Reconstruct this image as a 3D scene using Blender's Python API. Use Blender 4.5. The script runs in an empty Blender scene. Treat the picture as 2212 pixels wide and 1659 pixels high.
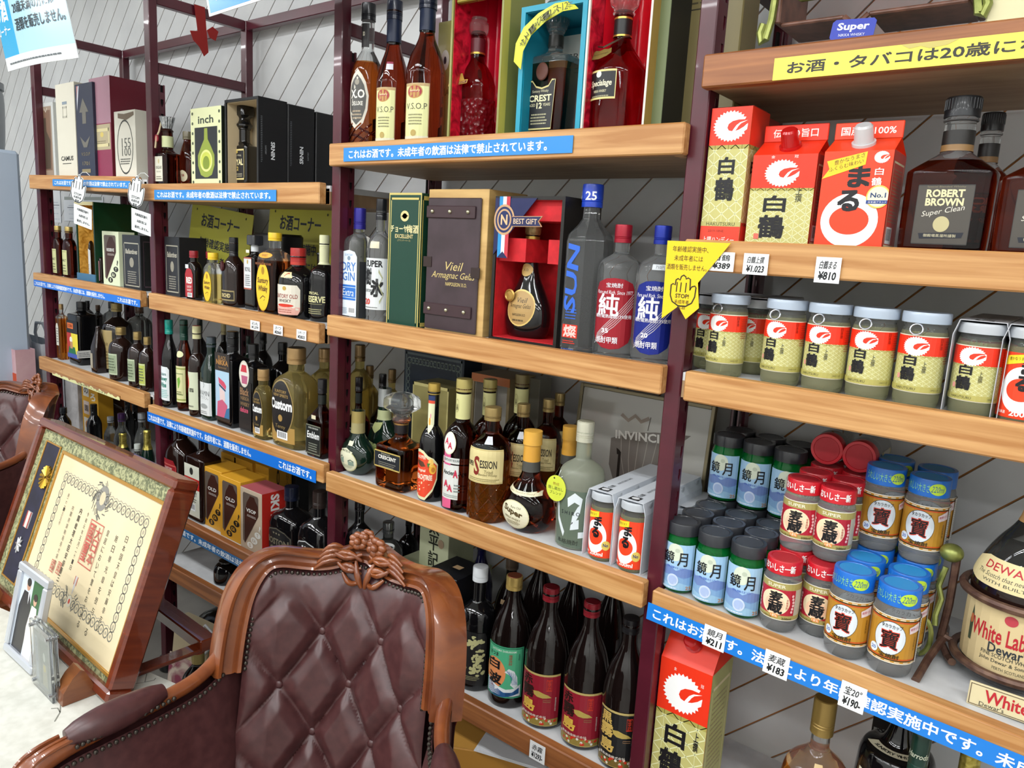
import bpy, math, random
from mathutils import Vector, Matrix
sc = bpy.context.scene
col = sc.collection
random.seed(7)
PI = math.pi

# ---------------------------------------------------------------- camera
# world: X along the racks, Y into the wall, Z up, floor at 0; camera measured from the vanishing points
RW = ((0.7859424, 0.15285301, -0.59910809), (0.61570779, -0.10485282, 0.78096722), (0.05655502, -0.98267077, -0.17652107))
FPX, CX, CY = 1616.8, 1106.0, 829.5
EYE = (0.0, -1.15, 1.5)
cam = bpy.data.cameras.new('camera')
cam_o = bpy.data.objects.new('camera', cam)
col.objects.link(cam_o)
cam.sensor_fit = 'HORIZONTAL'
cam.sensor_width = 36.0
cam.lens = FPX / 2212 * 36.0
cam.clip_start = 0.02
cam_o.matrix_world = Matrix(((RW[0][0], -RW[0][1], -RW[0][2], EYE[0]), (RW[1][0], -RW[1][1], -RW[1][2], EYE[1]),
                             (RW[2][0], -RW[2][1], -RW[2][2], EYE[2]), (0, 0, 0, 1)))
sc.camera = cam_o

# ---------------------------------------------------------------- view, world
sc.view_settings.view_transform = 'Standard'
sc.view_settings.look = 'None'
sc.view_settings.exposure = -0.1
sc.view_settings.gamma = 1.0
sc.view_settings.use_curve_mapping = False
world = bpy.data.worlds.new('world')
sc.world = world
world.use_nodes = True
world.node_tree.nodes['Background'].inputs[0].default_value = (0.9, 0.95, 1.0, 1)
world.node_tree.nodes['Background'].inputs[1].default_value = 0.3
sc.cycles.use_denoising = True
sc.cycles.max_bounces = 10
sc.cycles.diffuse_bounces = 5
sc.cycles.glossy_bounces = 4
sc.cycles.transmission_bounces = 8
sc.cycles.transparent_max_bounces = 12
sc.cycles.caustics_reflective = False
sc.cycles.caustics_refractive = True
sc.cycles.sample_clamp_indirect = 4.0
CEIL = 2.85
LIGHT_W = 10.0
LAMPS = [(x, y) for y in (-1.35, -2.5, -3.6) for x in (-4.4, -2.9, -1.4, 0.1, 1.6)]

# ---------------------------------------------------------------- measuring helpers
def ray(px, py):
    a, b, c = px - CX, py - CY, FPX
    return [RW[i][0] * a + RW[i][1] * b + RW[i][2] * c for i in range(3)]
def onY(px, py, y):
    r = ray(px, py); t = (y - EYE[1]) / r[1]
    return Vector((EYE[0] + t * r[0], y, EYE[2] + t * r[2]))
def onZ(px, py, z):
    r = ray(px, py); t = (z - EYE[2]) / r[2]
    return Vector((EYE[0] + t * r[0], EYE[1] + t * r[1], z))

# ---------------------------------------------------------------- materials
MATS = {}
def lin(h):
    if isinstance(h, (tuple, list)):
        return (h[0], h[1], h[2], 1)
    h = h.lstrip('#')
    v = [int(h[i:i + 2], 16) / 255 for i in (0, 2, 4)]
    return tuple((c / 12.92 if c <= 0.04045 else ((c + 0.055) / 1.055) ** 2.4) for c in v) + (1,)
def M(colr, rough=0.5, metal=0.0, trans=0.0, ior=1.45, coat=0.0, spec=0.5, alpha=1.0):
    key = (str(colr), rough, metal, trans, ior, coat, spec, alpha)
    if key in MATS:
        return MATS[key]
    m = bpy.data.materials.new('mat_' + str(colr).strip('#'))
    m.use_nodes = True
    b = m.node_tree.nodes['Principled BSDF']
    b.inputs['Base Color'].default_value = lin(colr)
    b.inputs['Roughness'].default_value = rough
    b.inputs['Metallic'].default_value = metal
    b.inputs['Transmission Weight'].default_value = trans
    b.inputs['IOR'].default_value = ior
    b.inputs['Coat Weight'].default_value = coat
    b.inputs['Coat Roughness'].default_value = 0.05
    b.inputs['Specular IOR Level'].default_value = spec
    b.inputs['Alpha'].default_value = alpha
    m.diffuse_color = lin(colr)
    MATS[key] = m
    return m
def noise_mat(name, c1, c2, rough=0.5, scale=(1, 1, 1), nscale=8.0, detail=6.0, dist=0.0, bump=0.0, metal=0.0, coat=0.0, lo=0.35, hi=0.65, coords='Object'):
    if name in MATS:
        return MATS[name]
    m = bpy.data.materials.new(name)
    m.use_nodes = True
    nt = m.node_tree
    b = nt.nodes['Principled BSDF']
    tc = nt.nodes.new('ShaderNodeTexCoord')
    mp = nt.nodes.new('ShaderNodeMapping')
    mp.inputs['Scale'].default_value = scale
    nz = nt.nodes.new('ShaderNodeTexNoise')
    nz.inputs['Scale'].default_value = nscale
    nz.inputs['Detail'].default_value = detail
    nz.inputs['Distortion'].default_value = dist
    cr = nt.nodes.new('ShaderNodeValToRGB')
    cr.color_ramp.elements[0].position = lo
    cr.color_ramp.elements[1].position = hi
    cr.color_ramp.elements[0].color = lin(c1)
    cr.color_ramp.elements[1].color = lin(c2)
    L = nt.links.new
    L(tc.outputs[coords], mp.inputs['Vector']); L(mp.outputs[0], nz.inputs['Vector'])
    L(nz.outputs[0], cr.inputs[0]); L(cr.outputs[0], b.inputs['Base Color'])
    b.inputs['Roughness'].default_value = rough
    b.inputs['Metallic'].default_value = metal
    b.inputs['Coat Weight'].default_value = coat
    if bump:
        bp = nt.nodes.new('ShaderNodeBump')
        bp.inputs['Strength'].default_value = bump
        bp.inputs['Distance'].default_value = 0.002
        L(nz.outputs[0], bp.inputs['Height']); L(bp.outputs[0], b.inputs['Normal'])
    MATS[name] = m
    return m
WOOD = noise_mat('lip_wood', '#a9743f', '#c99a63', 0.42, (1.2, 26, 26), 3.2, 8, 0.6, 0.05)
WOOD_DK = noise_mat('lip_wood_dark', '#7e4a26', '#a3673a', 0.4, (1.2, 26, 26), 3.0, 8, 0.6, 0.05)
WOOD_RED = noise_mat('mahogany', '#5c2210', '#6f2d16', 0.22, (3, 3, 20), 3.0, 6, 0.5, 0.0, coat=0.6)
CHAIR_WOOD = noise_mat('carved_wood', '#66331a', '#824722', 0.28, (6, 6, 6), 3.0, 5, 0.8, 0.0, coat=0.5)
SHELF_WHITE = noise_mat('shelf_white', '#b9bbbd', '#cfd1d2', 0.5, (1, 1, 1), 14.0, 6)
UNDER = noise_mat('shelf_underside', '#8d7052', '#a08463', 0.55, (2, 14, 1), 3.0, 6)
MAROON = noise_mat('maroon_paint', '#45121f', '#521826', 0.3, (1, 1, 1), 10.0, 4, coat=0.2)
LEATHER = noise_mat('leather', '#3f2223', '#4b2b2b', 0.34, (1, 1, 1), 60.0, 6, bump=0.05)
BOARD_W = noise_mat('wall_board', '#c3c5c6', '#d0d2d2', 0.45, (1, 1, 1), 5.0, 6)
GROOVE = M('#b5773a', 0.6)

# ---------------------------------------------------------------- mesh builder
class MB:
    def __init__(s):
        s.v = []; s.f = []; s.mi = []; s.mats = []
    def mat(s, m):
        if m not in s.mats:
            s.mats.append(m)
        return s.mats.index(m)
    def add(s, vs, fs, m):
        k = s.mat(m); o = len(s.v)
        s.v += [tuple(p) for p in vs]
        for f in fs:
            s.f.append([i + o for i in f]); s.mi.append(k)
        return s
    def box(s, x0, x1, y0, y1, z0, z1, m, b=0.0):
        if b <= 0:
            vs = [(x, y, z) for z in (z0, z1) for y in (y0, y1) for x in (x0, x1)]
            fs = [(0, 2, 3, 1), (4, 5, 7, 6), (0, 1, 5, 4), (2, 6, 7, 3), (0, 4, 6, 2), (1, 3, 7, 5)]
            return s.add(vs, fs, m)
        b = min(b, (x1 - x0) / 2.1, (y1 - y0) / 2.1, (z1 - z0) / 2.1)
        vs = []; ix = {}
        for i, x in enumerate((x0, x1)):
            for j, y in enumerate((y0, y1)):
                for k, z in enumerate((z0, z1)):
                    sx, sy, sz = (1, -1)[i], (1, -1)[j], (1, -1)[k]
                    ix[i, j, k, 0] = len(vs); vs.append((x, y + sy * b, z + sz * b))
                    ix[i, j, k, 1] = len(vs); vs.append((x + sx * b, y, z + sz * b))
                    ix[i, j, k, 2] = len(vs); vs.append((x + sx * b, y + sy * b, z))
        fs = []
        for i in (0, 1):
            q = [ix[i, 0, 0, 0], ix[i, 1, 0, 0], ix[i, 1, 1, 0], ix[i, 0, 1, 0]]; fs.append(q if i else q[::-1])
            q = [ix[0, i, 0, 1], ix[1, i, 0, 1], ix[1, i, 1, 1], ix[0, i, 1, 1]]; fs.append(q if not i else q[::-1])
            q = [ix[0, 0, i, 2], ix[1, 0, i, 2], ix[1, 1, i, 2], ix[0, 1, i, 2]]; fs.append(q if i else q[::-1])
        for i in (0, 1):
            for j in (0, 1):
                fs.append([ix[i, j, 0, 0], ix[i, j, 1, 0], ix[i, j, 1, 1], ix[i, j, 0, 1]])
                fs.append([ix[i, 0, j, 0], ix[i, 1, j, 0], ix[i, 1, j, 2], ix[i, 0, j, 2]])
                fs.append([ix[0, i, j, 1], ix[1, i, j, 1], ix[1, i, j, 2], ix[0, i, j, 2]])
                for k in (0, 1):
                    fs.append([ix[i, j, k, 0], ix[i, j, k, 1], ix[i, j, k, 2]])
        return s.add(vs, fs, m)
    def lathe(s, rings, m, seg=32, m2=None, lv=None, capb=True, capt=True, ph=0.0):
        """rings: (z, hx, hy, n) superellipse sections; m2/lv: other material below the level"""
        vs = []; fs = []; ms = []
        for (z, hx, hy, n) in rings:
            for k in range(seg):
                a = 2 * PI * k / seg + ph
                c_, s_ = math.cos(a), math.sin(a)
                if n == 2:
                    vs.append((hx * c_, hy * s_, z))
                else:
                    ca = math.copysign(abs(c_) ** (2 / n), c_); sa = math.copysign(abs(s_) ** (2 / n), s_)
                    vs.append((hx * ca, hy * sa, z))
        for i in range(len(rings) - 1):
            for k in range(seg):
                k2 = (k + 1) % seg
                fs.append((i * seg + k, i * seg + k2, (i + 1) * seg + k2, (i + 1) * seg + k))
                ms.append(m2 if (m2 and (rings[i][0] + rings[i + 1][0]) / 2 < lv) else m)
        if capb:
            fs.append(tuple(range(seg))[::-1]); ms.append(m2 or m)
        if capt:
            o = (len(rings) - 1) * seg; fs.append(tuple(range(o, o + seg))); ms.append(m)
        o = len(s.v); s.v += vs
        for f, mm in zip(fs, ms):
            s.f.append([i + o for i in f]); s.mi.append(s.mat(mm))
        return s
    def cyl(s, p0, p1, r0, m, r1=None, seg=12):
        return s.tube([p0, p1], [r0, r0 if r1 is None else r1], m, seg)
    def tube(s, pts, rad, m, seg=8, closed=False):
        pts = [Vector(p) for p in pts]; n = len(pts)
        if not isinstance(rad, (list, tuple)):
            rad = [rad] * n
        vs = []; fs = []; up = None
        for i, p in enumerate(pts):
            a = pts[(i - 1) % n] if (i or closed) else p
            b = pts[(i + 1) % n] if (i < n - 1 or closed) else p
            t = (b - a)
            t = t.normalized() if t.length > 1e-9 else Vector((0, 0, 1))
            if up is None:
                up = t.orthogonal().normalized()
            up = (up - t * up.dot(t))
            up = up.normalized() if up.length > 1e-6 else t.orthogonal().normalized()
            q = t.cross(up)
            for k in range(seg):
                w = 2 * PI * k / seg
                vs.append(p + (up * math.cos(w) + q * math.sin(w)) * rad[i])
        for i in range(n if closed else n - 1):
            j = (i + 1) % n
            for k in range(seg):
                k2 = (k + 1) % seg
                fs.append((i * seg + k, i * seg + k2, j * seg + k2, j * seg + k))
        if not closed:
            fs.append(tuple(range(seg))[::-1]); fs.append(tuple((n - 1) * seg + k for k in range(seg)))
        return s.add(vs, fs, m)
    def sweep(s, pts, frames, sect, m, closed=False, caps=True):
        """sect: list of (a,b); frames: per point (A,B) vectors"""
        vs = []; fs = []; n = len(pts); k = len(sect)
        for p, (A, B) in zip(pts, frames):
            for (a, b) in sect:
                vs.append(Vector(p) + A * a + B * b)
        for i in range(n if closed else n - 1):
            j = (i + 1) % n
            for q in range(k):
                q2 = (q + 1) % k
                fs.append((i * k + q, i * k + q2, j * k + q2, j * k + q))
        if caps and not closed:
            fs.append(tuple(range(k))[::-1]); fs.append(tuple((n - 1) * k + q for q in range(k)))
        return s.add(vs, fs, m)
    def prism(s, poly, m, y0, y1, axis='y'):
        """poly in (x,z), extruded along y"""
        n = len(poly)
        if axis == 'y':
            vs = [(a, y0, b) for a, b in poly] + [(a, y1, b) for a, b in poly]
        elif axis == 'z':
            vs = [(a, b, y0) for a, b in poly] + [(a, b, y1) for a, b in poly]
        else:
            vs = [(y0, a, b) for a, b in poly] + [(y1, a, b) for a, b in poly]
        fs = [tuple(range(n)), tuple(range(2 * n - 1, n - 1, -1))]
        fs += [(i, i + n, (i + 1) % n + n, (i + 1) % n) for i in range(n)]
        return s.add(vs, fs, m)
    def sphere(s, c, r, m, nu=16, nv=10, sc_=(1, 1, 1)):
        vs = []; fs = []
        for i in range(nv + 1):
            t = PI * i / nv
            for k in range(nu):
                p = 2 * PI * k / nu
                vs.append((c[0] + r * sc_[0] * math.sin(t) * math.cos(p), c[1] + r * sc_[1] * math.sin(t) * math.sin(p), c[2] + r * sc_[2] * math.cos(t)))
        for i in range(nv):
            for k in range(nu):
                k2 = (k + 1) % nu
                fs.append((i * nu + k, (i + 1) * nu + k, (i + 1) * nu + k2, i * nu + k2))
        return s.add(vs, fs, m)
    def build(s, name, parent=None, smooth=35, fix=True):
        me = bpy.data.meshes.new(name)
        me.from_pydata(s.v, [], s.f)
        for m in s.mats:
            me.materials.append(m)
        me.polygons.foreach_set('material_index', s.mi)
        if fix:
            import bmesh
            bm = bmesh.new(); bm.from_mesh(me)
            bmesh.ops.recalc_face_normals(bm, faces=bm.faces)
            bm.to_mesh(me); bm.free()
        if smooth:
            me.polygons.foreach_set('use_smooth', [True] * len(me.polygons))
            me.set_sharp_from_angle(angle=math.radians(smooth))
        me.update()
        o = bpy.data.objects.new(name, me)
        col.objects.link(o)
        if parent:
            o.parent = parent
        return o
def tag(o, label=None, cat=None, group=None, kind=None):
    if label: o['label'] = label
    if cat: o['category'] = cat
    if group: o['group'] = group
    if kind: o['kind'] = kind
    return o
def thing(name, label, cat, loc=(0, 0, 0), rz=0.0, group=None, rot=None):
    o = bpy.data.objects.new(name, None)
    o.empty_display_size = 0.02
    col.objects.link(o)
    o.location = loc
    o.rotation_euler = rot or (0, 0, rz)
    return tag(o, label, cat, group)
def copy_tree(o, parent=None):
    c = o.copy(); col.objects.link(c); c.parent = parent
    for ch in list(o.children):
        copy_tree(ch, c)
    return c
def chaikin(P, it=2):
    """corner cutting; a doubled point stays sharp"""
    for _ in range(it):
        Q = [P[0]]
        for i in range(1, len(P) - 1):
            a, b, c = P[i - 1], P[i], P[i + 1]
            if a == b or b == c:
                Q.append(b); continue
            Q.append(tuple(b[k] + (a[k] - b[k]) * 0.25 for k in range(len(b))))
            Q.append(tuple(b[k] + (c[k] - b[k]) * 0.25 for k in range(len(b))))
        Q.append(P[-1]); P = Q
    R = []
    for p in P:
        if not R or any(abs(p[k] - R[-1][k]) > 1e-6 for k in range(len(p))):
            R.append(p)
    return R

# ---------------------------------------------------------------- printing on surfaces
FC = bpy.data.curves.new('lettering', 'FONT')
FC.fill_mode = 'FRONT'
FO = bpy.data.objects.new('lettering', FC)
TXT = {}
def text_tris(s, bold, res=2):
    k = (s, bold, res)
    if k in TXT:
        return TXT[k]
    cjk = any(ord(ch) > 0x2fff for ch in s)
    FC.body = s; FC.offset = 0 if cjk else bold; FC.resolution_u = res
    m = FO.to_mesh()
    vs = [(v.co.x, v.co.y) for v in m.vertices]
    fs = [tuple(p.vertices) for p in m.polygons]
    FO.to_mesh_clear()
    if vs:
        x0 = min(v[0] for v in vs); x1 = max(v[0] for v in vs); y0 = min(v[1] for v in vs); y1 = max(v[1] for v in vs)
        vs = [((x - x0) / max(1e-6, x1 - x0) - 0.5, (y - y0) / max(1e-6, y1 - y0) - 0.5) for x, y in vs]
        asp = (x1 - x0) / max(1e-6, y1 - y0)
    else:
        asp = 1
    TXT[k] = (vs, fs, asp)
    return TXT[k]
def clip(poly, k, lim, keep_less):
    out = []
    n = len(poly)
    for i in range(n):
        a, b = poly[i], poly[(i + 1) % n]
        da = (lim - a[k]) if keep_less else (a[k] - lim)
        db = (lim - b[k]) if keep_less else (b[k] - lim)
        if da >= 0:
            out.append(a)
        if (da > 0 and db < 0) or (da < 0 and db > 0):
            t = da / (da - db)
            out.append((a[0] + (b[0] - a[0]) * t, a[1] + (b[1] - a[1]) * t))
    return out
PAPER = 0.55
class Art:
    """flat print: shapes in (u, v) metres, later layers lie over earlier ones"""
    def __init__(s, rough=0.45):
        s.items = []; s.rough = rough; s.win = None; s.sx = s.sy = 1.0
    def _m(s, c):
        return c if not isinstance(c, (str, tuple, list)) else M(c, s.rough)
    def poly(s, pts, c):
        from mathutils.geometry import tessellate_polygon
        vs = [Vector((p[0], p[1], 0)) for p in pts]
        s.items.append(([(p[0], p[1]) for p in pts], tessellate_polygon([vs]), s._m(c))); return s
    def rect(s, x0, y0, x1, y1, c):
        s.items.append(([(x0, y0), (x1, y0), (x1, y1), (x0, y1)], [(0, 1, 2, 3)], s._m(c))); return s
    def frame(s, x0, y0, x1, y1, t, c):
        return s.rect(x0, y0, x1, y0 + t, c).same().rect(x0, y1 - t, x1, y1, c).same().rect(x0, y0, x0 + t, y1, c).same().rect(x1 - t, y0, x1, y1, c)
    def same(s):
        s.items.append(None); return s
    def ell(s, cx, cy, rx, ry, c, n=28, a0=0, a1=2 * PI):
        full = abs(a1 - a0 - 2 * PI) < 1e-6
        pts = [(cx + rx * math.cos(a0 + (a1 - a0) * i / n), cy + ry * math.sin(a0 + (a1 - a0) * i / n)) for i in range(n if full else n + 1)]
        s.items.append((pts, [tuple(range(len(pts)))], s._m(c))); return s
    def ring(s, cx, cy, rx, ry, t, c, n=28, a0=0, a1=2 * PI):
        pts = []; fs = []
        for i in range(n + 1):
            a = a0 + (a1 - a0) * i / n
            pts.append((cx + rx * math.cos(a), cy + ry * math.sin(a)))
            pts.append((cx + (rx - t) * math.cos(a), cy + (ry - t) * math.sin(a)))
        fs = [(2 * i, 2 * i + 2, 2 * i + 3, 2 * i + 1) for i in range(n)]
        s.items.append((pts, fs, s._m(c))); return s
    def line(s, P, t, c):
        pts = []; fs = []
        for i, p in enumerate(P):
            a = P[max(0, i - 1)]; b = P[min(len(P) - 1, i + 1)]
            d = math.hypot(b[0] - a[0], b[1] - a[1]) or 1
            nx, ny = -(b[1] - a[1]) / d * t / 2, (b[0] - a[0]) / d * t / 2
            pts += [(p[0] + nx, p[1] + ny), (p[0] - nx, p[1] - ny)]
        fs = [(2 * i, 2 * i + 1, 2 * i + 3, 2 * i + 2) for i in range(len(P) - 1)]
        s.items.append((pts, fs, s._m(c))); return s
    def text(s, t, cx, cy, w, h, c, bold=0.0, rot=0.0, shear=0.0, res=2, fit=None):
        vs, fs, asp = text_tris(t, bold, res)
        if fit == 'h':
            w = h * asp
        cr, sr = math.cos(rot), math.sin(rot)
        pts = []
        for x, y in vs:
            x, y = (x * w + shear * y * h), y * h
            pts.append((cx + x * cr - y * sr, cy + x * sr + y * cr))
        if bold and any(ord(ch) > 0x2fff for ch in t):   # heavier strokes: the same glyphs printed a hair apart
            if s.items and s.items[-1] is None: s.items.pop()
            d = bold * .75 * h; e = d * s.sy / s.sx
            for dx, dy in ((-e, -d), (e, -d), (e, d), (-e, d)):
                s.items.append(([(x + dx, y + dy) for x, y in pts], fs, s._m(c)))
            return s
        s.items.append((pts, fs, s._m(c))); return s
    def vtext(s, t, cx, ytop, w, h, c, bold=0.0, gap=1.08):
        for i, ch in enumerate(t):
            s.text(ch, cx, ytop - h * (0.5 + i * gap), w, h, c, bold)
            if i < len(t) - 1: s.same()
        return s
    def arc_text(s, t, cx, cy, r, a_mid, h, c, bold=0.0, spread=None, flip=False):
        n = len(t); da = (spread / max(1, n - 1)) if spread else h * 0.95 / r
        for i, ch in enumerate(t):
            if ch == ' ': continue
            a = a_mid + (n - 1) / 2 * da - i * da if not flip else a_mid - (n - 1) / 2 * da + i * da
            vs, fs, asp = text_tris(ch, bold)
            s.text(ch, cx + r * math.cos(a), cy + r * math.sin(a), h * min(1.1, asp), h, c, bold, rot=(a - PI / 2 if not flip else a + PI / 2))
            s.same()
        s.items.append(([], [], s._m(c))); return s
    def lines(s, x0, y0, x1, y1, n, c, fill=0.45, jit=0.15):
        """tiny unreadable print: rows of short dashes"""
        rnd = random.Random(int((x0 + y0 * 3 + y1 * 7) * 1e5) + n)
        dy = (y1 - y0) / n; P = []; F = []
        for i in range(n):
            ya = y0 + i * dy; x = x0 + rnd.random() * jit * (x1 - x0) * 0.3
            xe = x1 - rnd.random() * jit * (x1 - x0)
            while x < xe:
                L = (0.6 + rnd.random() * 1.6) * dy * 1.3
                o = len(P)
                P += [(x, ya), (min(x + L, xe), ya), (min(x + L, xe), ya + dy * fill), (x, ya + dy * fill)]
                F.append((o, o + 1, o + 2, o + 3)); x += L + dy * 0.35
        s.items.append((P, F, s._m(c))); return s
    def barcode(s, x0, y0, x1, y1):
        s.rect(x0, y0, x1, y1, '#eceff0')
        rnd = random.Random(3); x = x0 + (x1 - x0) * 0.1; P = []; F = []
        while x < x1 - (x1 - x0) * 0.1:
            w = (x1 - x0) * rnd.choice((0.02, 0.035, 0.05)); o = len(P)
            P += [(x, y0 + (y1 - y0) * .2), (x + w, y0 + (y1 - y0) * .2), (x + w, y1 - (y1 - y0) * .1), (x, y1 - (y1 - y0) * .1)]
            F.append((o, o + 1, o + 2, o + 3)); x += w * 1.9
        s.items.append((P, F, s._m('#22262c'))); return s
    def emit(s, surf, parent, name='label', off=0.0004, step=0.00006, mb=None, mirror=False):
        own = mb is None
        mb = mb or MB()
        if isinstance(surf, Cyl) and not surf.dv:
            vv = [p[1] * s.sy for it in s.items if it for p in it[0]]
            if vv:
                rr = [surf.rad(min(vv) + (max(vv) - min(vv)) * i / 12) for i in range(13)]
                if max(rr) - min(rr) > .0003: surf.dv = max(.004, (max(vv) - min(vv)) / 14)
        k = 0; hold = False
        for it in s.items:
            if it is None:
                hold = True; continue
            if not hold: k += 1
            hold = False
            pts, fs, m = it
            pts = [(p[0] * s.sx, p[1] * s.sy) for p in pts]
            o = off + k * step
            for f in fs:
                tri = [pts[i] for i in f]
                polys = [tri]
                if s.win:
                    x0, y0, x1, y1 = s.win
                    for kk, lim, less in ((0, x0, False), (0, x1, True), (1, y0, False), (1, y1, True)):
                        polys = [q for q in (clip(p, kk, lim, less) for p in polys) if len(q) > 2]
                for kk, d in ((0, surf.du), (1, surf.dv)):
                    if not d: continue
                    nxt = []
                    for p in polys:
                        lo = min(q[kk] for q in p); hi = max(q[kk] for q in p)
                        i0 = math.floor(lo / d); i1 = math.floor((hi - 1e-9) / d)
                        if i0 == i1:
                            nxt.append(p); continue
                        for i in range(i0, i1 + 1):
                            q = clip(clip(p, kk, i * d, False), kk, (i + 1) * d, True) if p else []
                            if len(q) > 2: nxt.append(q)
                    polys = nxt
                for p in polys:
                    mb.add([surf.at(u, v, o) for u, v in p], [tuple(range(len(p)))], m)
        if own:
            return mb.build(name, parent, smooth=60, fix=False) if mb.f else None
class Flat:
    du = dv = 0
    def __init__(s, o=(0, 0, 0), ux=(1, 0, 0), uv=(0, 0, 1), n=(0, -1, 0)):
        s.o, s.ux, s.uv, s.n = Vector(o), Vector(ux), Vector(uv), Vector(n)
    def at(s, u, v, k):
        return s.o + s.ux * u + s.uv * v + s.n * k
class Cyl:
    """wraps round a lathe; prof = rings (z,hx,...)"""
    def __init__(s, prof, phi=0.0, dv=0):
        s.p = prof; s.phi = phi; s.dv = dv
        s.r0 = max(q[1] for q in prof); s.du = s.r0 * 0.2
    def rad(s, z):
        P = s.p
        if z <= P[0][0]: return P[0][1]
        for a, b in zip(P, P[1:]):
            if a[0] <= z <= b[0]:
                return a[1] + (b[1] - a[1]) * ((z - a[0]) / (b[0] - a[0]) if b[0] > a[0] else 0)
        return P[-1][1]
    def at(s, u, v, k):
        a = s.phi + u / s.r0; r = s.rad(v) + k
        return Vector((r * math.sin(a), -r * math.cos(a), v))
class Proj:
    """projected straight onto the front of a superellipse section"""
    def __init__(s, prof, du=0.006, dv=0.006):
        s.p = prof; s.du = du; s.dv = dv
    def at(s, u, v, k):
        P = s.p; q = P[-1]
        for a, b in zip(P, P[1:]):
            if a[0] <= v <= b[0]:
                t = (v - a[0]) / (b[0] - a[0]) if b[0] > a[0] else 0
                q = [a[i] + (b[i] - a[i]) * t for i in range(4)]; break
        t = min(0.999, abs(u) / max(1e-6, q[1]))
        y = q[2] * (1 - t ** q[3]) ** (1 / q[3])
        return Vector((u, -(y + k), v))
# ================================================================ room shell
def struct(mb, name, smooth=0):
    return tag(mb.build(name, smooth=smooth), kind='structure')
X0, X1, YB, YF = -6.2, 2.4, 0.40, -4.2
FLOORM = noise_mat('vinyl_floor', '#8f8b84', '#a09c94', 0.35, (1, 1, 1), 6.0, 6)
WALLM = noise_mat('plain_wall', '#d2d2cf', '#dcdcd8', 0.6, (1, 1, 1), 4.0, 4)
struct(MB().box(X0 - .1, X1 + .1, YF - .1, YB + .12, -0.1, 0, FLOORM), 'floor')
struct(MB().box(X0 - .1, X1 + .1, YF - .1, YB + .12, CEIL, CEIL + .1, WALLM), 'ceiling')
struct(MB().box(X0 - .1, X0, YF, YB, 0, CEIL, WALLM), 'wall_left')
struct(MB().box(X1, X1 + .1, YF, YB, 0, CEIL, WALLM), 'wall_right')
struct(MB().box(X0, X1, YF - .1, YF, 0, CEIL, WALLM), 'wall_front')
wall = struct(MB().box(X0, X1, YB + .006, YB + .12, 0, CEIL, GROOVE), 'wall_back')
PITCH = 0.1105
i0 = math.floor((X0 - CEIL + 1.067) / PITCH); i1 = math.ceil((X1 + 1.067) / PITCH)
for i in range(i0, i1 + 1):
    c0, c1 = -1.067 + i * PITCH + 0.0028, -1.067 + (i + 1) * PITCH - 0.0028
    P = [(c0, 0), (c1, 0), (c1 + CEIL, CEIL), (c0 + CEIL, CEIL)]
    P = clip(clip(P, 0, X0, False), 0, X1, True)
    if len(P) > 2:
        MB().prism(P, BOARD_W, YB, YB + .0065).build('board', wall, smooth=0)

# ================================================================ ceiling lamps
TUBE = bpy.data.materials.new('tube_light')
TUBE.use_nodes = True
_b = TUBE.node_tree.nodes['Principled BSDF']
_b.inputs['Base Color'].default_value = (1, 1, 1, 1)
_b.inputs['Emission Color'].default_value = (1, 1, 1, 1)
_b.inputs['Emission Strength'].default_value = 3.0
NUMW = ['first', 'second', 'third', 'fourth', 'fifth']
for i, (x, y) in enumerate(LAMPS):
    L = thing('ceiling_lamp', 'white twin-tube fluorescent ceiling lamp, %s from the left in the %s row from the racks' % (NUMW[i % 5], NUMW[i // 5]), 'lamp', (x, y, CEIL), group='fluorescent ceiling lamps')
    MB().box(-.62, .62, -.11, .11, -.05, 0, M('#e8e8e6', .4), .01).build('housing', L)
    for s in (-1, 1):
        MB().tube([(-.58, s * .06, -.068), (.58, s * .06, -.068)], .013, TUBE, 10).build('tube', L)
        a = bpy.data.lights.new('tube_glow', 'AREA')
        a.shape = 'RECTANGLE'; a.size = 1.15; a.size_y = .04; a.energy = LIGHT_W; a.color = (0.97, 0.985, 1.0)
        ao = bpy.data.objects.new('tube_glow', a); col.objects.link(ao); ao.parent = L
        ao.location = (0, s * .06, -.083)

# ================================================================ steel rack
PX = [-3.205, -2.355, -1.474, -0.568, 0.345]
YP0, YP1 = 0.024, 0.345          # front faces of the front and the rear posts
rack = thing('steel_rack', 'dark maroon painted steel shelving rack along the panelled wall', 'rack', (0, 0, 0))
SLOT_SHADE = M('#0a0607', 0.8)
def slotted(x, y0, y1, z0, z1, m):
    """slotted strip whose face looks to +X, slots are real openings"""
    mb = MB(); p = 0.042; a, b = y0 + .006, y1 - .005; z = z0 + .01
    mb.box(x - .012, x - .008, y0, y1, z0, z1, SLOT_SHADE)  # near-black backing sheet, paints the shade inside the slots
    mb.box(x - .0035, x, y0, a, z0, z1, m); mb.box(x - .0035, x, b, y1, z0, z1, m)
    while z + p < z1:
        mb.box(x - .0035, x, a, b, z + .022, z + p, m)
        mb.prism([(a, z), (a + .004, z), (a, z + .01)], m, x - .0035, x, 'x')
        mb.prism([(b, z), (b, z + .01), (b - .004, z)], m, x - .0035, x, 'x')
        z += p
    return mb
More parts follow.
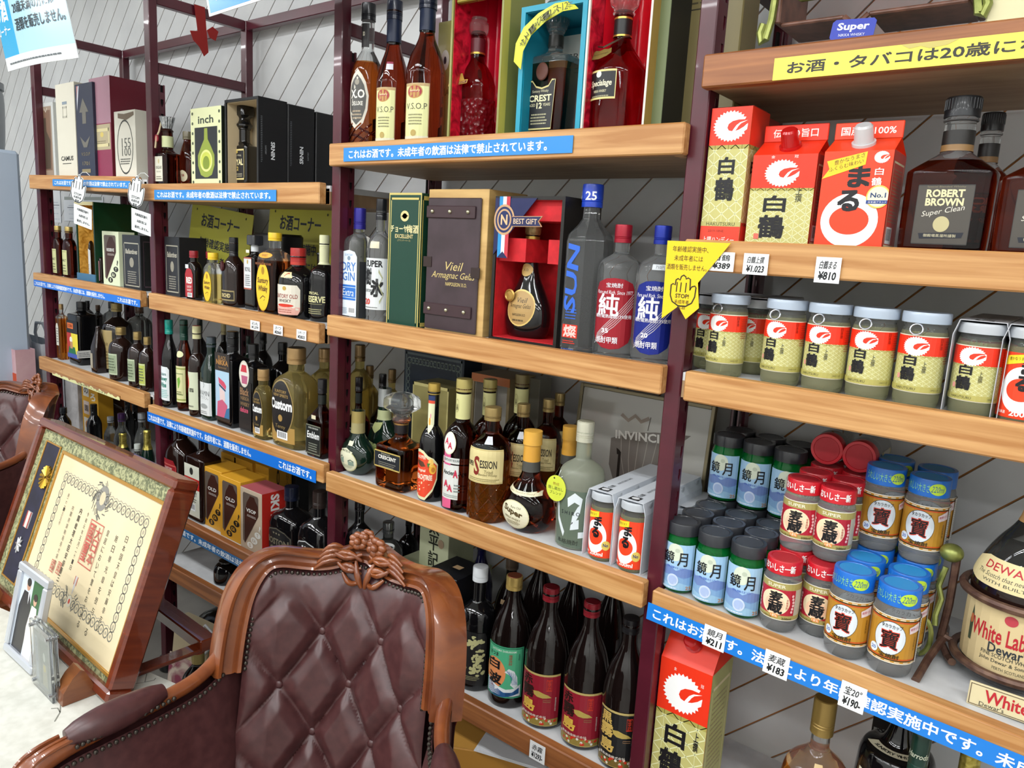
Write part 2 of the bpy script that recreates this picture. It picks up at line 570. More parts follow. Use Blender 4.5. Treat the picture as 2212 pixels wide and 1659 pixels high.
for i, x in enumerate(PX):
    for y in (YP0, YP1):
        MB().box(x, x + .03, y, y + .027, 0, 2.185, MAROON, .002).build('post', rack)
        yy = (y + .027, y + .047) if y == YP0 else (y - .02, y)
        slotted(x + .026, yy[0], yy[1], 0.05, 1.93, MAROON).build('slotted_strip', rack, smooth=0)
    for z in (2.155, 1.962):
        MB().box(x + .003, x + .027, YP0 + .027, YP1, z, z + .03, MAROON, .002).build('cross_bar', rack)
    if i < 4:
        MB().box(x + .03, PX[i + 1], YP1 + .002, YP1 + .03, 2.155, 2.185, MAROON, .002).build('rear_rail', rack)

# ================================================================ shelves
class Shelf:
    pass
SH = {}
LIPH = 0.05
def shelf(key, bay, xl, xr, zl, zr, label, wood=WOOD, holder=False, drop=0.006):
    s = Shelf(); s.xl, s.xr, s.zl, s.zr, s.drop = xl, xr, zl, zr, drop
    s.lip = lambda x: zl + (zr - zl) * (x - xl) / (xr - xl)
    s.z = lambda x: s.lip(x) - drop
    SH[key] = s
    t = thing('shelf_board', label, 'shelf', ((xl + xr) / 2, 0, 0))
    ox = (xl + xr) / 2
    def slab(x0, x1, y0, y1, dt, db, m, bev=.0):
        mb = MB(); mb.box(x0 - ox, x1 - ox, y0, y1, -db, -dt, m, bev)
        mb.v = [(p[0], p[1], p[2] + s.lip(p[0] + ox)) for p in mb.v]
        return mb
    slab(xl, xr, 0, .0225, 0, LIPH, wood, .0025).build('front_lip', t)
    a, b = PX[bay] + .0325, min(PX[bay + 1] - .003, 0.34)
    slab(a, b, .0228, .34, drop, drop + .014, SHELF_WHITE).build('shelf_top', t, smooth=0)
    slab(a, b, .0228, .34, drop + .0142, LIPH - .001, UNDER).build('underside', t, smooth=0)
    slab(PX[bay + 1] - .022, PX[bay + 1] - .0045, .0228, .05, .012, LIPH, wood, .001).build('end_block', t)
    return s
# far left bay, second bay, middle bay, near right bay
shelf('a1', 0, -3.203, -2.389, 1.672, 1.655, 'top wooden-edged shelf of the far left bay, holding gift cartons', WOOD)
shelf('a2', 0, -3.215, -2.378, 1.311, 1.304, 'second shelf of the far left bay with a blue strip under its edge')
shelf('a3', 0, -3.206, -2.375, 0.989, 0.977, 'third shelf of the far left bay with a torn yellow paper strip')
shelf('a4', 0, -3.206, -2.375, 0.640, 0.630, 'lowest far left shelf with silver and purple capped bottles, behind the framed certificate')
shelf('b1', 1, -2.352, -1.490, 1.633, 1.631, 'top shelf of the second bay, holding the black gift cartons', WOOD, True)
shelf('b2', 1, -2.325, -1.487, 1.3045, 1.295, 'second-bay shelf holding the small yellow-capped whisky bottles')
shelf('b3', 1, -2.349, -1.462, 0.9445, 0.9445, 'second-bay shelf with a long blue notice under its edge')
shelf('b4', 1, -2.349, -1.468, 0.611, 0.601, 'second-bay shelf holding small yellow window cartons', WOOD_DK)
shelf('b5', 1, -2.349, -1.468, 0.428, 0.440, 'nearly empty white shelf low behind the armchair', WOOD_DK)
shelf('s1', 2, -1.456, -0.5635, 1.717, 1.717, 'top shelf of the middle bay, holding boxed decanters', WOOD, True)
shelf('s2', 2, -1.456, -0.5635, 1.3206, 1.3206, 'middle-bay shelf holding clear gin and shochu bottles')
shelf('s3', 2, -1.452, -0.561, 0.9285, 0.9285, 'middle-bay shelf with scuffed edge holding round whisky flasks')
shelf('s4', 2, -1.452, -0.561, 0.5200, 0.5200, 'low middle-bay shelf holding tall dark shochu bottles', WOOD_DK)
shelf('r1', 3, -0.543, 0.345, 1.816, 1.816, 'top right shelf with a long yellow notice', WOOD_DK, True)
shelf('r2', 3, -0.545, 0.345, 1.533, 1.533, 'right shelf holding red and gold sake cartons')
shelf('r3', 3, -0.522, 0.345, 1.318, 1.314, 'right shelf holding the row of lidded sake cups')
shelf('r4', 3, -0.543, 0.345, 0.9216, 0.885, 'right shelf stacked with small plastic cups')
shelf('r5', 3, -0.543, 0.345, 0.484, 0.470, 'lowest right shelf under the blue notice, holding the red and gold sake carton')

# ================================================================ notices stuck on the shelf edges
def strip(name, label, cat, key, px0, px1, t0, t1, art_fn, y=-0.0018, x0=None, x1=None, thick=.0006):
    """a thin notice on the lip of shelf `key` between two photo columns, t0..t1 below the lip top"""
    s = SH[key]
    if x0 is None:
        zc = s.lip((s.xl + s.xr) / 2)
        def find(px):
            lo, hi = 0, 1659
            for _ in range(40):
                mid = (lo + hi) / 2; p = onY(px, mid, y)
                if p.z > s.lip(p.x): lo = mid
                else: hi = mid
            return onY(px, lo, y).x
        x0, x1 = find(px0), find(px1)
    w, h = x1 - x0, t1 - t0
    ang = math.atan2(s.lip(x1) - s.lip(x0), w)
    o = thing(name, label, cat, (x0, y, s.lip(x0) - t1), rot=(0, -ang, 0))
    a = Art(.35); bg = art_fn(a, w, h)
    MB().box(0, w, -thick, 0, 0, h, M(bg, .35)).build('sheet', o, smooth=0)
    a.win = (0, 0, w, h)
    a.emit(Flat((0, -thick, 0)), o, 'lettering', off=.0001)
    return o
BLUE1, BLUE2 = '#2e86cf', '#1a6fd0'
def blue(txt, fill=.93, bg=BLUE1, x0=.03, hh=.62, tail=None):
    def f(a, w, h):
        a.text(txt, w * (x0 + fill / 2), h * .5, w * fill, h * hh, '#eef4fa', .03)
        if tail:
            a.same().text(tail[0], w * tail[1], h * .5, w * tail[2], h * hh, '#eef4fa', .03)
        return bg
    return f
LAW = 'これはお酒です。未成年者の飲酒は法律で禁止されています。'
AGE = 'これはお酒です。法律により年齢確認実施中です。未成年者には、酒類を販売しません。'
strip('shelf_notice', 'pale blue notice strip on the top far left shelf edge', 'notice', 'a1', 113, 281, .014, .037, blue(LAW))
strip('shelf_notice', 'blue notice strip on the second far left shelf edge', 'notice', 'a2', 72, 302, .026, .050, blue(AGE, .70, BLUE2, .01, .62, ('これはお酒です。', .90, .16)))
strip('shelf_notice', 'blue notice strip in front of the black gift cartons', 'notice', 'b1', 333, 597, .018, .046, blue(LAW))
strip('shelf_notice', 'long dark blue notice below the wine and black-label bottles', 'notice', 'b3', 318, 683, .022, .054, blue(AGE, .66, BLUE2, .01, .62, ('これはお酒です。', .90, .16)))
strip('shelf_notice', 'dull blue notice below the small yellow cartons', 'notice', 'b4', 352, 640, .024, .052, blue(LAW, .95, '#2c6aa0'))
strip('shelf_notice', 'blue notice strip below the boxed decanters of the middle bay', 'notice', 's1', 743, 1240, .012, .042, blue(LAW, .88))
strip('shelf_notice', 'bright blue notice below the stacked plastic cups', 'notice', 'r4', 1402, 2300, .024, .056, lambda a, w, h: (a.text(AGE, w * .76, h * .5, w * 1.48, h * .62, '#eef4fa', .03), '#1e7ad2')[1], y=-.0018)
def yel(a, w, h):
    a.text('お酒・タバコは20歳になってから', w * .06 + w * .62, h * .5, w * 1.24, h * .52, '#2a2a22', .035)
    a.poly([(w * .50, h * .99), (w * .53, h * .8), (w * .57, h * .86), (w * .6, h * .74), (w * .66, h * .8), (w * .7, h * .99)], '#c0b262')
    return '#f0df55'
strip('shelf_notice', 'yellow notice strip with dark lettering on the top right shelf edge', 'notice', 'r1', 1677, 2290, .018, .049, yel)
def torn(a, w, h):
    P = [(0, h)]; n = 40
    for i in range(n + 1):
        P.append((w * i / n, h * (0.25 + .3 * math.sin(i * 1.7) * math.sin(i * .6 + 1))))
    a.poly([(0, 0), (w, 0)] + [(w * (1 - i / n), h * (.55 + .35 * math.sin(i * 1.9) * math.sin(i * .7))) for i in range(n + 1)], '#e4e3a4')
    a.text('の販売はいたしかねます。', w * .62, h * .32, w * .42, h * .4, '#3a3f2c', .02)
    return '#a9784a'
strip('torn_notice', 'torn pale yellow paper strip on the third far left shelf edge', 'notice', 'a3', 112, 258, .036, .053, torn)
# hand-written price tags
def price(key, pxl, pxr, t0, t1, l1, l2, label):
    def f(a, w, h):
        a.text(l1, w * .5, h * .7, w * .66, h * .32, '#15171b', .012, shear=.15)
        a.same().text(l2, w * .5, h * .28, w * .72, h * .33, '#15171b', .03, shear=.1)
        return '#eceeee'
    return strip('price_tag', label, 'price tag', key, pxl, pxr, t0, t1, f, y=-.0032)
price('r2', 1538, 1591, .018, .048, '白鶴', '¥389', 'white price tag under the tall slim sake carton, nearest the post')
price('r2', 1611, 1665, .018, .050, '白鶴上撰', '¥1.023', 'white price tag under the red-capped sake carton')
price('r2', 1768, 1823, .018, .055, '白鶴まる', '¥810', 'white price tag under the white-capped bright red sake carton')
price('b2', 541, 561, .022, .047, '石丸', '¥1,279', 'small white price tag under the square royal whisky')
price('b2', 591, 611, .022, .047, 'ホワ', '¥2060', 'small white price tag reading 2060 yen')
price('b2', 641, 662, .022, .047, 'リザーブ', '¥2833', 'small white price tag at the right end of the yellow-cap whisky shelf')
price('r4', 1524, 1571, .020, .058, '鏡月', '¥211', 'white price tag on the blue notice below the green cups')
price('r4', 1656, 1709, .020, .060, '麦蔵', '¥183', 'white price tag on the blue notice below the red-lidded cups')
price('r4', 1821, 1876, .020, .062, '宝20°', '¥190-', 'white price tag on the blue notice below the blue-lidded cups')
price('s4', 1146, 1179, .006, .046, '赤霧', '¥1293-', 'white price tag reading 1293 yen below the tall dark bottles')
# ================================================================ bottle and carton builders
G = {
    'dark': M('#120b0a', .06, coat=.3), 'black': M('#0b0b0d', .08, coat=.3), 'brown': M('#1d0f0c', .06, coat=.3),
    'clear': M('#eef1f1', .01, trans=.95, ior=1.3), 'pale': M('#f0ead2', .01, trans=.92, ior=1.3),
    'straw': M('#e4cf82', .01, trans=.92, ior=1.3), 'amber': M('#c8782a', .01, trans=.92, ior=1.3),
    'amber2': M('#a8501a', .01, trans=1, ior=1.33), 'cognac': M('#8a2c14', .01, trans=1, ior=1.33), 'ruby': M('#9c1f28', .01, trans=1, ior=1.33),
    'dkamber': M('#5e1c0d', .01, trans=1, ior=1.33), 'green': M('#0f9a45', .03, trans=.75, ior=1.33), 'dkgreen': M('#0c2118', .05, coat=.3),
    'frost': M('#c2c8b4', .35, trans=.7, ior=1.33), 'smoke': M('#9a9c98', .02, trans=.93, ior=1.3), 'blue': M('#141338', .05, coat=.3), 'petc': M('#f4f6f6', .02, trans=1, ior=1.2),
}
def draw(a, ops):
    for o in ops:
        k = o[0]
        if k == 'r': a.rect(*o[1:])
        elif k == 'e': a.ell(*o[1:])
        elif k == 'f': a.frame(*o[1:])
        elif k == 'g': a.ring(*o[1:])
        elif k == 't': a.text(*o[1:])
        elif k == 'v': a.vtext(*o[1:])
        elif k == 'l': a.lines(*o[1:])
        elif k == 'b': a.barcode(*o[1:])
        elif k == 'p': a.poly(*o[1:])
        elif k == 'n': a.line(*o[1:])
        elif k == 'a': a.arc_text(*o[1:])
        elif k == '=': a.same()
        elif k == 'fn': o[1](a, *o[2:])
    return a
def measure(key, px, y, box=False, asp=1.0, n=2.0):
    """photo columns (left, right, row where read, top row[, top column]) at depth y -> X, width, height, base z"""
    xl, xr, ym, yt = px[:4]
    xt = px[4] if len(px) > 4 else None
    A, B = onY(xl, ym, y), onY(xr, ym, y)
    X = (A.x + B.x) / 2
    w = B.x - A.x
    if not box:
        L = math.hypot(X - EYE[0], y - EYE[1])
        ca, sa = (y - EYE[1]) / L, abs(X - EYE[0]) / L
        q = n / (n - 1)
        w *= ca / ((ca ** q + (asp * sa) ** q) ** (1 / q))
    z = SH[key].z(X)
    # top row is read over the centre: find the height on the vertical through X
    lo, hi = 0.0, 1.0
    for _ in range(40):
        mid = (lo + hi) / 2
        d = Vector((X, y, z + mid)) - Vector(EYE)
        c = [sum(RW[i][k] * d[i] for i in range(3)) for k in range(3)]
        if CY + FPX * c[1] / c[2] > yt: lo = mid
        else: hi = mid
    return X, w, lo, z
def body_rings(w, h, zb=.62, zn=.74, rn=.32, zc=.9, n=2, asp=1.0, sh='r', base=.06, taper=1.0, nn=2, bulge=0.0):
    hx, hy = w / 2, w / 2 * asp
    r = rn * hx
    hb, yb = hx * taper, hy * taper
    P = [(0, hb * .86, yb * .86, n), (0, hb * .86, yb * .86, n), (h * .006, hb * .95, yb * .95, n), (h * base * .6, hb, yb, n)]
    if bulge:
        P += [(h * zb * .35, hb + (hx * (1 + bulge) - hb) * .6, yb + (hy * (1 + bulge) - yb) * .6, n), (h * zb * .7, hx * (1 + bulge), hy * (1 + bulge), n)]
    P += [(h * zb * .93, hx, hy, n)]
    d = zn - zb
    if sh == 'r':
        P += [(h * zb, hx, hy, n), (h * (zb + .5 * d), hx * .9, hy * .92, (n + nn) / 2), (h * (zb + .86 * d), r * 1.45, r * 1.45, nn), (h * zn, r, r, nn)]
    elif sh == 's':
        P += [(h * zb, hx, hy, n), (h * (zb + .12 * d), hx * .97, hy * .97, n), (h * (zb + .85 * d), r * 1.25, r * 1.2, nn), (h * zn, r, r, nn)]
    elif sh == 'f':
        P += [(h * zb, hx, hy, n), (h * (zb + .28 * d), hx * .97, hy * .97, n), (h * (zb + .45 * d), hx * .7, hy * .7, (n + nn) / 2), (h * (zb + .75 * d), r * 1.2, r * 1.2, nn), (h * zn, r, r, nn)]
    elif sh == 'w':   # wine: long curve
        P += [(h * zb, hx, hy, n), (h * (zb + .45 * d), hx * .8, hy * .8, n), (h * (zb + .8 * d), r * 1.25, r * 1.25, nn), (h * zn, r, r, nn)]
    P += [(h * (zn + .02), r, r, nn), (h * (zc - .015), r, r, nn), (h * (zc - .015), r, r, nn), (h * (zc - .012), r * 1.15, r * 1.15, nn), (h * zc, r * 1.15, r * 1.15, nn), (h * zc, r * 1.15, r * 1.15, nn), (h * (zc + .03), r * .85, r * .85, nn)]
    return chaikin(P, 2)
def cut(R, z0, z1, extra):
    def at(z):
        for a, b in zip(R, R[1:]):
            if a[0] <= z <= b[0] and b[0] > a[0]:
                t = (z - a[0]) / (b[0] - a[0]); return tuple(a[i] + (b[i] - a[i]) * t for i in range(4))
        return R[-1]
    Q = [at(z0)] + [q for q in R if z0 < q[0] < z1] + [at(z1)]
    return [(q[0], q[1] + extra, q[2] + extra, q[3]) for q in Q]
def cap_part(root, c, z0, z1, r, name='cap', rough=.3, metal=0.0, ribs=0, seg=28, top=None, grooves=True):
    m = M(c, rough, metal, coat=.2 if not metal else 0)
    h = z1 - z0
    P = [(z0, r * .98), (z0, r), (z0 + h * .12, r), (z0 + h * .12, r)]
    if grooves:
        for t in (.22, .3):
            P += [(z0 + h * t, r), (z0 + h * t, r), (z0 + h * (t + .02), r * .95), (z0 + h * (t + .04), r), (z0 + h * (t + .04), r)]
    P += [(z0 + h * .9, r), (z0 + h * .98, r * .97), (z1, r * .88)]
    Q = []
    for z, q in P:
        if not Q or abs(z - Q[-1][0]) + abs(q - Q[-1][1]) > 1e-7: Q.append((z, q, q, 2))
    mb = MB().lathe(Q, m, seg)
    if ribs:
        for k in range(ribs):
            a = 2 * PI * k / ribs
            x, y = r * math.cos(a), r * math.sin(a)
            mb.tube([(x, y, z0 + h * .36), (x, y, z0 + h * .88)], r * .035, m, 4)
    if top:
        mb.lathe([(z1, r * .86, r * .86, 2), (z1 + .0006, r * .84, r * .84, 2)], M(top, rough, metal), seg)
    return mb.build(name, root)
def surf_for(kind, R, w, h, asp, phi=0.0):
    if kind == 'c': return Cyl(R, phi)
    if kind == 'p': return Proj(R)
    hx, hy = w / 2, w / 2 * asp
    if kind == 'f': return Flat((0, -hy, 0))
    if kind == 's': return Flat((hx, 0, 0), (0, 1, 0), (0, 0, 1), (1, 0, 0))
def bottle(key, px, y, label, glass='dark', form=None, cap=None, arts=(), bands=(), name='whisky_bottle', cat='bottle', lv=None, empty='clear',
           group=None, yaw=0.0, extras=None, seg=36, rings=None, dz=0.0, ph=0.0):
    form = dict(form or {})
    X, w, h, z = measure(key, px, y, False, form.get('asp', 1.0), form.get('n', 2.0))
    asp = form.get('asp', 1.0)
    root = thing(name, label, cat, (X, y, z + dz + .0004), yaw, group)
    R = rings(w, h) if rings else body_rings(w, h, **form)
    mb = MB()
    if lv:
        zl = lv * h
        R2 = cut(R, 0, zl, 0)[:-1] + cut(R, zl, R[-1][0], 0)
        mb.lathe(R2, G[empty], seg, G[glass], zl, ph=ph)
    else:
        mb.lathe(R, G[glass], seg, ph=ph)
    mb.build('glass_body', root, smooth=50 if seg > 12 else 30)
    if cap:
        c = dict(c='#222222', z=.88, r=.34, rough=.3, metal=0.0, ribs=0, top=None, grooves=True); c.update(cap)
        cap_part(root, c['c'], c['z'] * h, h, c['r'] * w / 2, 'cap', c['rough'], c['metal'], c['ribs'], 28, c['top'], c['grooves'])
    for (nm, c, z0, z1, ex) in bands:
        mm = c if not isinstance(c, str) else M(c, .4)
        MB().lathe(cut(R, z0 * h, z1 * h, ex), mm, seg, capb=False, capt=False).build(nm, root)
    for i, it in enumerate(arts):
        kind, ops = it[0], it[1]
        phi = it[2] if len(it) > 2 else {'a': .1, 'b': .2, 's': .32, 'r': .0}[key[0]]
        a = Art(.4); a.sx, a.sy = w, h
        draw(a, ops)
        a.emit(surf_for(kind, R, w, h, asp if seg > 12 else .925, phi), root, 'label', off=.0009)
    if extras: extras(root, w, h, R)
    root['w'], root['h'] = w, h
    return root
def carton(key, px, yf, dep, label, c='#222222', arts=(), name='gift_carton', cat='box', rough=.45, group=None, yaw=0.0, extras=None, bev=.001, m=None, hfix=None, hollow=None, top=None, wfix=None):
    X, w, h, z = measure(key, px, yf, True)
    if hfix: h = hfix
    if wfix: w = wfix
    root = thing(name, label, cat, (X, yf, z + .0004), yaw, group)
    mm = m or M(c, rough)
    if hollow:          # open-fronted case: (wall thickness, lining colour)
        t, lc = hollow
        mb = MB()
        mb.box(-w / 2, -w / 2 + t, 0, dep, 0, h, mm); mb.box(w / 2 - t, w / 2, 0, dep, 0, h, mm)
        mb.box(-w / 2 + t, w / 2 - t, 0, dep, 0, t, mm); mb.box(-w / 2 + t, w / 2 - t, 0, dep, h - t, h, mm)
        mb.box(-w / 2 + t, w / 2 - t, dep - t, dep, t, h - t, mm)
        mb.build('case', root, smooth=0)
        lm = lc if not isinstance(lc, str) else M(lc, .6)
        lb = MB(); e = .0012
        lb.box(-w / 2 + t, -w / 2 + t + e, .004, dep - t, t, h - t, lm); lb.box(w / 2 - t - e, w / 2 - t, .004, dep - t, t, h - t, lm)
        lb.box(-w / 2 + t, w / 2 - t, dep - t - e, dep - t, t, h - t, lm); lb.box(-w / 2 + t, w / 2 - t, .004, dep - t, t, t + e, lm)
        lb.box(-w / 2 + t, w / 2 - t, .004, dep - t, h - t - e, h - t, lm)
        lb.build('lining', root, smooth=0)
    else:
        MB().box(-w / 2, w / 2, 0, dep, 0, h, mm, bev).build('carton_body', root, smooth=30)
        if top:
            MB().box(-w / 2 + .002, w / 2 - .002, .002, dep - .002, h, h + .0008, M(top, .6)).build('lid', root, smooth=0)
    for it in arts:
        kind, ops = it[0], it[1]
        a = Art(.4)
        if kind == 'f': a.sx, a.sy = w, h; sf = Flat((0, 0, 0))
        elif kind == 's': a.sx, a.sy = dep, h; sf = Flat((w / 2, dep / 2, 0), (0, 1, 0), (0, 0, 1), (1, 0, 0))
        else: a.sx, a.sy = w, dep; sf = Flat((0, dep / 2, h), (1, 0, 0), (0, 1, 0), (0, 0, 1))
        draw(a, ops)
        a.emit(sf, root, 'print', off=.0003)
    if extras: extras(root, w, h, dep)
    root['w'], root['h'] = w, h
    return root
RED, GOLDC = '#e5351b', '#c8c07e'
def crane(a, cx, cy, rx, ry, red=RED, white='#f5f6f4'):
    P = []; n = 26
    for i in range(n):
        t = math.radians(20 + 320 * i / n); t2 = math.radians(20 + 320 * (i + .55) / n)
        P.append((cx + rx * math.cos(t) * 1.03, cy + ry * math.sin(t) * 1.03)); P.append((cx + rx * math.cos(t2) * .90, cy + ry * math.sin(t2) * .90))
    P += [(cx + rx * .98, cy - ry * .25), (cx + rx * 1.0, cy + ry * .1)]
    a.poly(P, white)
    a.poly([(cx + rx * x, cy + ry * y) for x, y in ((-.18, -.10), (-.12, .14), (.1, .32), (.45, .40), (.85, .40), (1.08, .38), (1.06, .18), (.93, .08), (.78, -.08), (.5, -.26), (.2, -.36), (-.08, -.28))], red)
    a.poly([(cx + rx * x, cy + ry * y) for x, y in ((.1, -.38), (.22, -.16), (.34, .04), (.55, .22), (.98, .34), (.60, .14), (.47, -.02), (.38, -.2), (.28, -.36))], white)
def sake_art(a, u0, u1, v0, v1, bird=(0, .8, .2, .16), big=True, foot=True, redv=.62, side=False):
    """red top, gold patterned lower half, crane mark and two brush characters"""
    W_, H_ = u1 - u0, v1 - v0
    a.rect(u0, v0, u1, v1, '#bdb873')
    rnd = random.Random(5)
    nx = max(3, int(round(W_ / H_ * 9 * (a.sx / a.sy)))); ny = 8
    zt = v0 + H_ * redv
    for i in range(nx):
        for j in range(ny):
            x = u0 + W_ * (i + .5) / nx; y = v0 + (zt - v0) * (j + .5) / ny
            dx, dy = W_ / nx * .5, (zt - v0) / ny * .5
            for (p, q) in (((x - dx, y - dy), (x + dx, y + dy)), ((x - dx, y + dy), (x + dx, y - dy)), ((x, y - dy), (x, y + dy))):
                a.line([p, q], min(dx, dy) * .16, '#e3e6b8'); a.same()
    a.rect(u0, zt - H_ * .03, u1, zt + .0, '#a89f52')
    a.rect(u0, zt, u1, v1, RED)
    if not side:
        bx, by, brx, bry = bird
        crane(a, bx, by, brx, bry)
def loft(root, name, loops, m):
    pass
# ================================================================ far left bay
def ox(*ops): return list(ops)
carton('a1', (79, 117, 300, 223), .05, .09, 'silver window tin with an amber bottle showing, on the top far left shelf', '#c9ccc9', [('f', [('r', -.4, .03, .4, .95, '#9c8a78'), ('r', -.34, .10, .34, .9, '#7d6250'), ('p', [(-.2, .12), (.25, .12), (.3, .5), (.1, .62), (.1, .8), (-.1, .8), (-.1, .62), (-.25, .5)], '#4f4437'), ('t', 'V', .1, .9, .2, .06, '#c7c0b0')])], rough=.25)
carton('a1', (124, 164, 300, 180), .035, .10, 'cream spirit carton with small black lettering, left of the navy carton', '#d8d4c3', [('f', [('t', 'CAMUS', 0, .21, .66, .05, '#3a3934', .03), ('l', -.28, .15, .28, .17, 1, '#57554e'), ('r', -.15, .78, .1, .81, '#8a96a0'), ('f', -.14, .64, .08, .76, .02, '#b8b5a6')])])
carton('a1', (166, 203, 300, 180), .035, .10, 'navy spirit carton with gold emblems, beside the tall burgundy carton', '#2b3044', [('f', [('p', [(-.4, .98), (-.25, .98), (-.4, .72)], '#c8ccd4'), ('p', [(-.38, .98), (-.32, .98), (-.4, .85)], '#b3463c'), ('p', [(-.05, .85), (.25, .7), (.1, .7), (.1, .58), (-.12, .58), (-.12, .7), (-.28, .7)], '#6d6a62'), ('p', [(-.3, .45), (0, .38), (.3, .45), (.1, .33), (-.1, .33)], '#6d6a62'), ('r', -.25, .06, .25, .1, '#8d815d'), ('t', '1701', 0, .16, .4, .04, '#8d815d'), ('t', 'V.S.O.P', 0, .26, .5, .035, '#8d815d')])], rough=.35)
carton('a1', (197, 241, 300, 167), .045, .13, 'tall burgundy carton with a beige label panel', '#6b1226', [('f', [('r', -.5, .55, .5, 1, '#a97f8e'), ('r', -.5, 0, .5, .30, '#8c3350'), ('r', -.5, .30, .5, .55, '#8c3350'), ('r', -.38, .29, .46, .54, '#b5a988'), ('f', -.33, .32, .38, .50, .03, '#d8cd9c'), ('e', .05, .44, .08, .025, '#d4bf6a'), ('l', -.2, .35, .25, .39, 2, '#8b8163')])], rough=.3)  # pinkish glare on the burgundy front is painted in as paler rectangles
carton('a1', (248, 293, 310, 239), .03, .07, 'cream carton with a black oval mark and worn top, beside the maroon post', '#d3d0c2', [('f', [('g', 0, .47, .38, .40, .025, '#33352f'), ('t', '百', 0, .52, .1, .001, '#33352f'), ('t', '155', .06, .53, .42, .14, '#5b5c55', .0), ('t', '100', .06, .40, .42, .12, '#5b5c55', .0), ('l', -.25, .22, .25, .32, 3, '#5b5c55'), ('p', [(-.3, .90), (.1, .86), (.45, .92), (.45, .97), (0, .95), (-.3, .97)], '#6a5a45')])])
# second shelf
for i, (px, y, lab) in enumerate([((97, 119, 560, 496, 125), .075, 'small amber whisky bottle with an arched label, first in the far left row'), ((114, 142, 560, 488, 140), .06, 'amber bottle with a gold cap and narrow cream label, second in the far left row'), ((136, 168, 570, 490, 155), .06, 'amber bottle with a gold cap, third in the far left row')]):
    bottle('a2', px, y, lab, 'dkamber', dict(zb=.62, zn=.76, rn=.42, zc=.9, n=3, asp=.7), dict(c='#b9a262' if i else '#241d1a', z=.88, r=.46, metal=.6 if i else 0),
           [('p', [('p', [(-.38, .05), (.38, .05), (.38, .45), (.2, .55), (-.2, .55), (-.38, .45)], '#cfd0c0'), ('r', -.25, .42, .25, .5, '#2c2c28'), ('l', -.3, .1, .3, .36, 5, '#4a4a42')] if not i else [('r', -.34, .06, .34, .54, '#c6c893'), ('t', 'MALT', 0, .34, .5, .05, '#44442f', .02), ('l', -.26, .12, .26, .28, 3, '#6d6e50'), ('f', -.3, .08, .3, .52, .02, '#a9aa72')])])
def satin(c1, c2, n):
    return noise_mat(n, c1, c2, .35, (1, 1, 1), 26.0, 3, 2.5, .6)
GOLDSATIN = satin('#a8741f', '#e3b455', 'gold_satin')
REDSATIN = satin('#8d0a1c', '#e0203c', 'red_satin')
REDVELVET = noise_mat('red_velvet', '#b20d18', '#c81420', .7, (1, 1, 1), 60, 3)
GREENCASE = M('#04331d', .25, coat=.2)
carton('a2', (166, 205, 530, 436), .04, .15, 'tall dark green case lined with gold satin, open to the front', hollow=(.007, GOLDSATIN), m=GREENCASE,
       extras=lambda r, w, h, d: (MB().box(-w / 2, w / 2, -.004, .0, 0, .028, M('#3f6c8c', .4)).build('blue_band', r, 0), MB().box(-w / 2, w / 2, -.003, 0, h - .012, h, M('#b9b083', .4)).build('gold_trim', r, 0)))
bottle('a2', (186, 205, 560, 510), .085, 'dark spirit bottle with a white arched label inside the green satin case', 'dark', dict(zb=.7, zn=.86, rn=.5, zc=.95, n=2), None, [('c', [('p', [(-.55, .06), (.55, .06), (.55, .62), (.3, .66), (0, .72), (-.3, .66), (-.55, .62)], '#d4dde2'), ('t', 'OMIC', -.05, .42, .5, .06, '#3f5d70', .01), ('l', -.4, .12, .4, .32, 5, '#5f7480')])], name='spirit_bottle', dz=.009)
bottle('a2', (209, 227, 580, 545), .06, 'small bottle with a dusty pink label beside the green case', 'brown', dict(zb=.75, zn=.85, rn=.4, zc=.93, n=4, asp=.6), None, [('f', [('r', -.42, .08, .42, .72, '#b08088'), ('r', -.2, .2, .2, .24, '#e6cfd2')])], name='miniature_bottle')
bottle('a2', (221, 274, 490, 476), .19, 'clear glass decanter with a flat square stopper behind the small cream carton', 'clear', dict(zb=.55, zn=.68, rn=.35, zc=.8, n=6, asp=.8), None, name='decanter', extras=lambda r, w, h, R: MB().box(-w * .5, w * .5, -w * .3, w * .3, h * .88, h, G['clear'], .006).build('stopper', r))
def skat_art(bg, txt, c1='#1d1a16', lab='SKAT!'):
    return [('p', [(-.34, .93), (.30, .93), (.34, .9), (.34, .62), (-.28, .10), (-.38, .14), (-.38, .9)], '#5d5148'),
            ('p', [(-.3, .1), (-.3, .6), (-.2, .78), (-.1, .85), (-.05, .9), (.15, .9), (.2, .85), (.32, .78), (.33, .62)], '#3b1c12'),
            ('t', txt, 0, .66, .45, .06, '#d8d8d2', .02), ('l', -.2, .56, .25, .6, 2, '#b5aca5'),
            ('e', -.05, .10, .14, .05, c1), ('=',), ('e', .14, .20, .15, .055, c1), ('=',), ('e', .30, .31, .14, .05, c1),
            ('t', 'S', -.05, .10, .1, .06, bg, .03), ('=',), ('t', 'KA', .14, .20, .17, .06, bg, .03), ('=',), ('t', 'T', .30, .31, .1, .055, bg, .03), ('t', '!', .40, .43, .06, .1, c1, .03, -.5)]
carton('a2', (222, 257, 560, 500), .05, .055, 'cream window carton with round black lettering, left of the black carton', '#d3dbbb', [('f', skat_art('#d3dbbb', 'RESERVE')), ('s', [('t', 'RESERVE', 0, .5, .8, .35, '#1f221a', .02, -PI / 2)])])
BALL = [('r', -.5, 0, .5, 1, '#26282c'), ('f', -.42, .06, .42, .86, .02, '#a7a391'), ('t', 'Ballantines', 0, .7, .66, .09, '#b9b5a4', .02, 0, .2), ('e', 0, .5, .12, .09, '#8e8a7c'), ('l', -.25, .12, .25, .36, 6, '#8f8c80')]
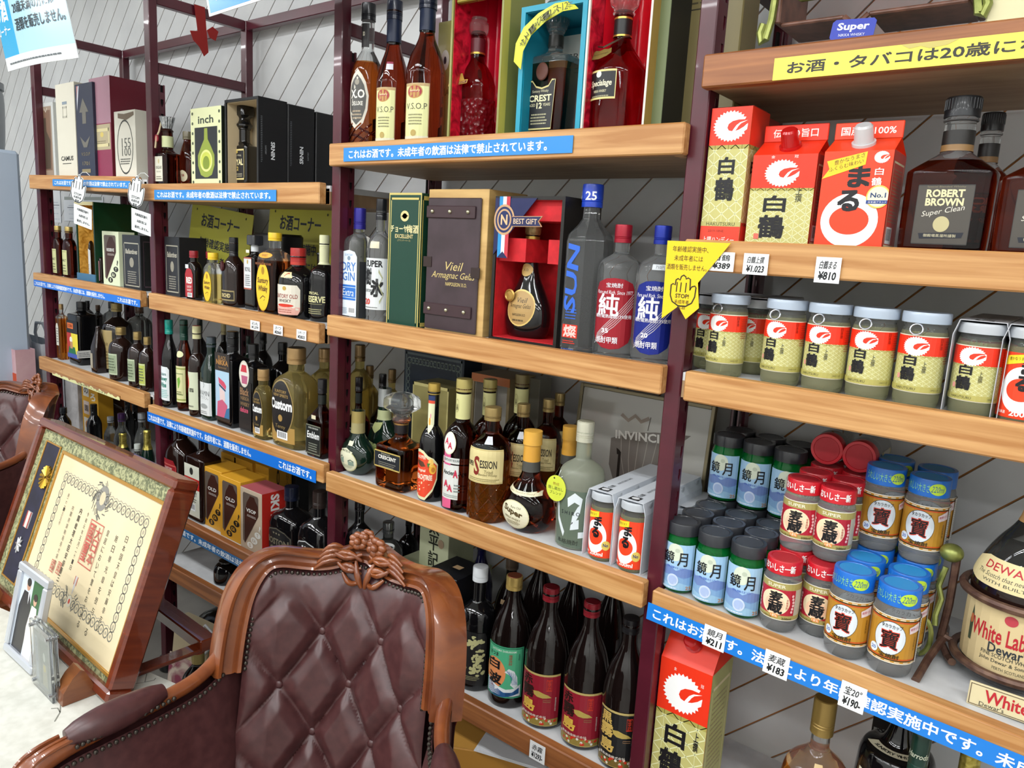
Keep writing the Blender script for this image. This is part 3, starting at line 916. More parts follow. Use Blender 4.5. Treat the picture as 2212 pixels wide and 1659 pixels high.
carton('a2', (266, 304, 570, 508), .04, .09, 'black whisky carton with a thin gold border on the second far left shelf', '#1b1b1e', [('f', BALL), ('s', [('f', -.4, .06, .4, .9, .02, '#4b3a42')])])
# third shelf
for i, (px, y, lab) in enumerate([((110, 134, 720, 652, 137), .10, 'clear bottle of pale amber whisky with a metal cap, at the far left end'), ((122, 148, 730, 657, 156), .06, 'clear square bottle of amber whisky with a tall white label')]):
    bottle('a3', px, y, lab, 'amber', dict(zb=.76, zn=.84, rn=.4, zc=.92, n=6, asp=.9, sh='f'), dict(c='#9a7f56', z=.9, r=.44, metal=.5), [('f', [('r', -.45, .3, .4, .52, '#d9d598'), ('l', -.4, .34, .3, .48, 3, '#6f6a3d')] if not i else [('p', [(-.3, .26), (.3, .26), (.3, .6), (.15, .66), (-.15, .66), (-.3, .6)], '#d3d3c6'), ('l', -.22, .32, .22, .6, 6, '#72726a')])], lv=.74)
def colour_label(a):
    a.rect(-.47, .10, .47, .70, '#1b1a1c'); a.rect(-.40, .57, .10, .66, '#d36a2c'); a.rect(-.47, .10, .47, .17, '#3f55a8')
    a.rect(-.47, .17, -.1, .5, '#b3302c'); a.rect(-.1, .17, .47, .5, '#e2d23a')
    a.ell(-.12, .39, .12, .05, '#e6e4dc'); a.poly([(-.4, .17), (.3, .17), (.2, .28), (-.3, .28)], '#1d6b43'); a.rect(-.2, .25, .02, .36, '#b78a62'); a.text('CUBA', -.14, .615, .36, .05, '#7a2d12', .02)
bottle('a3', (149, 212, 740, 652, 180), .085, 'black square bottle with a red, yellow and green picture label', 'black', dict(zb=.78, zn=.86, rn=.3, zc=.9, n=7, asp=.75, sh='f'), dict(c='#101012', z=.86, r=.36), [('f', [('fn', colour_label)]), ('s', [('r', -.45, .12, .1, .24, '#c9c9c4'), ('l', -.4, .14, .05, .22, 3, '#55565a')])], name='rum_bottle')
bottle('a3', (196, 231, 760, 705), .055, 'low pyramid-shouldered bottle with a cream side label', 'brown', dict(zb=.5, zn=.95, rn=.3, zc=.97, n=6, asp=.9, sh='s'), None, [('f', [('r', -.4, .1, .0, .42, '#9e9684')])])
bottle('a3', (222, 290, 760, 655, 259), .12, 'large dark jug-shaped whisky bottle with a kraft paper label', 'dark', dict(zb=.60, zn=.80, rn=.3, zc=.9), dict(c='#8f7f4e', z=.88, r=.36, metal=.3), [('c', [('r', -.42, .06, .35, .62, '#9c8a5c'), ('g', -.2, .53, .1, .045, .03, '#8a3a28'), ('t', 'Pure Malt', -.05, .42, .5, .05, '#5b4a2c', .0, 0, .3), ('l', -.3, .12, .25, .34, 5, '#6d5d3c')])])
ROUNDF = dict(zb=.58, zn=.80, rn=.36, zc=.88, base=.12)
for i, (px, y, lab, c) in enumerate([((236, 292, 790, 707, 264), .06, 'round dark whisky flask with a sage label, left of two alike', '#8d9c7e'), ((277, 322, 800, 717, 307), .05, 'round dark whisky flask with a sage label, middle of three', '#8d9c7e'), ((301, 340, 810, 728, 330), .045, 'round dark whisky flask with a bright lime label against the post', '#a9b454')]):
    bottle('a3', px, y, lab, 'brown', ROUNDF, dict(c='#a08a58', z=.86, r=.42, metal=.7), [('c', [('r', -.36, .12, .34, .52, c), ('f', -.34, .13, .32, .51, .015, '#c3cbb0'), ('l', -.26, .2, .26, .46, 5, '#5b6650')])], group='round sage-label flasks')
for (px, y, lab) in (((176, 205, 690, 650, 190), .2, 'black-capped dark bottle at the back behind the picture-label bottle'), ((198, 228, 700, 659, 206), .25, 'brown-capped bottle at the back of the third far left shelf'), ((222, 262, 690, 652, 234), .24, 'black-capped clear bottle at the back behind the large jug'), ((274, 330, 700, 660, 290), .2, 'empty-shouldered glass bottle at the back, right of the large jug')):
    bottle('a3', px, y, lab, 'smoke' if 'clear' in lab or 'glass' in lab else 'dark', dict(zb=.72, zn=.84, rn=.3, zc=.9, n=4, asp=.8), dict(c='#17161a' if 'black' in lab else '#5b4331', z=.88, r=.34))
# lowest shelf
bottle('a4', (225, 257, 960, 900, 244), .12, 'clear wine bottle with a silver cap, left of the purple cap', 'smoke', dict(zb=.55, zn=.78, rn=.42, zc=.9, sh='w'), dict(c='#a9adb0', z=.86, r=.46, rough=.35, metal=.4), name='wine_bottle')
bottle('a4', (246, 284, 960, 893, 266), .09, 'clear wine bottle with a purple cap', 'smoke', dict(zb=.55, zn=.78, rn=.42, zc=.9, sh='w'), dict(c='#3a1c49', z=.86, r=.46, rough=.35), name='wine_bottle')
bottle('a4', (290, 326, 960, 892, 307), .11, 'clear wine bottle with a silver cap, right of the purple cap', 'smoke', dict(zb=.55, zn=.78, rn=.42, zc=.9, sh='w'), dict(c='#a9adb0', z=.86, r=.46, rough=.35, metal=.4), name='wine_bottle')
FOIL = noise_mat('gold_foil', '#9a8b3a', '#d3c46a', .3, (1, 1, 1), 90, 4, 1, .4, metal=.8)
for px, y, lab in (((250, 284, 985, 933, 267), .05, 'sparkling wine bottle with gold foil neck, left of two'), ((303, 336, 985, 926, 319), .05, 'sparkling wine bottle with gold foil neck, beside the post')):
    bottle('a4', px, y, lab, 'dkgreen', dict(zb=.5, zn=.74, rn=.44, zc=.95, sh='w'), None, bands=[('foil', FOIL, .66, .99, .0012)], name='sparkling_wine_bottle')
bottle('a4', (287, 309, 1000, 959, 299), .03, 'short bottle with a white cap in front of the foil necks', 'smoke', dict(zb=.7, zn=.8, rn=.6, zc=.88), dict(c='#b9bfb9', z=.85, r=.66), name='wine_bottle')
bottle('a4', (188, 222, 940, 873, 204), .10, 'tall black wine bottle with a black capsule in front of the brown bag', 'black', dict(zb=.6, zn=.8, rn=.4, zc=.93, sh='w'), dict(c='#131316', z=.78, r=.46), name='wine_bottle')
bottle('a4', (123, 157, 950, 880, 140), .06, 'dark bottle with a black cap in front of the white paper bag', 'black', dict(zb=.6, zn=.8, rn=.42, zc=.93, sh='w'), dict(c='#1c1f22', z=.84, r=.5), name='wine_bottle')
for px, y, lab in (((262, 290, 900, 860, 270), .22, 'tall black bottle standing behind the purple cap'), ((278, 306, 905, 868, 287), .26, 'second tall black bottle behind the silver caps')):
    bottle('a4', px, y, lab, 'black', dict(zb=.6, zn=.8, rn=.42, zc=.93, sh='w'), dict(c='#131316', z=.8, r=.48), name='wine_bottle')
carton('a4', (178, 212, 880, 820), .17, .06, 'yellow and white printed snack pouch behind the black wine bottle', '#d9a32c', [('f', [('r', -.4, .7, -.05, .92, '#e6e4d8'), ('t', 'の', -.22, .8, .25, .1, '#4a4038', .03), ('t', 'ろ', .2, .72, .3, .12, '#f2efe0', .05), ('r', -.4, .4, -.05, .62, '#d9c9c0'), ('t', '園', -.22, .5, .22, .1, '#4a4038', .03), ('t', 'C', .25, .5, .2, .1, '#2a2a26', .05), ('r', -.4, .08, .0, .34, '#e6e4d8'), ('e', -.2, .22, .12, .07, '#c98a4a')])], name='snack_pouch', cat='pouch')
carton('a4', (126, 170, 900, 810), .16, .10, 'crumpled white paper bag standing behind the frame', '#c4c3c2', m=noise_mat('crumpled_paper', '#b5b4b4', '#cbcaca', .6, (1, 1, 1), 18, 4, 1.5, .8), name='paper_bag', cat='bag')
def brownbag(r, w, h, d):
    MB().tube([(w * .3, -.006, h * .45), (w * .32, -.03, h * .62), (0, -.04, h * .68), (-w * .3, -.03, h * .6), (-w * .32, -.006, h * .42)], .005, M('#1c120d', .4), 8).build('handle', r)
    MB().box(-w * .38, -w * .2, -.003, 0, h * .66, h * .82, M('#cfccc4', .5), .001).build('round_tag', r)
carton('a4', (212, 296, 880, 828), .275, .05, 'brown leather handbag behind the wine bottles', '#5d3418', name='handbag', cat='bag', rough=.4, bev=.008, extras=brownbag)
# hanging hand signs
def hand_pts(cx, cy, w, h):
    P = [(-.5, .0), (-.5, .5), (-.42, .56), (-.34, .5), (-.32, .75), (-.24, .82), (-.16, .75), (-.12, .92), (-.03, 1.0), (.06, .92), (.08, .82), (.16, .88), (.25, .82), (.27, .3), (.34, .48), (.45, .52), (.5, .44), (.48, .0), (.38, -.3), (.15, -.48), (-.15, -.48), (-.4, -.3)]
    return [(cx + x * w, cy + y * h * .68) for x, y in P]
def hand_sign(px, py, y, label, rz, rx):
    c = onY(px, py, y)
    o = thing('hanging_hand_sign', label, 'sign', c, rot=(0, rx, rz)); o.scale = (.72, .72, .72)
    mb = MB(); white = M('#dfe3e3', .4)
    mb.prism(hand_pts(0, 0, .10, .13), white, 0, .0015)
    mb.build('hand_card', o, smooth=0)
    MB().prism([(-.02, -.05), (.10, -.05), (.115, -.14), (-.005, -.14)], white, 0.0004, .0019).build('text_card', o, smooth=0)
    a = Art(.4); P = hand_pts(0, 0, .092, .122)
    a.line(P + [P[0]], .004, '#22262a')
    for x in (-.034, -.016, .006): a.same().line([(x, .02), (x + .001, .055)], .0035, '#22262a')
    a.text('STOP!', 0, -.003, .05, .011, '#22262a', .02); a.same().text('未成年者', 0, -.018, .05, .011, '#22262a', .02); a.same().text('飲酒', 0, -.033, .025, .011, '#22262a', .02)
    a.emit(Flat((0, 0, 0)), o, 'hand_print', off=.0003)
    a = Art(.4); a.text('年齢確認実施中、', .046, -.07, .08, .012, '#22262a', .02); a.text('未成年者には', .052, -.095, .06, .012, '#22262a', .02); a.text('販売しません。', .056, -.12, .085, .012, '#22262a', .02)
    a.emit(Flat((0, 0.0004, 0)), o, 'text_print', off=.0003)
    MB().tube([(0, 0, .085), (.01, .004, .1), (.03, .008, .105), (.05, .012, .095)], .0012, M('#cfd4d4', .2), 6).build('wire', o)
hand_sign(168, 418, -.03, 'white STOP hand sign hanging at the top far left shelf', .25, .22)
hand_sign(293, 425, -.03, 'white STOP hand sign hanging beside the maroon post', .2, .2)
# sheets pinned on the wall
for pxa, pxb, ya, yb, lab in ((104, 129, 412, 481, 'narrow white calendar sheet on the wall behind the far left bottles'), (133, 221, 424, 481, 'wide white calendar sheet on the wall behind the far left bottles')):
    A, B = onY(pxa, ya, .39), onY(pxb, yb, .39)
    o = thing('wall_calendar', lab, 'calendar', (A.x, .3985, B.z))
    w, h = B.x - A.x, A.z - B.z
    MB().box(0, w, -.0015, 0, 0, h, M('#d6dadf', .5)).build('sheet', o, smooth=0)
    a = Art(); a.rect(.01, h * .86, w * .97, h * .99, '#8c938f' if w > .2 else '#d6dadf'); a.lines(w * .12, h * .1, w * .85, h * .8, 4, '#aab3c2', .12); a.line([(w * .1, h * .55), (w * .9, h * .55)], .004, '#6d7480')
    a.emit(Flat((0, -.0015, 0)), o, 'print', off=.0002)
# ================================================================ second bay
def kings(r, w, h, R):
    pass
def foil_crown(r, w, h, R):
    mb = MB(); n = 18; m = noise_mat('silver_foil', '#8d9194', '#d5d8da', .25, (1, 1, 1), 60, 4, 1, .5, metal=.8)
    rings = []
    vs = []; fs = []
    for j, (z, q) in enumerate(((.80, .34), (.86, .38), (.93, .52), (1.0, .62), (1.0, .3))):
        for k in range(n * 2):
            a = PI * k / n; rr = q * w / 2 * (1 + (.10 if k % 2 else -.04) * (j > 0))
            vs.append((rr * math.cos(a), rr * math.sin(a), z * h + (.004 if k % 2 and j > 1 else 0)))
    for j in range(4):
        for k in range(2 * n):
            k2 = (k + 1) % (2 * n); fs.append((j * 2 * n + k, j * 2 * n + k2, (j + 1) * 2 * n + k2, (j + 1) * 2 * n + k))
    fs.append(tuple(range(8 * n, 10 * n)))
    mb.add(vs, fs, m).build('foil_crown', r)
    wax = M('#8e1a2c', .35)
    MB().cyl((-w * .2, -w * .38, h * .70), (-w * .2, -w * .42, h * .70), w * .16, wax, seg=16).build('wax_seal', r)
    MB().tube([(-w * .1, -w * .18, h * .99), (-w * .16, -w * .30, h * .8), (-w * .2, -w * .4, h * .72), (-w * .26, -w * .44, h * .56)], .0028, M('#cdbb98', .6), 6).build('cord', r)
bottle('b1', (336, 392, 360, 256, 376), .06, 'squat square whisky bottle with crumpled foil top and red wax seal', 'dkamber', dict(zb=.46, zn=.56, rn=.45, zc=.82, n=7, asp=.8, sh='f'), None, [('f', [('r', -.38, .08, .28, .44, '#d9d8c6'), ('t', 'KINGSLAND', -.05, .28, .5, .045, '#3c3a34', .02), ('t', 'PURE MALT', -.05, .22, .4, .025, '#6b685c'), ('e', -.05, .37, .07, .035, '#c5b98f'), ('l', -.3, .11, .2, .17, 2, '#7c796b')])], bands=[('neck_label', '#cdd3a2', .58, .74, .0012)], extras=foil_crown)
def flask(w, h):
    return chaikin([(0, w * .2, w * .1, 2), (0, w * .2, w * .1, 2), (h * .03, w * .3, w * .16, 2), (h * .3, w * .5, w * .24, 2), (h * .55, w * .48, w * .23, 2), (h * .75, w * .3, w * .16, 2), (h * .82, w * .14, w * .14, 2), (h * .9, w * .12, w * .12, 2), (h * .9, w * .12, w * .12, 2), (h, w * .11, w * .11, 2)], 2)
bottle('b1', (386, 428, 350, 285, 410), .10, 'amber oval flask half hidden by the cream carton', 'cognac', form=dict(asp=.48), cap=dict(c='#6d6650', z=.86, r=.34), rings=flask, arts=[('p', [('e', 0, .22, .26, .1, '#c9bda0'), ('t', 'W&M', 0, .23, .2, .05, '#7e2f2b', .02)])], name='flask_bottle')
def inch_art(a):
    a.rect(-.5, 0, .5, 1, '#d8dcae'); a.rect(-.37, .10, .37, .755, '#22262a')
    a.text('inch', 0, .85, .5, .1, '#2f3b32', .02)
    a.poly([(-.05, .74), (.05, .74), (.06, .6), (.14, .53), (.27, .4), (.27, .27), (.18, .15), (.05, .12), (-.05, .12), (-.18, .15), (-.27, .27), (-.27, .4), (-.14, .53), (-.06, .6)], '#8f9f3d')
    a.ell(0, .33, .19, .13, '#c7cf54'); a.ell(0, .3, .11, .09, '#7d8f2e'); a.ring(0, .33, .2, .14, .03, '#dbe08a')
    for k in range(8):
        for x in (-.435, .435):
            a.ell(x, .06 + k * .125, .028, .02, '#47523c'); a.same()
    a.ell(0, .02, .001, .001, '#47523c')
carton('b1', (413, 479, 320, 232), .035, .08, 'pale green carton picturing a round green bottle', '#20241c', [('f', [('fn', inch_art)])], rough=.25)
BLK = M('#121214', .38)
def srn(txt=True, up=True):
    return [('t', 'SRNIN', 0, .42, .42, .42 * .28, '#d9dcde', .03, -PI / 2 if up else PI / 2)] if txt else []
def side_srn(a, x, rot, dep, h):
    a.text('SRNIN', x, .42, .20 * h / dep, .11 * dep / h * 1.6, '#d9dcde', .03, rot)
black1 = carton('b1', (486, 558, 320, 212), .035, .088, 'open black gift case showing a square whisky bottle', m=BLK, hollow=(.007, '#b9a98a'))
def sidetext(root, w, h, d, rot, both=True):
    a = Art(.4); a.text('SRNIN', 0, h * .42, h * .2, h * .055, '#d9dcde', .03, rot); a.same().text('SUNTORY', -.022 if rot < 0 else .022, h * .42, h * .1, h * .018, '#9da2a6', .0, rot)
    a.lines(-d * .42, h * .28, -d * .36, h * .8, 26, '#5d6064', .5)
    a.emit(Flat((w / 2, d / 2, 0), (0, 1, 0), (0, 0, 1), (1, 0, 0)), root, 'print', off=.0004)
sidetext(black1, black1['w'], black1['h'], .088, -PI / 2)
X_, w_, h_, z_ = measure('b1', (486, 558, 320, 212), .035, True)
for i, (yy, dh, lab) in enumerate(((.126, -.003, 'closed black gift carton right behind the open black case'), (.217, -.008, 'rearmost black gift carton behind the open black case'))):
    o = thing('gift_carton', lab, 'box', (X_ + .002 * i, yy, z_ + .0004)); MB().box(-w_ / 2, w_ / 2, 0, .088, 0, h_ + dh, BLK, .002).build('carton_body', o)
    if i == 0: sidetext(o, w_, h_, .088, PI / 2)
def royal_stop(r, w, h, R):
    m = M('#0c0c0e', .1, coat=.4)
    MB().lathe(chaikin([(h * .70, w * .2, w * .2, 2), (h * .74, w * .3, w * .3, 2), (h * .78, w * .2, w * .2, 2), (h * .83, w * .17, w * .17, 2), (h * .86, w * .3, w * .26, 4), (h * .86, w * .3, w * .26, 4), (h * .98, w * .3, w * .26, 4), (h, w * .22, w * .2, 4)], 1), m).build('stopper', r)
    MB().sphere((-w * .3, -w * .2, h * .62), w * .1, M('#8c2a20', .3), sc_=(.6, .6, 1)).build('wax_seal', r)
    MB().tube([(-w * .1, -w * .2, h * .7), (-w * .3, -w * .22, h * .6), (-w * .36, -w * .3, h * .5)], .0015, M('#b06a3a', .5), 6).build('cord', r)
bottle('b1', (498, 560, 345, 233, 548), .088, 'black square decanter with a gold-framed label in the open case', 'black', dict(zb=.46, zn=.54, rn=.36, zc=.7, n=8, asp=.55, sh='f'), None, [('f', [('r', -.42, .06, .42, .44, '#26272b'), ('f', -.42, .06, .42, .44, .02, '#d9c98a'), ('t', 'Suntory Whisky', 0, .36, .5, .03, '#c9c4a8', 0, 0, .2), ('t', 'ROYAL', 0, .28, .7, .08, '#e9deaa', .03), ('t', '12', 0, .2, .16, .05, '#d9c26a', .03), ('l', -.3, .1, .3, .15, 2, '#a9a48c'), ('e', 0, .405, .05, .018, '#c9b25a')])], extras=royal_stop, name='decanter', dz=.008)
# shelf two
def sign_yellow(px, rx, lab, y):
    c = onY(px[0], px[1], y); w = onY(px[2], px[1], y).x - c.x; h = .30
    o = thing('yellow_sign', lab, 'sign', (c.x - .02, y, SH['b2'].z(c.x) + .001), rot=(-.08, rx, 0))
    MB().box(0, w, 0, .003, 0, h, M('#c3c04a', .45), .001).build('panel', o)
    a = Art(.45); dk = '#2a3040'
    a.text('お酒コーナー', w * .5, h * .83, w * .62, h * .15, dk, .03); a.same().text('年齢確認実施中、', w * .5, h * .58, w * .62, h * .11, dk, .02)
    a.same().text('未成年者には', w * .55, h * .40, w * .5, h * .10, dk, .02); a.same().text('酒類を販売しません。', w * .56, h * .24, w * .62, h * .09, dk, .02)
    P = hand_pts(w * .14, h * .38, w * .18, h * .24); a.line(P + [P[0]], .004, dk)
    for x in (.1, .9): a.ell(w * x, h * .94, .003, .004, '#3a3a20')
    a.emit(Flat((0, 0, 0)), o, 'lettering', off=.0003)
sign_yellow((400, 483, 531), .10, 'yellow sign panel standing behind the small whisky bottles, left of two', .275)
sign_yellow((574, 485, 716), .03, 'yellow sign panel half hidden behind the tall yellow-capped bottle, right of two', .275)
o = carton('b2', (357, 388, 580, 512), .05, .09, 'black whisky carton with a thin gold border behind the maroon post', '#1b1b1e', [('f', BALL)])
bottle('b2', (402, 438, 610, 542, 420), .05, 'small dark bottle with a red label and red cap', 'dark', dict(zb=.62, zn=.78, rn=.42, zc=.9, n=6, asp=.6), dict(c='#8c1a24', z=.86, r=.5), [('f', [('p', [(-.45, .06), (.40, .06), (.40, .52), (.25, .62), (0, .65), (-.3, .62), (-.45, .52)], '#a3232c'), ('t', 'RED', 0, .4, .62, .13, '#f0ebe2', .04), ('t', 'SUNTORY', 0, .27, .5, .05, '#e6d6d0', .01), ('t', 'WHISKY', 0, .2, .5, .05, '#e6d6d0', .01), ('b', -.2, .06, .3, .15)]), ('f', [('r', -.4, .64, -.05, .72, '#d5d8da')])])
bottle('b2', (440, 462, 600, 544, 452), .12, 'small red-capped bottle peeking out behind the yellow-capped flask', 'dark', dict(zb=.62, zn=.78, rn=.42, zc=.9), dict(c='#8c1a24', z=.86, r=.5))
def kaku_ribs(r, w, h, R):
    pass
KAKU = [('e', -.05, .33, .36, .30, '#e8bf2c'), ('g', -.05, .33, .36, .30, .012, '#b98f1d'), ('e', -.05, .53, .08, .05, '#a8801d'), ('t', 'Suntory', -.05, .40, .56, .09, '#4a2a18', .03), ('t', 'Whisky', -.05, .30, .5, .09, '#4a2a18', .03), ('n', [(-.2, .18), (-.05, .22), (.08, .2), (0, .16)], .012, '#4a2a18')]
bottle('b2', (440, 483, 620, 546, 461), .055, 'small clear yellow whisky flask with a yellow oval label', 'straw', dict(zb=.66, zn=.8, rn=.4, zc=.9, n=6, asp=.6), dict(c='#e3c02a', z=.86, r=.5), [('f', KAKU)], lv=.58)
def wax_arc(r, w, h, R):
    MB().cyl((-w * .25, -w * .34, h * .58), (-w * .27, -w * .40, h * .58), w * .2, M('#4a1a1e', .4), seg=18).build('wax_seal', r)
bottle('b2', (480, 532, 620, 513, 520), .06, 'dark round-shouldered bottle with a low black label and wax seal', 'brown', dict(zb=.5, zn=.74, rn=.32, zc=.92, n=2.6, asp=.8), dict(c='#17171a', z=.70, r=.36, grooves=True), [('p', [('r', -.44, .09, .44, .24, '#1f1b18'), ('f', -.44, .09, .44, .24, .02, '#8f8258'), ('t', 'ORCHID', 0, .165, .62, .06, '#d6c68c', .02)])], extras=wax_arc)
bottle('b2', (528, 575, 620, 508, 560), .075, 'black square bottle with a narrow white label beside the tall yellow cap', 'black', dict(zb=.68, zn=.76, rn=.38, zc=.88, n=8, asp=.8, sh='f'), None, [('f', [('r', -.42, .27, .30, .70, '#cfd3d5'), ('f', -.42, .27, .30, .70, .02, '#a35a4a'), ('t', 'ROYAL', -.06, .54, .5, .06, '#3a3a3e', .02), ('l', -.3, .32, .2, .48, 6, '#6d7074'), ('e', -.06, .64, .06, .03, '#b89a4a')]), ('f', [('r', -.2, .76, .1, .8, '#d8d8c8')])], bands=[('neck_label', '#cfd3d5', .78, .86, .001)], extras=lambda r, w, h, R: MB().lathe(chaikin([(h * .86, w * .3, w * .3, 2), (h * .87, w * .36, w * .34, 5), (h * .87, w * .36, w * .34, 5), (h * .99, w * .36, w * .34, 5), (h, w * .3, w * .28, 5)], 1), M('#2a2c30', .2, coat=.4)).build('stopper', r))
def kaku_cut(r, w, h, R):
    m = M('#b98f1d', .3)
    for k in range(5):
        pass
bottle('b2', (557, 633, 620, 503, 598), .07, 'tall square whisky bottle with yellow cap and yellow oval label', 'amber2', dict(zb=.68, zn=.80, rn=.36, zc=.92, n=5, asp=.8, base=.03), dict(c='#e3c02a', z=.90, r=.42), [('f', KAKU + [('l', -.45, .60, .45, .66, 1, '#6b3a16')]), ('p', [('e', .02, .72, .34, .035, '#dd9f2c'), ('t', 'WHISKY', .02, .72, .3, .03, '#6b3a16')])], lv=.66)
OLDF = dict(zb=.52, zn=.74, rn=.36, zc=.88, base=.16)
bottle('b2', (602, 688, 640, 536, 650), .065, 'squat round black bottle with white and pink label and red cap', 'black', OLDF, dict(c='#a3231f', z=.80, r=.40), [('c', [('p', [(-.40, .06), (.36, .06), (.42, .12), (.42, .42), (.34, .48), (-.38, .48), (-.42, .42), (-.42, .12)], '#d8d3c4'), ('p', [(-.40, .06), (.36, .06), (.42, .12), (.42, .17), (-.42, .17), (-.42, .12)], '#d9a69a'), ('e', 0, .43, .06, .03, '#b89a4a'), ('t', 'SUNTORY OLD', 0, .32, .72, .06, '#8d2a22', .01), ('t', 'WHISKY', 0, .255, .4, .045, '#3f2d26', .01), ('e', .0, .19, .26, .022, '#c8321f'), ('l', -.25, .09, .25, .15, 2, '#a86a5e')]), ('c', [('p', [(-.2, .58), (.22, .58), (.16, .66), (-.14, .66)], '#d9c99c'), ('n', [(-.05, .6), (.05, .64), (.12, .64)], .012, '#b3261f')])], bands=[('collar', '#b5362a', .76, .80, .002)])
bottle('b2', (668, 732, 640, 508, 712), .085, 'dark round bottle with gold lettering, cut off by the maroon post', 'black', dict(zb=.5, zn=.68, rn=.30, zc=.9, base=.1), dict(c='#cfd0a8', z=.80, r=.34), [('c', [('t', 'SPECIAL', -.05, .33, .45, .03, '#d3cf9c', .02), ('t', 'RESERVE', .0, .26, .8, .075, '#d3cf9c', .03), ('n', [(-.4, .205), (.3, .205)], .006, '#8d8a60'), ('l', -.35, .09, .3, .16, 3, '#9d9a74')])], bands=[('neck_label', '#cfd0a8', .66, .86, .0012)])
o = thing('whisky_carton', 'matt black rounded carton behind the square white-label bottle', 'box', (onY(600, 560, .17).x, .17, SH['b2'].z(-1.9) + .0004))
MB().lathe(chaikin([(0, .075, .05, 4), (0, .075, .05, 4), (.205, .075, .05, 4), (.205, .075, .05, 4), (.212, .07, .046, 4)], 1), M('#101112', .3)).build('carton_body', o)
bottle('b2', (676, 704, 600, 535, 690), .17, 'small cream-labelled black bottle behind the squat round one', 'black', dict(zb=.55, zn=.72, rn=.4, zc=.9), None, [('c', [('r', -.4, .3, .4, .42, '#d3c9a0')])])
# shelf three
WINEF = dict(zb=.55, zn=.76, rn=.42, zc=.95, sh='w')
bottle('b3', (350, 386, 830, 691, 376), .055, 'honey wine bottle with a flared neck and teal capsule', 'black', dict(zb=.58, zn=.80, rn=.42, zc=.95, sh='w', taper=1.08), dict(c='#168c7e', z=.84, r=.50), [('c', [('p', [(-.55, .10), (.42, .08), (.42, .44), (.3, .47), (-.5, .48)], '#d8dfe2'), ('t', 'Kodama', -.02, .39, .5, .035, '#2b6b64', .02, 0, .2), ('t', 'Honey', -.02, .33, .62, .06, '#167565', .04, 0, .2), ('t', 'Wine', -.02, .265, .5, .06, '#167565', .04, 0, .2), ('l', -.4, .12, .35, .22, 5, '#7fb9b3')])], name='wine_bottle')
bottle('b3', (382, 418, 840, 691, 411), .065, 'fruit wine bottle with a cream framed label and green capsule', 'cognac', dict(zb=.56, zn=.78, rn=.44, zc=.95, sh='w'), dict(c='#12382c', z=.78, r=.5), [('c', [('r', -.5, .10, .48, .50, '#cfcf9a'), ('f', -.5, .12, .48, .48, .015, '#8f9a4a'), ('f', -.25, .18, .32, .42, .008, '#6d7d4a'), ('p', [(-.1, .36), (.1, .38), (.15, .33), (.05, .27), (-.02, .25)], '#6fa53c'), ('l', -.2, .19, .28, .23, 2, '#77784f')]), ('c', [('e', .05, .63, .32, .035, '#d3d3a6')])], name='wine_bottle')
bottle('b3', (408, 447, 850, 704, 434), .055, 'dark bottle with a pale label bearing a red disc', 'brown', dict(zb=.58, zn=.70, rn=.44, zc=.92), dict(c='#c5c293', z=.86, r=.5, top='#a33a34'), [('c', [('r', -.55, .08, .45, .50, '#c9cfb4'), ('e', -.42, .38, .28, .09, '#c5261f'), ('t', 'uma', .05, .30, .3, .045, '#33342c', .03), ('l', -.4, .11, .2, .15, 1, '#86897a')])], name='spirit_bottle')
bottle('b3', (434, 483, 860, 728, 468), .065, 'green square-shouldered wine bottle with a white label', 'dkgreen', dict(zb=.60, zn=.80, rn=.42, zc=.92, n=4, asp=.85, sh='s'), dict(c='#3b444a', z=.88, r=.46), [('p', [('r', -.47, .06, .47, .46, '#d3d8d8'), ('t', 'WAMIN', 0, .33, .8, .06, '#4a4e50', .0), ('t', 'ビワミン。', 0, .275, .7, .04, '#4a4e50', .0), ('e', 0, .17, .3, .03, '#9a9f9f'), ('l', -.3, .08, .3, .12, 2, '#777c7c'), ('n', [(0, .40), (.05, .43), (0, .45)], .02, '#5b6062')])], name='wine_bottle')
def nikka_pic(a):
    a.rect(-.46, .07, .46, .78, '#2a2320'); a.text('BLACK', 0, .73, .5, .04, '#8c6a3c', .02); a.text('NIKKA', 0, .68, .74, .055, '#a5763a', .04); a.text('Special', 0, .625, .5, .03, '#8c6a3c', .0, 0, .3)
    a.rect(-.43, .10, .43, .59, '#a8c6da')
    # generic stand-in colour blocks in place of the portrait
    a.poly([(-.25, .52), (.12, .48), (.25, .44), (.2, .40), (-.2, .46)], '#c94a62'); a.poly([(-.22, .455), (.22, .395), (.2, .38), (-.2, .43)], '#26304a')
    a.poly([(-.18, .42), (.15, .38), (.18, .28), (-.15, .26)], '#d9c3c0'); a.poly([(-.35, .1), (.35, .1), (.3, .24), (0, .29), (-.3, .26)], '#c25b78'); a.poly([(.1, .1), (.43, .1), (.43, .22), (.25, .2)], '#3a6d96')
bottle('b3', (468, 541, 850, 716, 515), .07, 'black square bottle with a pale blue picture label', 'black', dict(zb=.70, zn=.78, rn=.36, zc=.94, n=9, asp=.8, sh='f'), dict(c='#141416', z=.80, r=.40, top='#a8875a'), [('f', [('fn', nikka_pic)])])
def nikka_dx(a):
    a.rect(-.44, .04, .44, .58, '#1e1b1b'); a.ell(-.05, .67, .36, .15, '#c9c4b4'); a.ell(-.05, .67, .32, .13, '#d9d3c8'); a.poly([(-.3, .69), (.15, .69), (.1, .77), (-.2, .77)], '#c23a46'); a.poly([(-.2, .56), (.15, .56), (.2, .65), (-.25, .65)], '#b05a78')
    a.text('Black', -.03, .47, .62, .085, '#8d6a4a', .03); a.text('NIKKA', 0, .395, .6, .045, '#7d6446', .03); a.text('WHISKY', 0, .33, .66, .045, '#7d6446', .03); a.text('deluxe', -.05, .265, .58, .06, '#c0506a', .03, 0, .15)
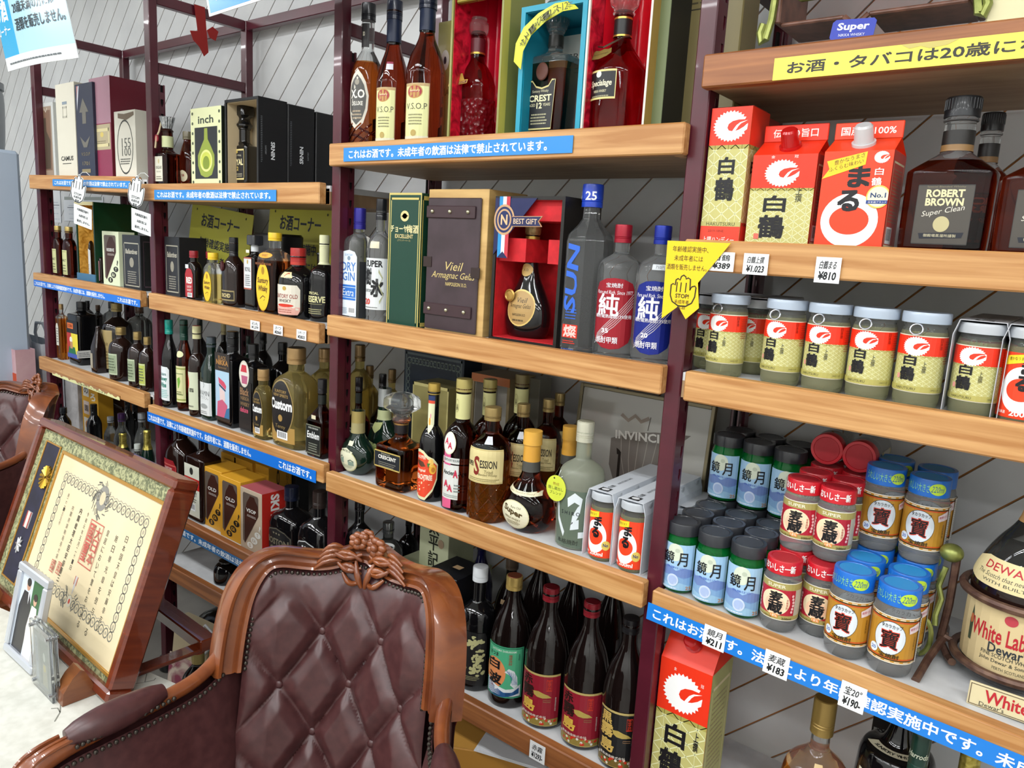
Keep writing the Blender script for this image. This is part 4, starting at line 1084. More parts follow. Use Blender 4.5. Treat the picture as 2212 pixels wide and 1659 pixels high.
bottle('b3', (518, 580, 870, 743, 555), .07, 'black square bottle with a round portrait seal over pink lettering', 'black', dict(zb=.74, zn=.82, rn=.34, zc=.94, n=9, asp=.8, sh='f'), dict(c='#121214', z=.84, r=.42), [('f', [('fn', nikka_dx)])])
def custom(a):
    a.ell(-.04, .40, .40, .29, '#8f7a4a'); a.ell(-.04, .40, .375, .275, '#1c1a1a'); a.text('SUNTORY', -.04, .57, .4, .03, '#9d8048', .02); a.text('NEW SPIRITS', -.04, .53, .5, .03, '#9d8048', .02)
    a.text('Custom', -.04, .44, .72, .11, '#eef0ee', .04); a.ell(-.04, .30, .07, .035, '#a5844a'); a.text('Tenny', -.04, .21, .34, .05, '#8f7a4a', 0, 0, .2)
CUST = [('p', [('r', -.42, .06, .38, .22, '#a8874a'), ('fn', custom), ('b', -.15, .09, .2, .17)])]
bottle('b3', (547, 592, 900, 797, 588), .05, 'small clear spirit bottle with a black oval label and gold cap', 'straw', dict(zb=.60, zn=.76, rn=.42, zc=.90, n=3.5, asp=.62), dict(c='#a8885a', z=.84, r=.5, metal=.4, top='#2a2622'), CUST)
bottle('b3', (590, 693, 890, 751, 640), .075, 'large clear spirit bottle with a black oval label and gold cap', 'straw', dict(zb=.60, zn=.76, rn=.32, zc=.88, n=3.5, asp=.7), dict(c='#a8885a', z=.84, r=.38, metal=.4, top='#2a2622'), CUST)
EMB = [('f', [('r', -.46, .04, .44, .42, '#1d211f'), ('f', -.46, .04, .44, .42, .015, '#6d7060'), ('t', 'KIRIN-SEAGRAM', 0, .38, .6, .022, '#c9cdc4'), ('t', 'Emblem', 0, .29, .74, .09, '#e9ecea', .02, 0, .25), ('l', -.3, .08, .3, .2, 4, '#7c8274')])]
bottle('b3', (663, 728, 960, 819, 697), .06, 'pyramid-shouldered whisky bottle with a black script label beside the post', 'dkamber', dict(zb=.46, zn=.66, rn=.3, zc=.84, n=9, asp=.8, sh='s'), dict(c='#1b191b', z=.82, r=.36), EMB + [('f', [('r', -.12, .50, .14, .55, '#d6cfae')])], bands=[('neck_label', '#20231f', .68, .80, .001)])
for px, y, lab, g, c in (((664, 740, 820, 753, 695), .17, 'large spirit bottle with a gold cap at the back, half hidden by the maroon post', 'straw', '#a8885a'), ((582, 640, 820, 740, 602), .19, 'black bottle at the back of the picture-label shelf, right of the seal bottle', 'black', '#121214'), ((548, 590, 800, 716, 560), .2, 'tall black-capped bottle at the back, between the two black square ones', 'black', '#121214'), ((522, 552, 800, 726, 534), .2, 'green bottle at the back with a dark cap', 'dkgreen', '#2b3a35'), ((468, 500, 790, 698, 484), .2, 'dark wine bottle at the back with a cream and red cap', 'black', '#c5b98a'), ((416, 450, 780, 690, 428), .2, 'dark wine bottle at the back behind the red-disc label', 'black', '#15201c')):
    bottle('b3', px, y, lab, g, dict(zb=.6, zn=.78, rn=.34, zc=.9, n=3), dict(c=c, z=.86, r=.4, metal=.3 if c == '#a8885a' else 0))
# shelf four
bottle('b4', (357, 434, 1010, 905, 392), .07, 'large dark bottle with a red arched label', 'brown', dict(zb=.58, zn=.78, rn=.3, zc=.9, n=3, asp=.75), dict(c='#8c1a24', z=.88, r=.36), [('p', [('p', [(-.42, .04), (.32, .04), (.32, .5), (.2, .57), (-.3, .57), (-.42, .5)], '#8c1a22'), ('f', -.40, .05, .30, .52, .015, '#b3524a'), ('t', 'SUNTORY', -.05, .47, .4, .03, '#d8c9c0', .01), ('t', 'RED', -.05, .30, .6, .09, '#e9e2da', .04)])])
bottle('b4', (404, 480, 1060, 925, 446), .065, 'large brown bottle with a white and red banded label', 'brown', dict(zb=.66, zn=.78, rn=.28, zc=.92, n=6, asp=.75, sh='f'), dict(c='#c9b98a', z=.9, r=.34), [('f', [('r', -.46, .06, .40, .62, '#cfd0c0'), ('r', -.46, .36, .40, .48, '#b3261f'), ('t', 'White', -.05, .42, .6, .08, '#eeeade', .03), ('e', -.05, .55, .10, .04, '#2c2c28'), ('t', 'WHISKY', .0, .31, .5, .05, '#33332c', .02), ('b', -.2, .12, .15, .2), ('l', -.35, .22, .25, .27, 2, '#77776a')])])
for i, (px, yf, lab) in enumerate((((439, 479, 1080, 1020), .04, 'yellow window carton holding a dark mini bottle, left of the front pair'), ((476, 520, 1120, 1041), .03, 'yellow window carton holding a dark mini bottle, beside the grey and red one'))):
    carton('b4', px, yf, .085, lab, '#d29a2a', [('f', skat_art('#d29a2a', 'OLD')), ('s', [('t', 'OLD', .2, .5, .3, .12, '#241a10', .02, -PI / 2)])], group='small yellow window cartons', hfix=.19)
carton('b4', (520, 566, 1150, 1060), .025, .085, 'grey window carton with a red side and bold white side lettering', '#b9a892', [('f', skat_art('#b9a892', 'VSOP', '#e3e3dc')), ('s', [('r', -.5, 0, .5, 1, '#c02a20'), ('t', 'SKIT BUTE', 0, .5, .92, .34, '#ece9e4', .04, -PI / 2)]), ('t', [('r', -.5, -.5, .5, .5, '#a8545a')])], hfix=.185)
for i, (px, yf, lab) in enumerate((((506, 545, 1050, 1015), .15, 'yellow window carton in the second row, right of three'), ((478, 510, 1040, 1008), .15, 'yellow window carton in the second row, left of three'), ((540, 580, 1060, 1028), .16, 'yellow carton ending the second row, big letter on its side'))):
    carton('b4', px, yf, .085, lab, '#c9922a', [('s', [('t', 'O', -.1, .8, .3, .12, '#241a10', .03, -PI / 2), ('v', 'SUNTORY', .3, .95, .1, .06, '#7c5a1c')])], group='small yellow window cartons', hfix=.195)
BOST = [('p', [('p', [(-.42, .04), (.42, .04), (.42, .40), (.28, .47), (0, .5), (-.28, .47), (-.42, .40)], '#18181a'), ('n', [(-.40, .06), (-.40, .39), (-.27, .455), (0, .485), (.27, .455), (.40, .39), (.40, .06)], .012, '#b9bcbc'), ('e', -.1, .42, .03, .012, '#d9dada'), ('=',), ('e', 0, .42, .03, .012, '#d9dada'), ('=',), ('e', .1, .42, .03, .012, '#d9dada'), ('t', 'BOSTON', 0, .31, .74, .085, '#d9dada', .03), ('t', 'CLUB', 0, .2, .5, .085, '#d9dada', .03)])]
BOSTG = [('p', [(o_[0],) + tuple('#77705c' if v == '#d9dada' else ('#5f5a4c' if v == '#b9bcbc' else v) for v in o_[1:]) for o_ in BOST[0][1]])]
bottle('b4', (583, 680, 1130, 1050, 643), .075, 'black round-shouldered bottle with a dim brown label and dark blue cap', 'black', dict(zb=.52, zn=.72, rn=.28, zc=.86, n=3, asp=.8), dict(c='#151a2c', z=.82, r=.33), BOSTG)
bottle('b4', (645, 738, 1140, 1060, 690), .05, 'black round-shouldered bottle with a white-lettered label beside the post', 'black', dict(zb=.52, zn=.72, rn=.28, zc=.86, n=3, asp=.8), dict(c='#2a211e', z=.82, r=.33), BOST)
carton('b4', (480, 560, 960, 975), .24, .06, 'grey carton at the back of the yellow-carton shelf', '#8f8c88', [('f', [('r', -.3, .5, .1, .8, '#2d2b2a'), ('r', -.5, .0, .5, .2, '#93231f')])], hfix=.25)
carton('b4', (520, 640, 960, 990), .25, .05, 'black carton at the back of the yellow-carton shelf', '#151416', hfix=.23)
# shelf five: a black cap and a metal clip
bottle('b5', (462, 520, 1290, 1205), .07, 'glossy black bottle shoulder showing past the armchair frame', 'black', dict(zb=.5, zn=.8, rn=.5, zc=.9), None)
# ================================================================ middle bay, top shelf
def xo_art():
    P = [(-.30, .36), (-.28, .26), (-.2, .17), (-.05, .12), (.10, .17), (.18, .26), (.2, .36), (.14, .45), (.06, .50), (-.05, .54), (-.16, .50), (-.24, .45)]
    Q = [((x + .05) * .82 - .05, (y - .33) * .82 + .33) for x, y in P]
    return [('p', [(x * 1.5 + .02, y) for x, y in P], '#cfcabb'), ('p', [(x * 1.5 + .02, y) for x, y in Q], '#4b4a46'), ('t', 'X.O', -.05, .37, .5, .06, '#e6e3d8', .03), ('t', 'DELUXE', -.05, .305, .4, .028, '#e6e3d8', .02), ('l', -.22, .2, .14, .27, 3, '#a8977e'), ('e', -.05, .45, .08, .02, '#8f8a7c')]
BRANDY = dict(zb=.44, zn=.70, rn=.36, zc=.92, base=.03, sh='w')
bottle('s1', (758, 829, 200, 9, 799), .075, 'tall brandy bottle with swirled glass and a silver oval label', 'amber2', dict(zb=.46, zn=.68, rn=.38, zc=.90, base=.03), dict(c='#0c0d14', z=.885, r=.44), [('c', xo_art()), ('c', [('r', -.36, .70, .36, .86, '#1d1a1c'), ('t', 'XO', -.1, .79, .2, .03, '#cfc9b4', .03)])], name='brandy_bottle', lv=.60,
       extras=lambda r, w, h, R: [MB().tube([(w / 2 * 1.01 * math.cos(a0 + t * 1.6), w / 2 * 1.01 * math.sin(a0 + t * 1.6), h * (.01 + .16 * t)) for t in [i / 8 for i in range(9)]], w * .03, G['amber2'], 6).build('swirl', r) for a0 in [k * PI / 5 + 2.4 for k in range(10)]])
VSOP = [('r', -.36, .02, .34, .40, '#d8d99c'), ('f', -.36, .02, .34, .40, .02, '#b59a6a'), ('g', -.05, .345, .22, .045, .04, '#b58a4a'), ('e', -.05, .345, .2, .038, '#9c2130'), ('t', 'Suntory', -.05, .35, .3, .02, '#e6d9b0', .01, 0, .3), ('t', 'V.S.O.P', 0, .25, .58, .04, '#4a4634', .0), ('l', -.22, .13, .22, .21, 4, '#8a8862'), ('e', -.05, .075, .08, .022, '#b09a56'), ('r', -.36, .02, .34, .055, '#d9d6bc')]
bottle('s1', (813, 884, 210, 3, 860), .07, 'smaller dark brandy bottle with a navy capsule and a white sticker on its shoulder', 'cognac', dict(zb=.46, zn=.70, rn=.42, zc=.93, base=.03, sh='w'), dict(c='#10182e', z=.87, r=.48), [('c', VSOP), ('c', [('r', .0, .52, .25, .57, '#cfcfd6'), ('r', .0, .56, .25, .575, '#8d2a48')])], bands=[('neck_sleeve', '#13203c', .72, .88, .001)], name='brandy_bottle')
bottle('s1', (877, 962, 200, -12, 925), .075, 'larger dark brandy bottle with a navy capsule beside the gold tin', 'cognac', dict(zb=.50, zn=.74, rn=.38, zc=.95, base=.03, sh='w'), dict(c='#10182e', z=.90, r=.46), [('c', VSOP)], bands=[('neck_sleeve', '#13203c', .76, .90, .001)], name='brandy_bottle')
carton('s1', (942, 985, 200, 45), .12, .09, 'olive gold carton behind the larger brandy bottle', '#8d8551', [('f', [('e', -.1, .70, .2, .08, '#b9b7b0'), ('e', -.1, .70, .07, .03, '#2d2a34'), ('t', 'LAR', .1, .45, .5, .05, '#55502c', .02)])], rough=.3)
GOLDM = noise_mat('gold_card', '#8d7d2e', '#cdbb63', .25, (1, 1, 1), 7, 4, 1.5, .2, metal=.5)
def drape(r, w, h, d, m, n=7):
    """satin folds lining the back and sides of a case"""
    mb = MB(); vs = []; fs = []; nx, nz = 28, 14
    for j in range(nz + 1):
        for i in range(nx + 1):
            t = i / nx; x = (t - .5) * (w - .012)
            u = j / nz
            y = d - .02 - .016 * abs(math.sin(t * PI * n + u * 2.2 + math.sin(u * 5) * .6)) - .35 * d * abs(2 * t - 1) ** 5
            vs.append((x, y, .008 + u * (h - .02)))
    for j in range(nz):
        for i in range(nx):
            a = j * (nx + 1) + i; fs.append((a, a + 1, a + nx + 2, a + nx + 1))
    mb.add(vs, fs, m).build('satin_drape', r, smooth=70)
SATINR = M('#c3122e', .3, coat=.2)
def exbox(r, w, h, d):
    drape(r, w, h, d, SATINR)
    MB().box(-w / 2 + .006, w / 2 - .006, .006, .02, h * .745, h * .99, GOLDM, .002).build('gold_header', r)
    a = Art(.3); a.text('Suntory Whisky', 0, h * .775, w * .7, h * .03, '#3a3216', .01, 0, .3); a.emit(Flat((0, .006, 0)), r, 'header_print', off=.0003)
    a = Art(.3); a.rect(-d / 2, 0, -d / 2 + .02, h, '#c9bd55'); a.emit(Flat((w / 2, d / 2, 0), (0, 1, 0), (0, 0, 1), (1, 0, 0)), r, 'edge_print', off=.0003)
carton('s1', (971, 1082, 150, -60), .03, .13, 'tall olive green case lined with red satin, open at the front', m=M('#8a8a48', .35), hollow=(.005, REDSATIN), hfix=.36, extras=exbox)
ROCK = bpy.data.materials.new('rock_cut_glass'); ROCK.use_nodes = True
_n = ROCK.node_tree; _p = _n.nodes['Principled BSDF']; _p.inputs['Base Color'].default_value = lin('#8a1c24'); _p.inputs['Roughness'].default_value = .05; _p.inputs['Transmission Weight'].default_value = .6; _p.inputs['IOR'].default_value = 1.4
_z = _n.nodes.new('ShaderNodeTexVoronoi'); _z.inputs['Scale'].default_value = 90; _t = _n.nodes.new('ShaderNodeTexCoord'); _u = _n.nodes.new('ShaderNodeBump'); _u.inputs['Distance'].default_value = .01; _u.inputs['Strength'].default_value = .9
_n.links.new(_t.outputs['Object'], _z.inputs['Vector']); _n.links.new(_z.outputs[0], _u.inputs['Height']); _n.links.new(_u.outputs[0], _p.inputs['Normal'])
def exb(r, w, h, R):
    MB().lathe(chaikin([(h * .85, w * .16, w * .16, 2), (h * .87, w * .25, w * .25, 2), (h * .95, w * .27, w * .27, 2), (h * .97, w * .20, w * .20, 2), (h, w * .22, w * .22, 2), (h, w * .12, w * .12, 2)], 2), G['clear']).build('stopper', r)
    MB().lathe(cut(R, h * .015, h * .34, .0012), ROCK, 40, capb=False, capt=False).build('rock_relief', r, smooth=60)
    a = Art(.3); a.poly([(-.45, .0), (.4, .06), (.42, .2), (.25, .2), (.1, .45), (-.1, .4), (-.22, .17), (-.43, .14)], '#b08d3e'); a.poly([(-.40, .03), (.36, .08), (.38, .17), (-.38, .11)], '#5c1824'); a.text('EXCELLENCE', -.01, .10, .62, .045, '#d8bf6c', .02, .08)
    a.sx = w * .75; a.sy = w * .75
    a.emit(Flat((-w * .22, -w * .50, h * .44), (1, .05, 0), (0, .25, .97), (0, -1, .2)), r, 'hanging_plate', off=.0005)
bottle('s1', (988, 1070, 200, 46, 1047), .09, 'ruby decanter with rock-textured base and round stopper in the olive case', 'ruby', dict(zb=.46, zn=.68, rn=.36, zc=.86, n=4, asp=.7, sh='w'), None, bands=[('neck_label', '#5a1c24', .72, .83, .0012), ('gold_ring', M('#b89a4a', .3, .8), .705, .72, .0016)], extras=exb, name='decanter', dz=.006)
def tealbox(r, w, h, d):
    MB().box(-w / 2 + .012, w / 2 - .012, d - .03, d - .022, .01, h - .03, M('#c9cbc4', .5)).build('white_card', r, 0)
    a = Art(.4); a.text('CREST', 0, h * .70, w * .5, h * .05, '#4a4a46', .0); a.lines(-w * .3, h * .56, w * .3, h * .66, 3, '#8a8a84', .2)
    a.emit(Flat((0, d - .03, 0)), r, 'card_print', off=.0003)
    P = [(-w * .46, -.012, h * .55), (-w * .42, -.016, h * .68), (-w * .3, -.017, h * .79), (-w * .1, -.014, h * .88), (w * .12, -.008, h * .94), (w * .3, .002, h * .955)]
    fr = [(Vector((.3, -.1, -.9)).normalized(), Vector((0, -1, 0)))] * len(P)
    Pv = []
    MB().sweep(P, [(Vector((-.75, 0, .66)), Vector((0, 1, 0)))] * len(P), [(-.012, 0), (.012, 0), (.012, .0006), (-.012, .0006)], M('#d3d542', .4)).build('yellow_ribbon', r)
    a = Art(.4); a.arc_text('サントリーウイスキークレスト12年', w * .33, h * .40, w * .84, 2.05, .0125, '#4a4c20', .0, spread=.95)
    a.emit(Flat((0, -.0185, 0)), r, 'ribbon_print', off=.0003)
carton('s1', (1120, 1260, 150, 4), .03, .13, 'turquoise open case with a white card and yellow ribbon', m=M('#0d92ad', .35), hollow=(.01, '#0d7f97'), extras=tealbox)
def crest_s(r, w, h, R):
    cl = G['clear']
    mb = MB().lathe(chaikin([(h * .76, w * .14, w * .14, 2), (h * .79, w * .20, w * .20, 2), (h * .80, w * .22, w * .22, 2), (h * .82, w * .235, w * .235, 2), (h * .82, w * .235, w * .235, 2), (h * .965, w * .25, w * .25, 2), (h * .99, w * .235, w * .235, 2), (h, w * .15, w * .15, 2)], 1), cl, 30)
    mb.build('stopper', r)
    for k in range(18):
        a = 2 * PI * k / 18; MB().tube([(w * .24 * math.cos(a), w * .24 * math.sin(a), h * .83), (w * .25 * math.cos(a), w * .25 * math.sin(a), h * .95)], w * .018, cl, 5).build('stopper_flute', r)
    s = MB().lathe([(0, .0, .0, 2), (0, w * .14, w * .17, 2), (.003, w * .15, w * .18, 2), (.0045, w * .13, w * .16, 2), (.005, .001, .001, 2)], M('#5b3226', .45)).build('leather_seal', r)
    s.rotation_euler = (PI / 2, 0, 0); s.location = (-w * .05, -w * .335, h * .46)
bottle('s1', (1143, 1251, 180, 17, 1213), .088, 'square crystal decanter with fluted stopper and black label in the turquoise case', 'amber2', dict(zb=.56, zn=.64, rn=.30, zc=.78, n=5, asp=.66, sh='f', taper=.9), None, [('f', [('p', [(-.44, .03), (.24, .03), (.30, .40), (.2, .405), (.12, .36), (-.05, .345), (-.2, .36), (-.3, .405), (-.42, .40)], '#1f2023'), ('n', [(-.43, .035), (.235, .035), (.29, .395), (.2, .395), (.12, .352), (-.05, .337), (-.2, .352), (-.3, .395), (-.41, .395), (-.43, .035)], .012, '#cfc27e'), ('t', 'Suntory Whisky', -.08, .315, .42, .026, '#cfc9a4', 0, 0, .25), ('t', 'CREST', -.08, .265, .58, .05, '#e6e0b4', .03), ('t', 'AGED', -.28, .215, .17, .022, '#cfc9a4', .01), ('t', '12', -.09, .21, .14, .045, '#e6e0b4', .03), ('t', 'YEARS', .10, .215, .19, .022, '#cfc9a4', .01), ('l', -.3, .07, .14, .16, 4, '#aaa583')])], bands=[('neck_label', '#262420', .66, .745, .001)], extras=crest_s, name='decanter', lv=.53, dz=.011)
def redbox(r, w, h, d):
    drape(r, w, h, d, M('#cf1024', .3, coat=.2), 5)
    a = Art(.3); a.rect(-d / 2, 0, d * .0, h, '#a8873f'); a.rect(d * .0, 0, d / 2, h, '#7f7a45'); a.emit(Flat((w / 2, d / 2, 0), (0, 1, 0), (0, 0, 1), (1, 0, 0)), r, 'side_print', off=.0003)
carton('s1', (1262, 1400, 150, -60), .03, .125, 'white-edged case lined with bright red satin', m=M('#d5d2c8', .4), hollow=(.004, REDSATIN), hfix=.37, extras=redbox)
def special(r, w, h, R):
    cl = G['clear']
    MB().lathe(chaikin([(h * .80, w * .13, w * .13, 2), (h * .83, w * .20, w * .20, 2), (h * .84, w * .2, w * .2, 2), (h * .85, w * .17, w * .17, 2), (h * .90, w * .27, w * .27, 2), (h * .985, w * .28, w * .28, 2), (h, w * .2, w * .2, 2)], 1), cl, 16).build('stopper', r, smooth=20)
    a = Art(.35); a.poly([(-.5, -.25), (-.46, .18), (-.3, .33), (-.1, .26), (.1, .33), (.3, .26), (.46, .3), (.5, -.05), (.3, -.22), (-.05, -.34), (-.3, -.3)], M('#8d7f45', .35, .5)); a.text('Specialage', 0, .0, .7, .12, '#4a4120', .02, .05); a.sx = w * .42; a.sy = w * .30
    a.emit(Flat((-w * .17, -w * .385, h * .535), (1, 0, .1), (-.1, .45, .88), (0, -.9, .4)), r, 'pendant', off=.001)
    MB().tube([(-w * .30, -w * .30, h * .60), (-w * .15, -w * .36, h * .585), (w * .0, -w * .33, h * .61), (w * .16, -w * .20, h * .655), (w * .2, -w * .08, h * .67)], .0016, M('#6d6a5a', .3, .8), 5).build('chain', r)
bottle('s1', (1277, 1398, 190, -16, 1345), .088, 'ruby decanter with a hanging bronze tag and square black label', 'ruby', dict(zb=.42, zn=.66, rn=.30, zc=.82, sh='s', base=.03), None, [('p', [('r', -.40, .22, .22, .42, '#17191b'), ('f', -.40, .22, .22, .42, .014, '#cfc27e'), ('t', 'Specialage', -.08, .325, .46, .055, '#e2dcc0', .02, 0, .3), ('t', 'NIKKA WHISKY', -.08, .275, .28, .018, '#cfc9a4', .01), ('l', -.28, .238, .12, .255, 1, '#9a9678'), ('e', -.12, .39, .06, .022, '#cfd3cf')]), ('c', [('t', 'Nikka Whisky', .0, .745, .26, .03, '#e2dcc0', .02, 0, .3), ('l', -.1, .70, .2, .725, 1, '#cfc9a4')])], bands=[('neck_label', '#1a1c1c', .685, .79, .0012), ('gold_ring', M('#c8ac55', .3, .8), .79, .803, .0016), ('gold_ring', M('#c8ac55', .3, .8), .672, .684, .0016)], extras=special, name='decanter', lv=.39, empty='ruby', dz=.005)
carton('s1', (1412, 1438, 150, -60), .055, .22, 'narrow sage green carton beside the red satin case', '#6f7a55', [('s', [('r', -.5, 0, .5, 1, '#17181a')])], hfix=.37)
Xa = onY(1447, 200, .14).x
o = thing('gift_carton', 'large olive brown carton behind the maroon post at the right end of the top shelf', 'box', (Xa, .13, SH['s1'].z(Xa) + .0004))
w_ = -.541 - Xa
MB().box(0, w_, 0, .07, 0, .40, M('#80744a', .4), .002).build('carton_body', o)
a = Art(.4); a.frame(w_ * .1, .215, w_ * .75, .32, .002, '#2e2a1c'); a.text('VRSA', w_ * .42, .30, .05, .016, '#2e2a1c', .02, -PI / 2); a.lines(w_ * .15, .225, w_ * .7, .26, 4, '#4d4730', .3); a.emit(Flat((0, 0, 0)), o, 'print', off=.0003)
# ================================================================ middle bay, second shelf
GIN = [('p', [(-.40, .02), (.40, .02), (.40, .56), (.28, .605), (0, .62), (-.28, .605), (-.40, .56)], '#d9e4ec'), ('t', 'SUNTORY', 0, .575, .4, .02, '#5b86b8', .01), ('e', 0, .545, .08, .02, '#7f93a5'), ('t', 'DRY', 0, .47, .7, .08, '#4b79bd', .02), ('t', 'GIN', 0, .38, .62, .08, '#4b79bd', .02), ('r', -.36, .165, .36, .305, '#2f6fc4'), ('r', -.36, .185, .36, .19, '#cfe0ee'), ('=',), ('r', -.36, .28, .36, .285, '#cfe0ee'), ('t', 'Extra', 0, .235, .56, .065, '#dfe9f2', .0, 0, .35), ('b', .0, .04, .36, .10), ('l', -.36, .04, -.05, .1, 5, '#7f93a5')]
bottle('s2', (737, 815, 600, 450, 783), .07, 'square clear gin bottle with a pale blue label and purple cap', 'clear', dict(zb=.66, zn=.78, rn=.30, zc=.86, n=8, asp=.85), dict(c='#2f2a86', z=.81, r=.40, metal=.3), [('f', GIN), ('s', [('r', -.42, .01, .42, .52, M('#3b3d40', .15))])], name='gin_bottle')
JU = [('r', -.5, .10, .62, .52, '#d5dadb'), ('t', 'SUPER', -.02, .475, .75, .055, '#1c1d20', .04), ('t', '樹', -.25, .37, .34, .13, '#16171a', .05), ('t', '氷', .15, .28, .46, .14, '#16171a', .05), ('t', 'SUNTORY', -.22, .255, .4, .025, '#4a4d50', .01), ('t', '20', -.26, .165, .3, .05, '#c8321f', .03), ('n', [(.2, .42), (.35, .36), (.22, .3), (.38, .22), (.25, .16)], .03, '#a9ab86'), ('l', -.4, .115, .2, .13, 1, '#77797b')]
bottle('s2', (792, 850, 610, 430, 828), .065, 'clear spirit bottle with two large black characters on a white label', 'clear', dict(zb=.58, zn=.74, rn=.36, zc=.90, base=.02), dict(c='#1b1c20', z=.83, r=.40), [('c', JU), ('c', [('r', -.2, .60, .2, .655, '#cfcab0')])], name='shochu_bottle')
carton('s2', (838, 907, 560, 417), .04, .085, 'tall dark green carton with a gold border and gold characters', '#0f3a2c', [('f', [('r', -.5, 0, .5, 1, '#c9b86a'), ('r', -.475, .0, .475, .985, '#123f30'), ('f', -.44, .015, .44, .965, .02, '#c9b86a'), ('r', -.42, .0, .42, .95, '#113c2e'), ('g', 0, .83, .13, .04, .06, '#d6c68a'), ('t', 'チョーヤ', -.17, .735, .52, .05, '#d9cf9a', .03), ('=',), ('t', '梅酒', .26, .735, .36, .06, '#d9cf9a', .03), ('t', 'EXCELLENT', 0, .68, .56, .03, '#d6c68a', .02), ('t', '(ブランデーベース)', 0, .648, .4, .018, '#bfae70')]), ('s', [('f', -.46, .01, .46, .98, .03, '#b5a458')])], rough=.3)
def gelas(r, w, h, d):
    MB().box(-w / 2 + .004, w / 2 - .016, -.006, 0, .004, h - .018, noise_mat('dark_hide', '#33262a', '#43343a', .35, (1, 1, 1), 14, 5, 0, .1), .002).build('door_panel', r)
    for z in (h * .80, h * .115):
        st = MB().box(-w / 2 + .003, w / 2 - .028, -.010, -.006, z, z + h * .085, M('#3a272b', .4), .0015).build('strap', r)
        for x in (-.30, .0, .30):
            MB().sphere((x * w - .012, -.010, z + h * .045), .0048, M('#b9b59a', .25, .9), 10, 6).build('stud', st)
    for x, z in ((-.46, h * .455), (.36, h * .40)):
        MB().box(x * w - .01, x * w + .014, -.0075, -.006, z, z + .022, M('#2a1a15', .6)).build('torn_patch', r, 0)
    a = Art(.3); g = '#cdb878'
    a.text('Vieil', -.0, h * .47, w * .3, h * .06, g, .0, 0, .35); a.text('Armagnac Gelas', .0, h * .40, w * .72, h * .06, g, .0, 0, .35); a.text('NAPOLEON X.O.', .01, h * .345, w * .36, h * .026, g, .01)
    a.emit(Flat((0, -.006, 0)), r, 'gilt_lettering', off=.0003)
carton('s2', (922, 1050, 560, 409), .05, .13, 'wooden case with a dark hide door, studded straps and gilt script', m=noise_mat('pale_case_wood', '#b48f55', '#cfab6c', .5, (2, 2, 14), 3, 6), name='wooden_case', extras=gelas)
def napbox(r, w, h, d):
    v = REDVELVET
    MB().box(-w / 2 + .008, w / 2 - .008, .004, d - .01, h * .68, h * .80, v).build('neck_holder', r, 0) if False else None
    mb = MB(); mb.box(-w / 2 + .008, -w * .06, .012, d - .01, h * .56, h * .72, v); mb.build('neck_block', r, 0)
    mb = MB(); mb.box(w * .26, w / 2 - .008, .012, d - .01, h * .56, h * .72, v); mb.build('neck_block', r, 0)
    mb = MB(); mb.box(-w / 2 + .008, w / 2 - .008, .012, d - .01, h * .84, h * .97, v); mb.build('top_block', r, 0)
    # navy corner ribbon, medal and banner
    MB().prism([(-w / 2 + .002, h - .004), (w * .12, h - .004), (-w / 2 + .002, h * .60)], M('#1d2350', .3), -.002, -.0004).build('navy_corner', r, 0)
    a = Art(.3)
    for i, c in enumerate(('#2a8ac4', '#dfe3e6', '#c23a46')):
        a.rect(-.014 + i * .009, -.075, -.005 + i * .009, .045, c)
    a.poly([(-.014, -.075), (-.0005, -.062), (.013, -.075)], '#1d2350')
    a.ell(0, 0, .026, .030, '#c09a72'); a.ell(0, 0, .022, .0255, '#1f2a58'); a.ring(0, 0, .018, .021, .0035, '#c09a72'); a.text('N', 0, 0, .017, .02, '#d3b489', .03)
    a.emit(Flat((-w * .34, -.002, h * .84)), r, 'medal', off=.0006)
    MB().prism([(-w * .22, h * .795), (w * .22, h * .80), (w * .17, h * .835), (w * .22, h * .87), (-w * .22, h * .865)], M('#b98f6c', .4), -.0042, -.0028).build('banner_edge', r, 0)
    MB().prism([(-w * .215, h * .80), (w * .20, h * .805), (w * .155, h * .835), (w * .20, h * .865), (-w * .215, h * .86)], M('#1f2550', .4), -.0052, -.0043).build('banner', r, 0)
    a = Art(.3); a.text('BEST GIFT', -w * .02, h * .832, w * .34, h * .036, '#d9bfa4', .01); a.emit(Flat((0, -.0052, 0)), r, 'banner_lettering', off=.0003)
carton('s2', (1064, 1213, 560, 424), .04, .13, 'black case lined with red velvet under a navy corner medal', m=M('#17130f', .4), hollow=(.007, REDVELVET), extras=napbox)
def armr(w, h):
    return chaikin([(0, w * .34, w * .2, 2), (0, w * .34, w * .2, 2), (h * .015, w * .42, w * .25, 2), (h * .12, w * .5, w * .3, 2), (h * .24, w * .48, w * .29, 2), (h * .36, w * .34, w * .22, 2), (h * .48, w * .19, w * .15, 2), (h * .58, w * .135, w * .13, 2), (h * .80, w * .12, w * .12, 2), (h * .80, w * .12, w * .12, 2), (h * .82, w * .14, w * .14, 2), (h * .97, w * .14, w * .14, 2), (h, w * .1, w * .1, 2)], 2)
def arm_seal(r, w, h, R):
    s = MB().lathe([(0, .001, .001, 2), (0, w * .105, w * .105, 2), (.003, w * .115, w * .115, 2), (.005, w * .09, w * .09, 2), (.0035, w * .075, w * .075, 2), (.004, .001, .001, 2)], M('#b08c48', .3, .6), 20).build('wax_seal', r)
    s.rotation_euler = (PI / 2, 0, 0); s.location = (-w * .24, -w * .262, h * .325)
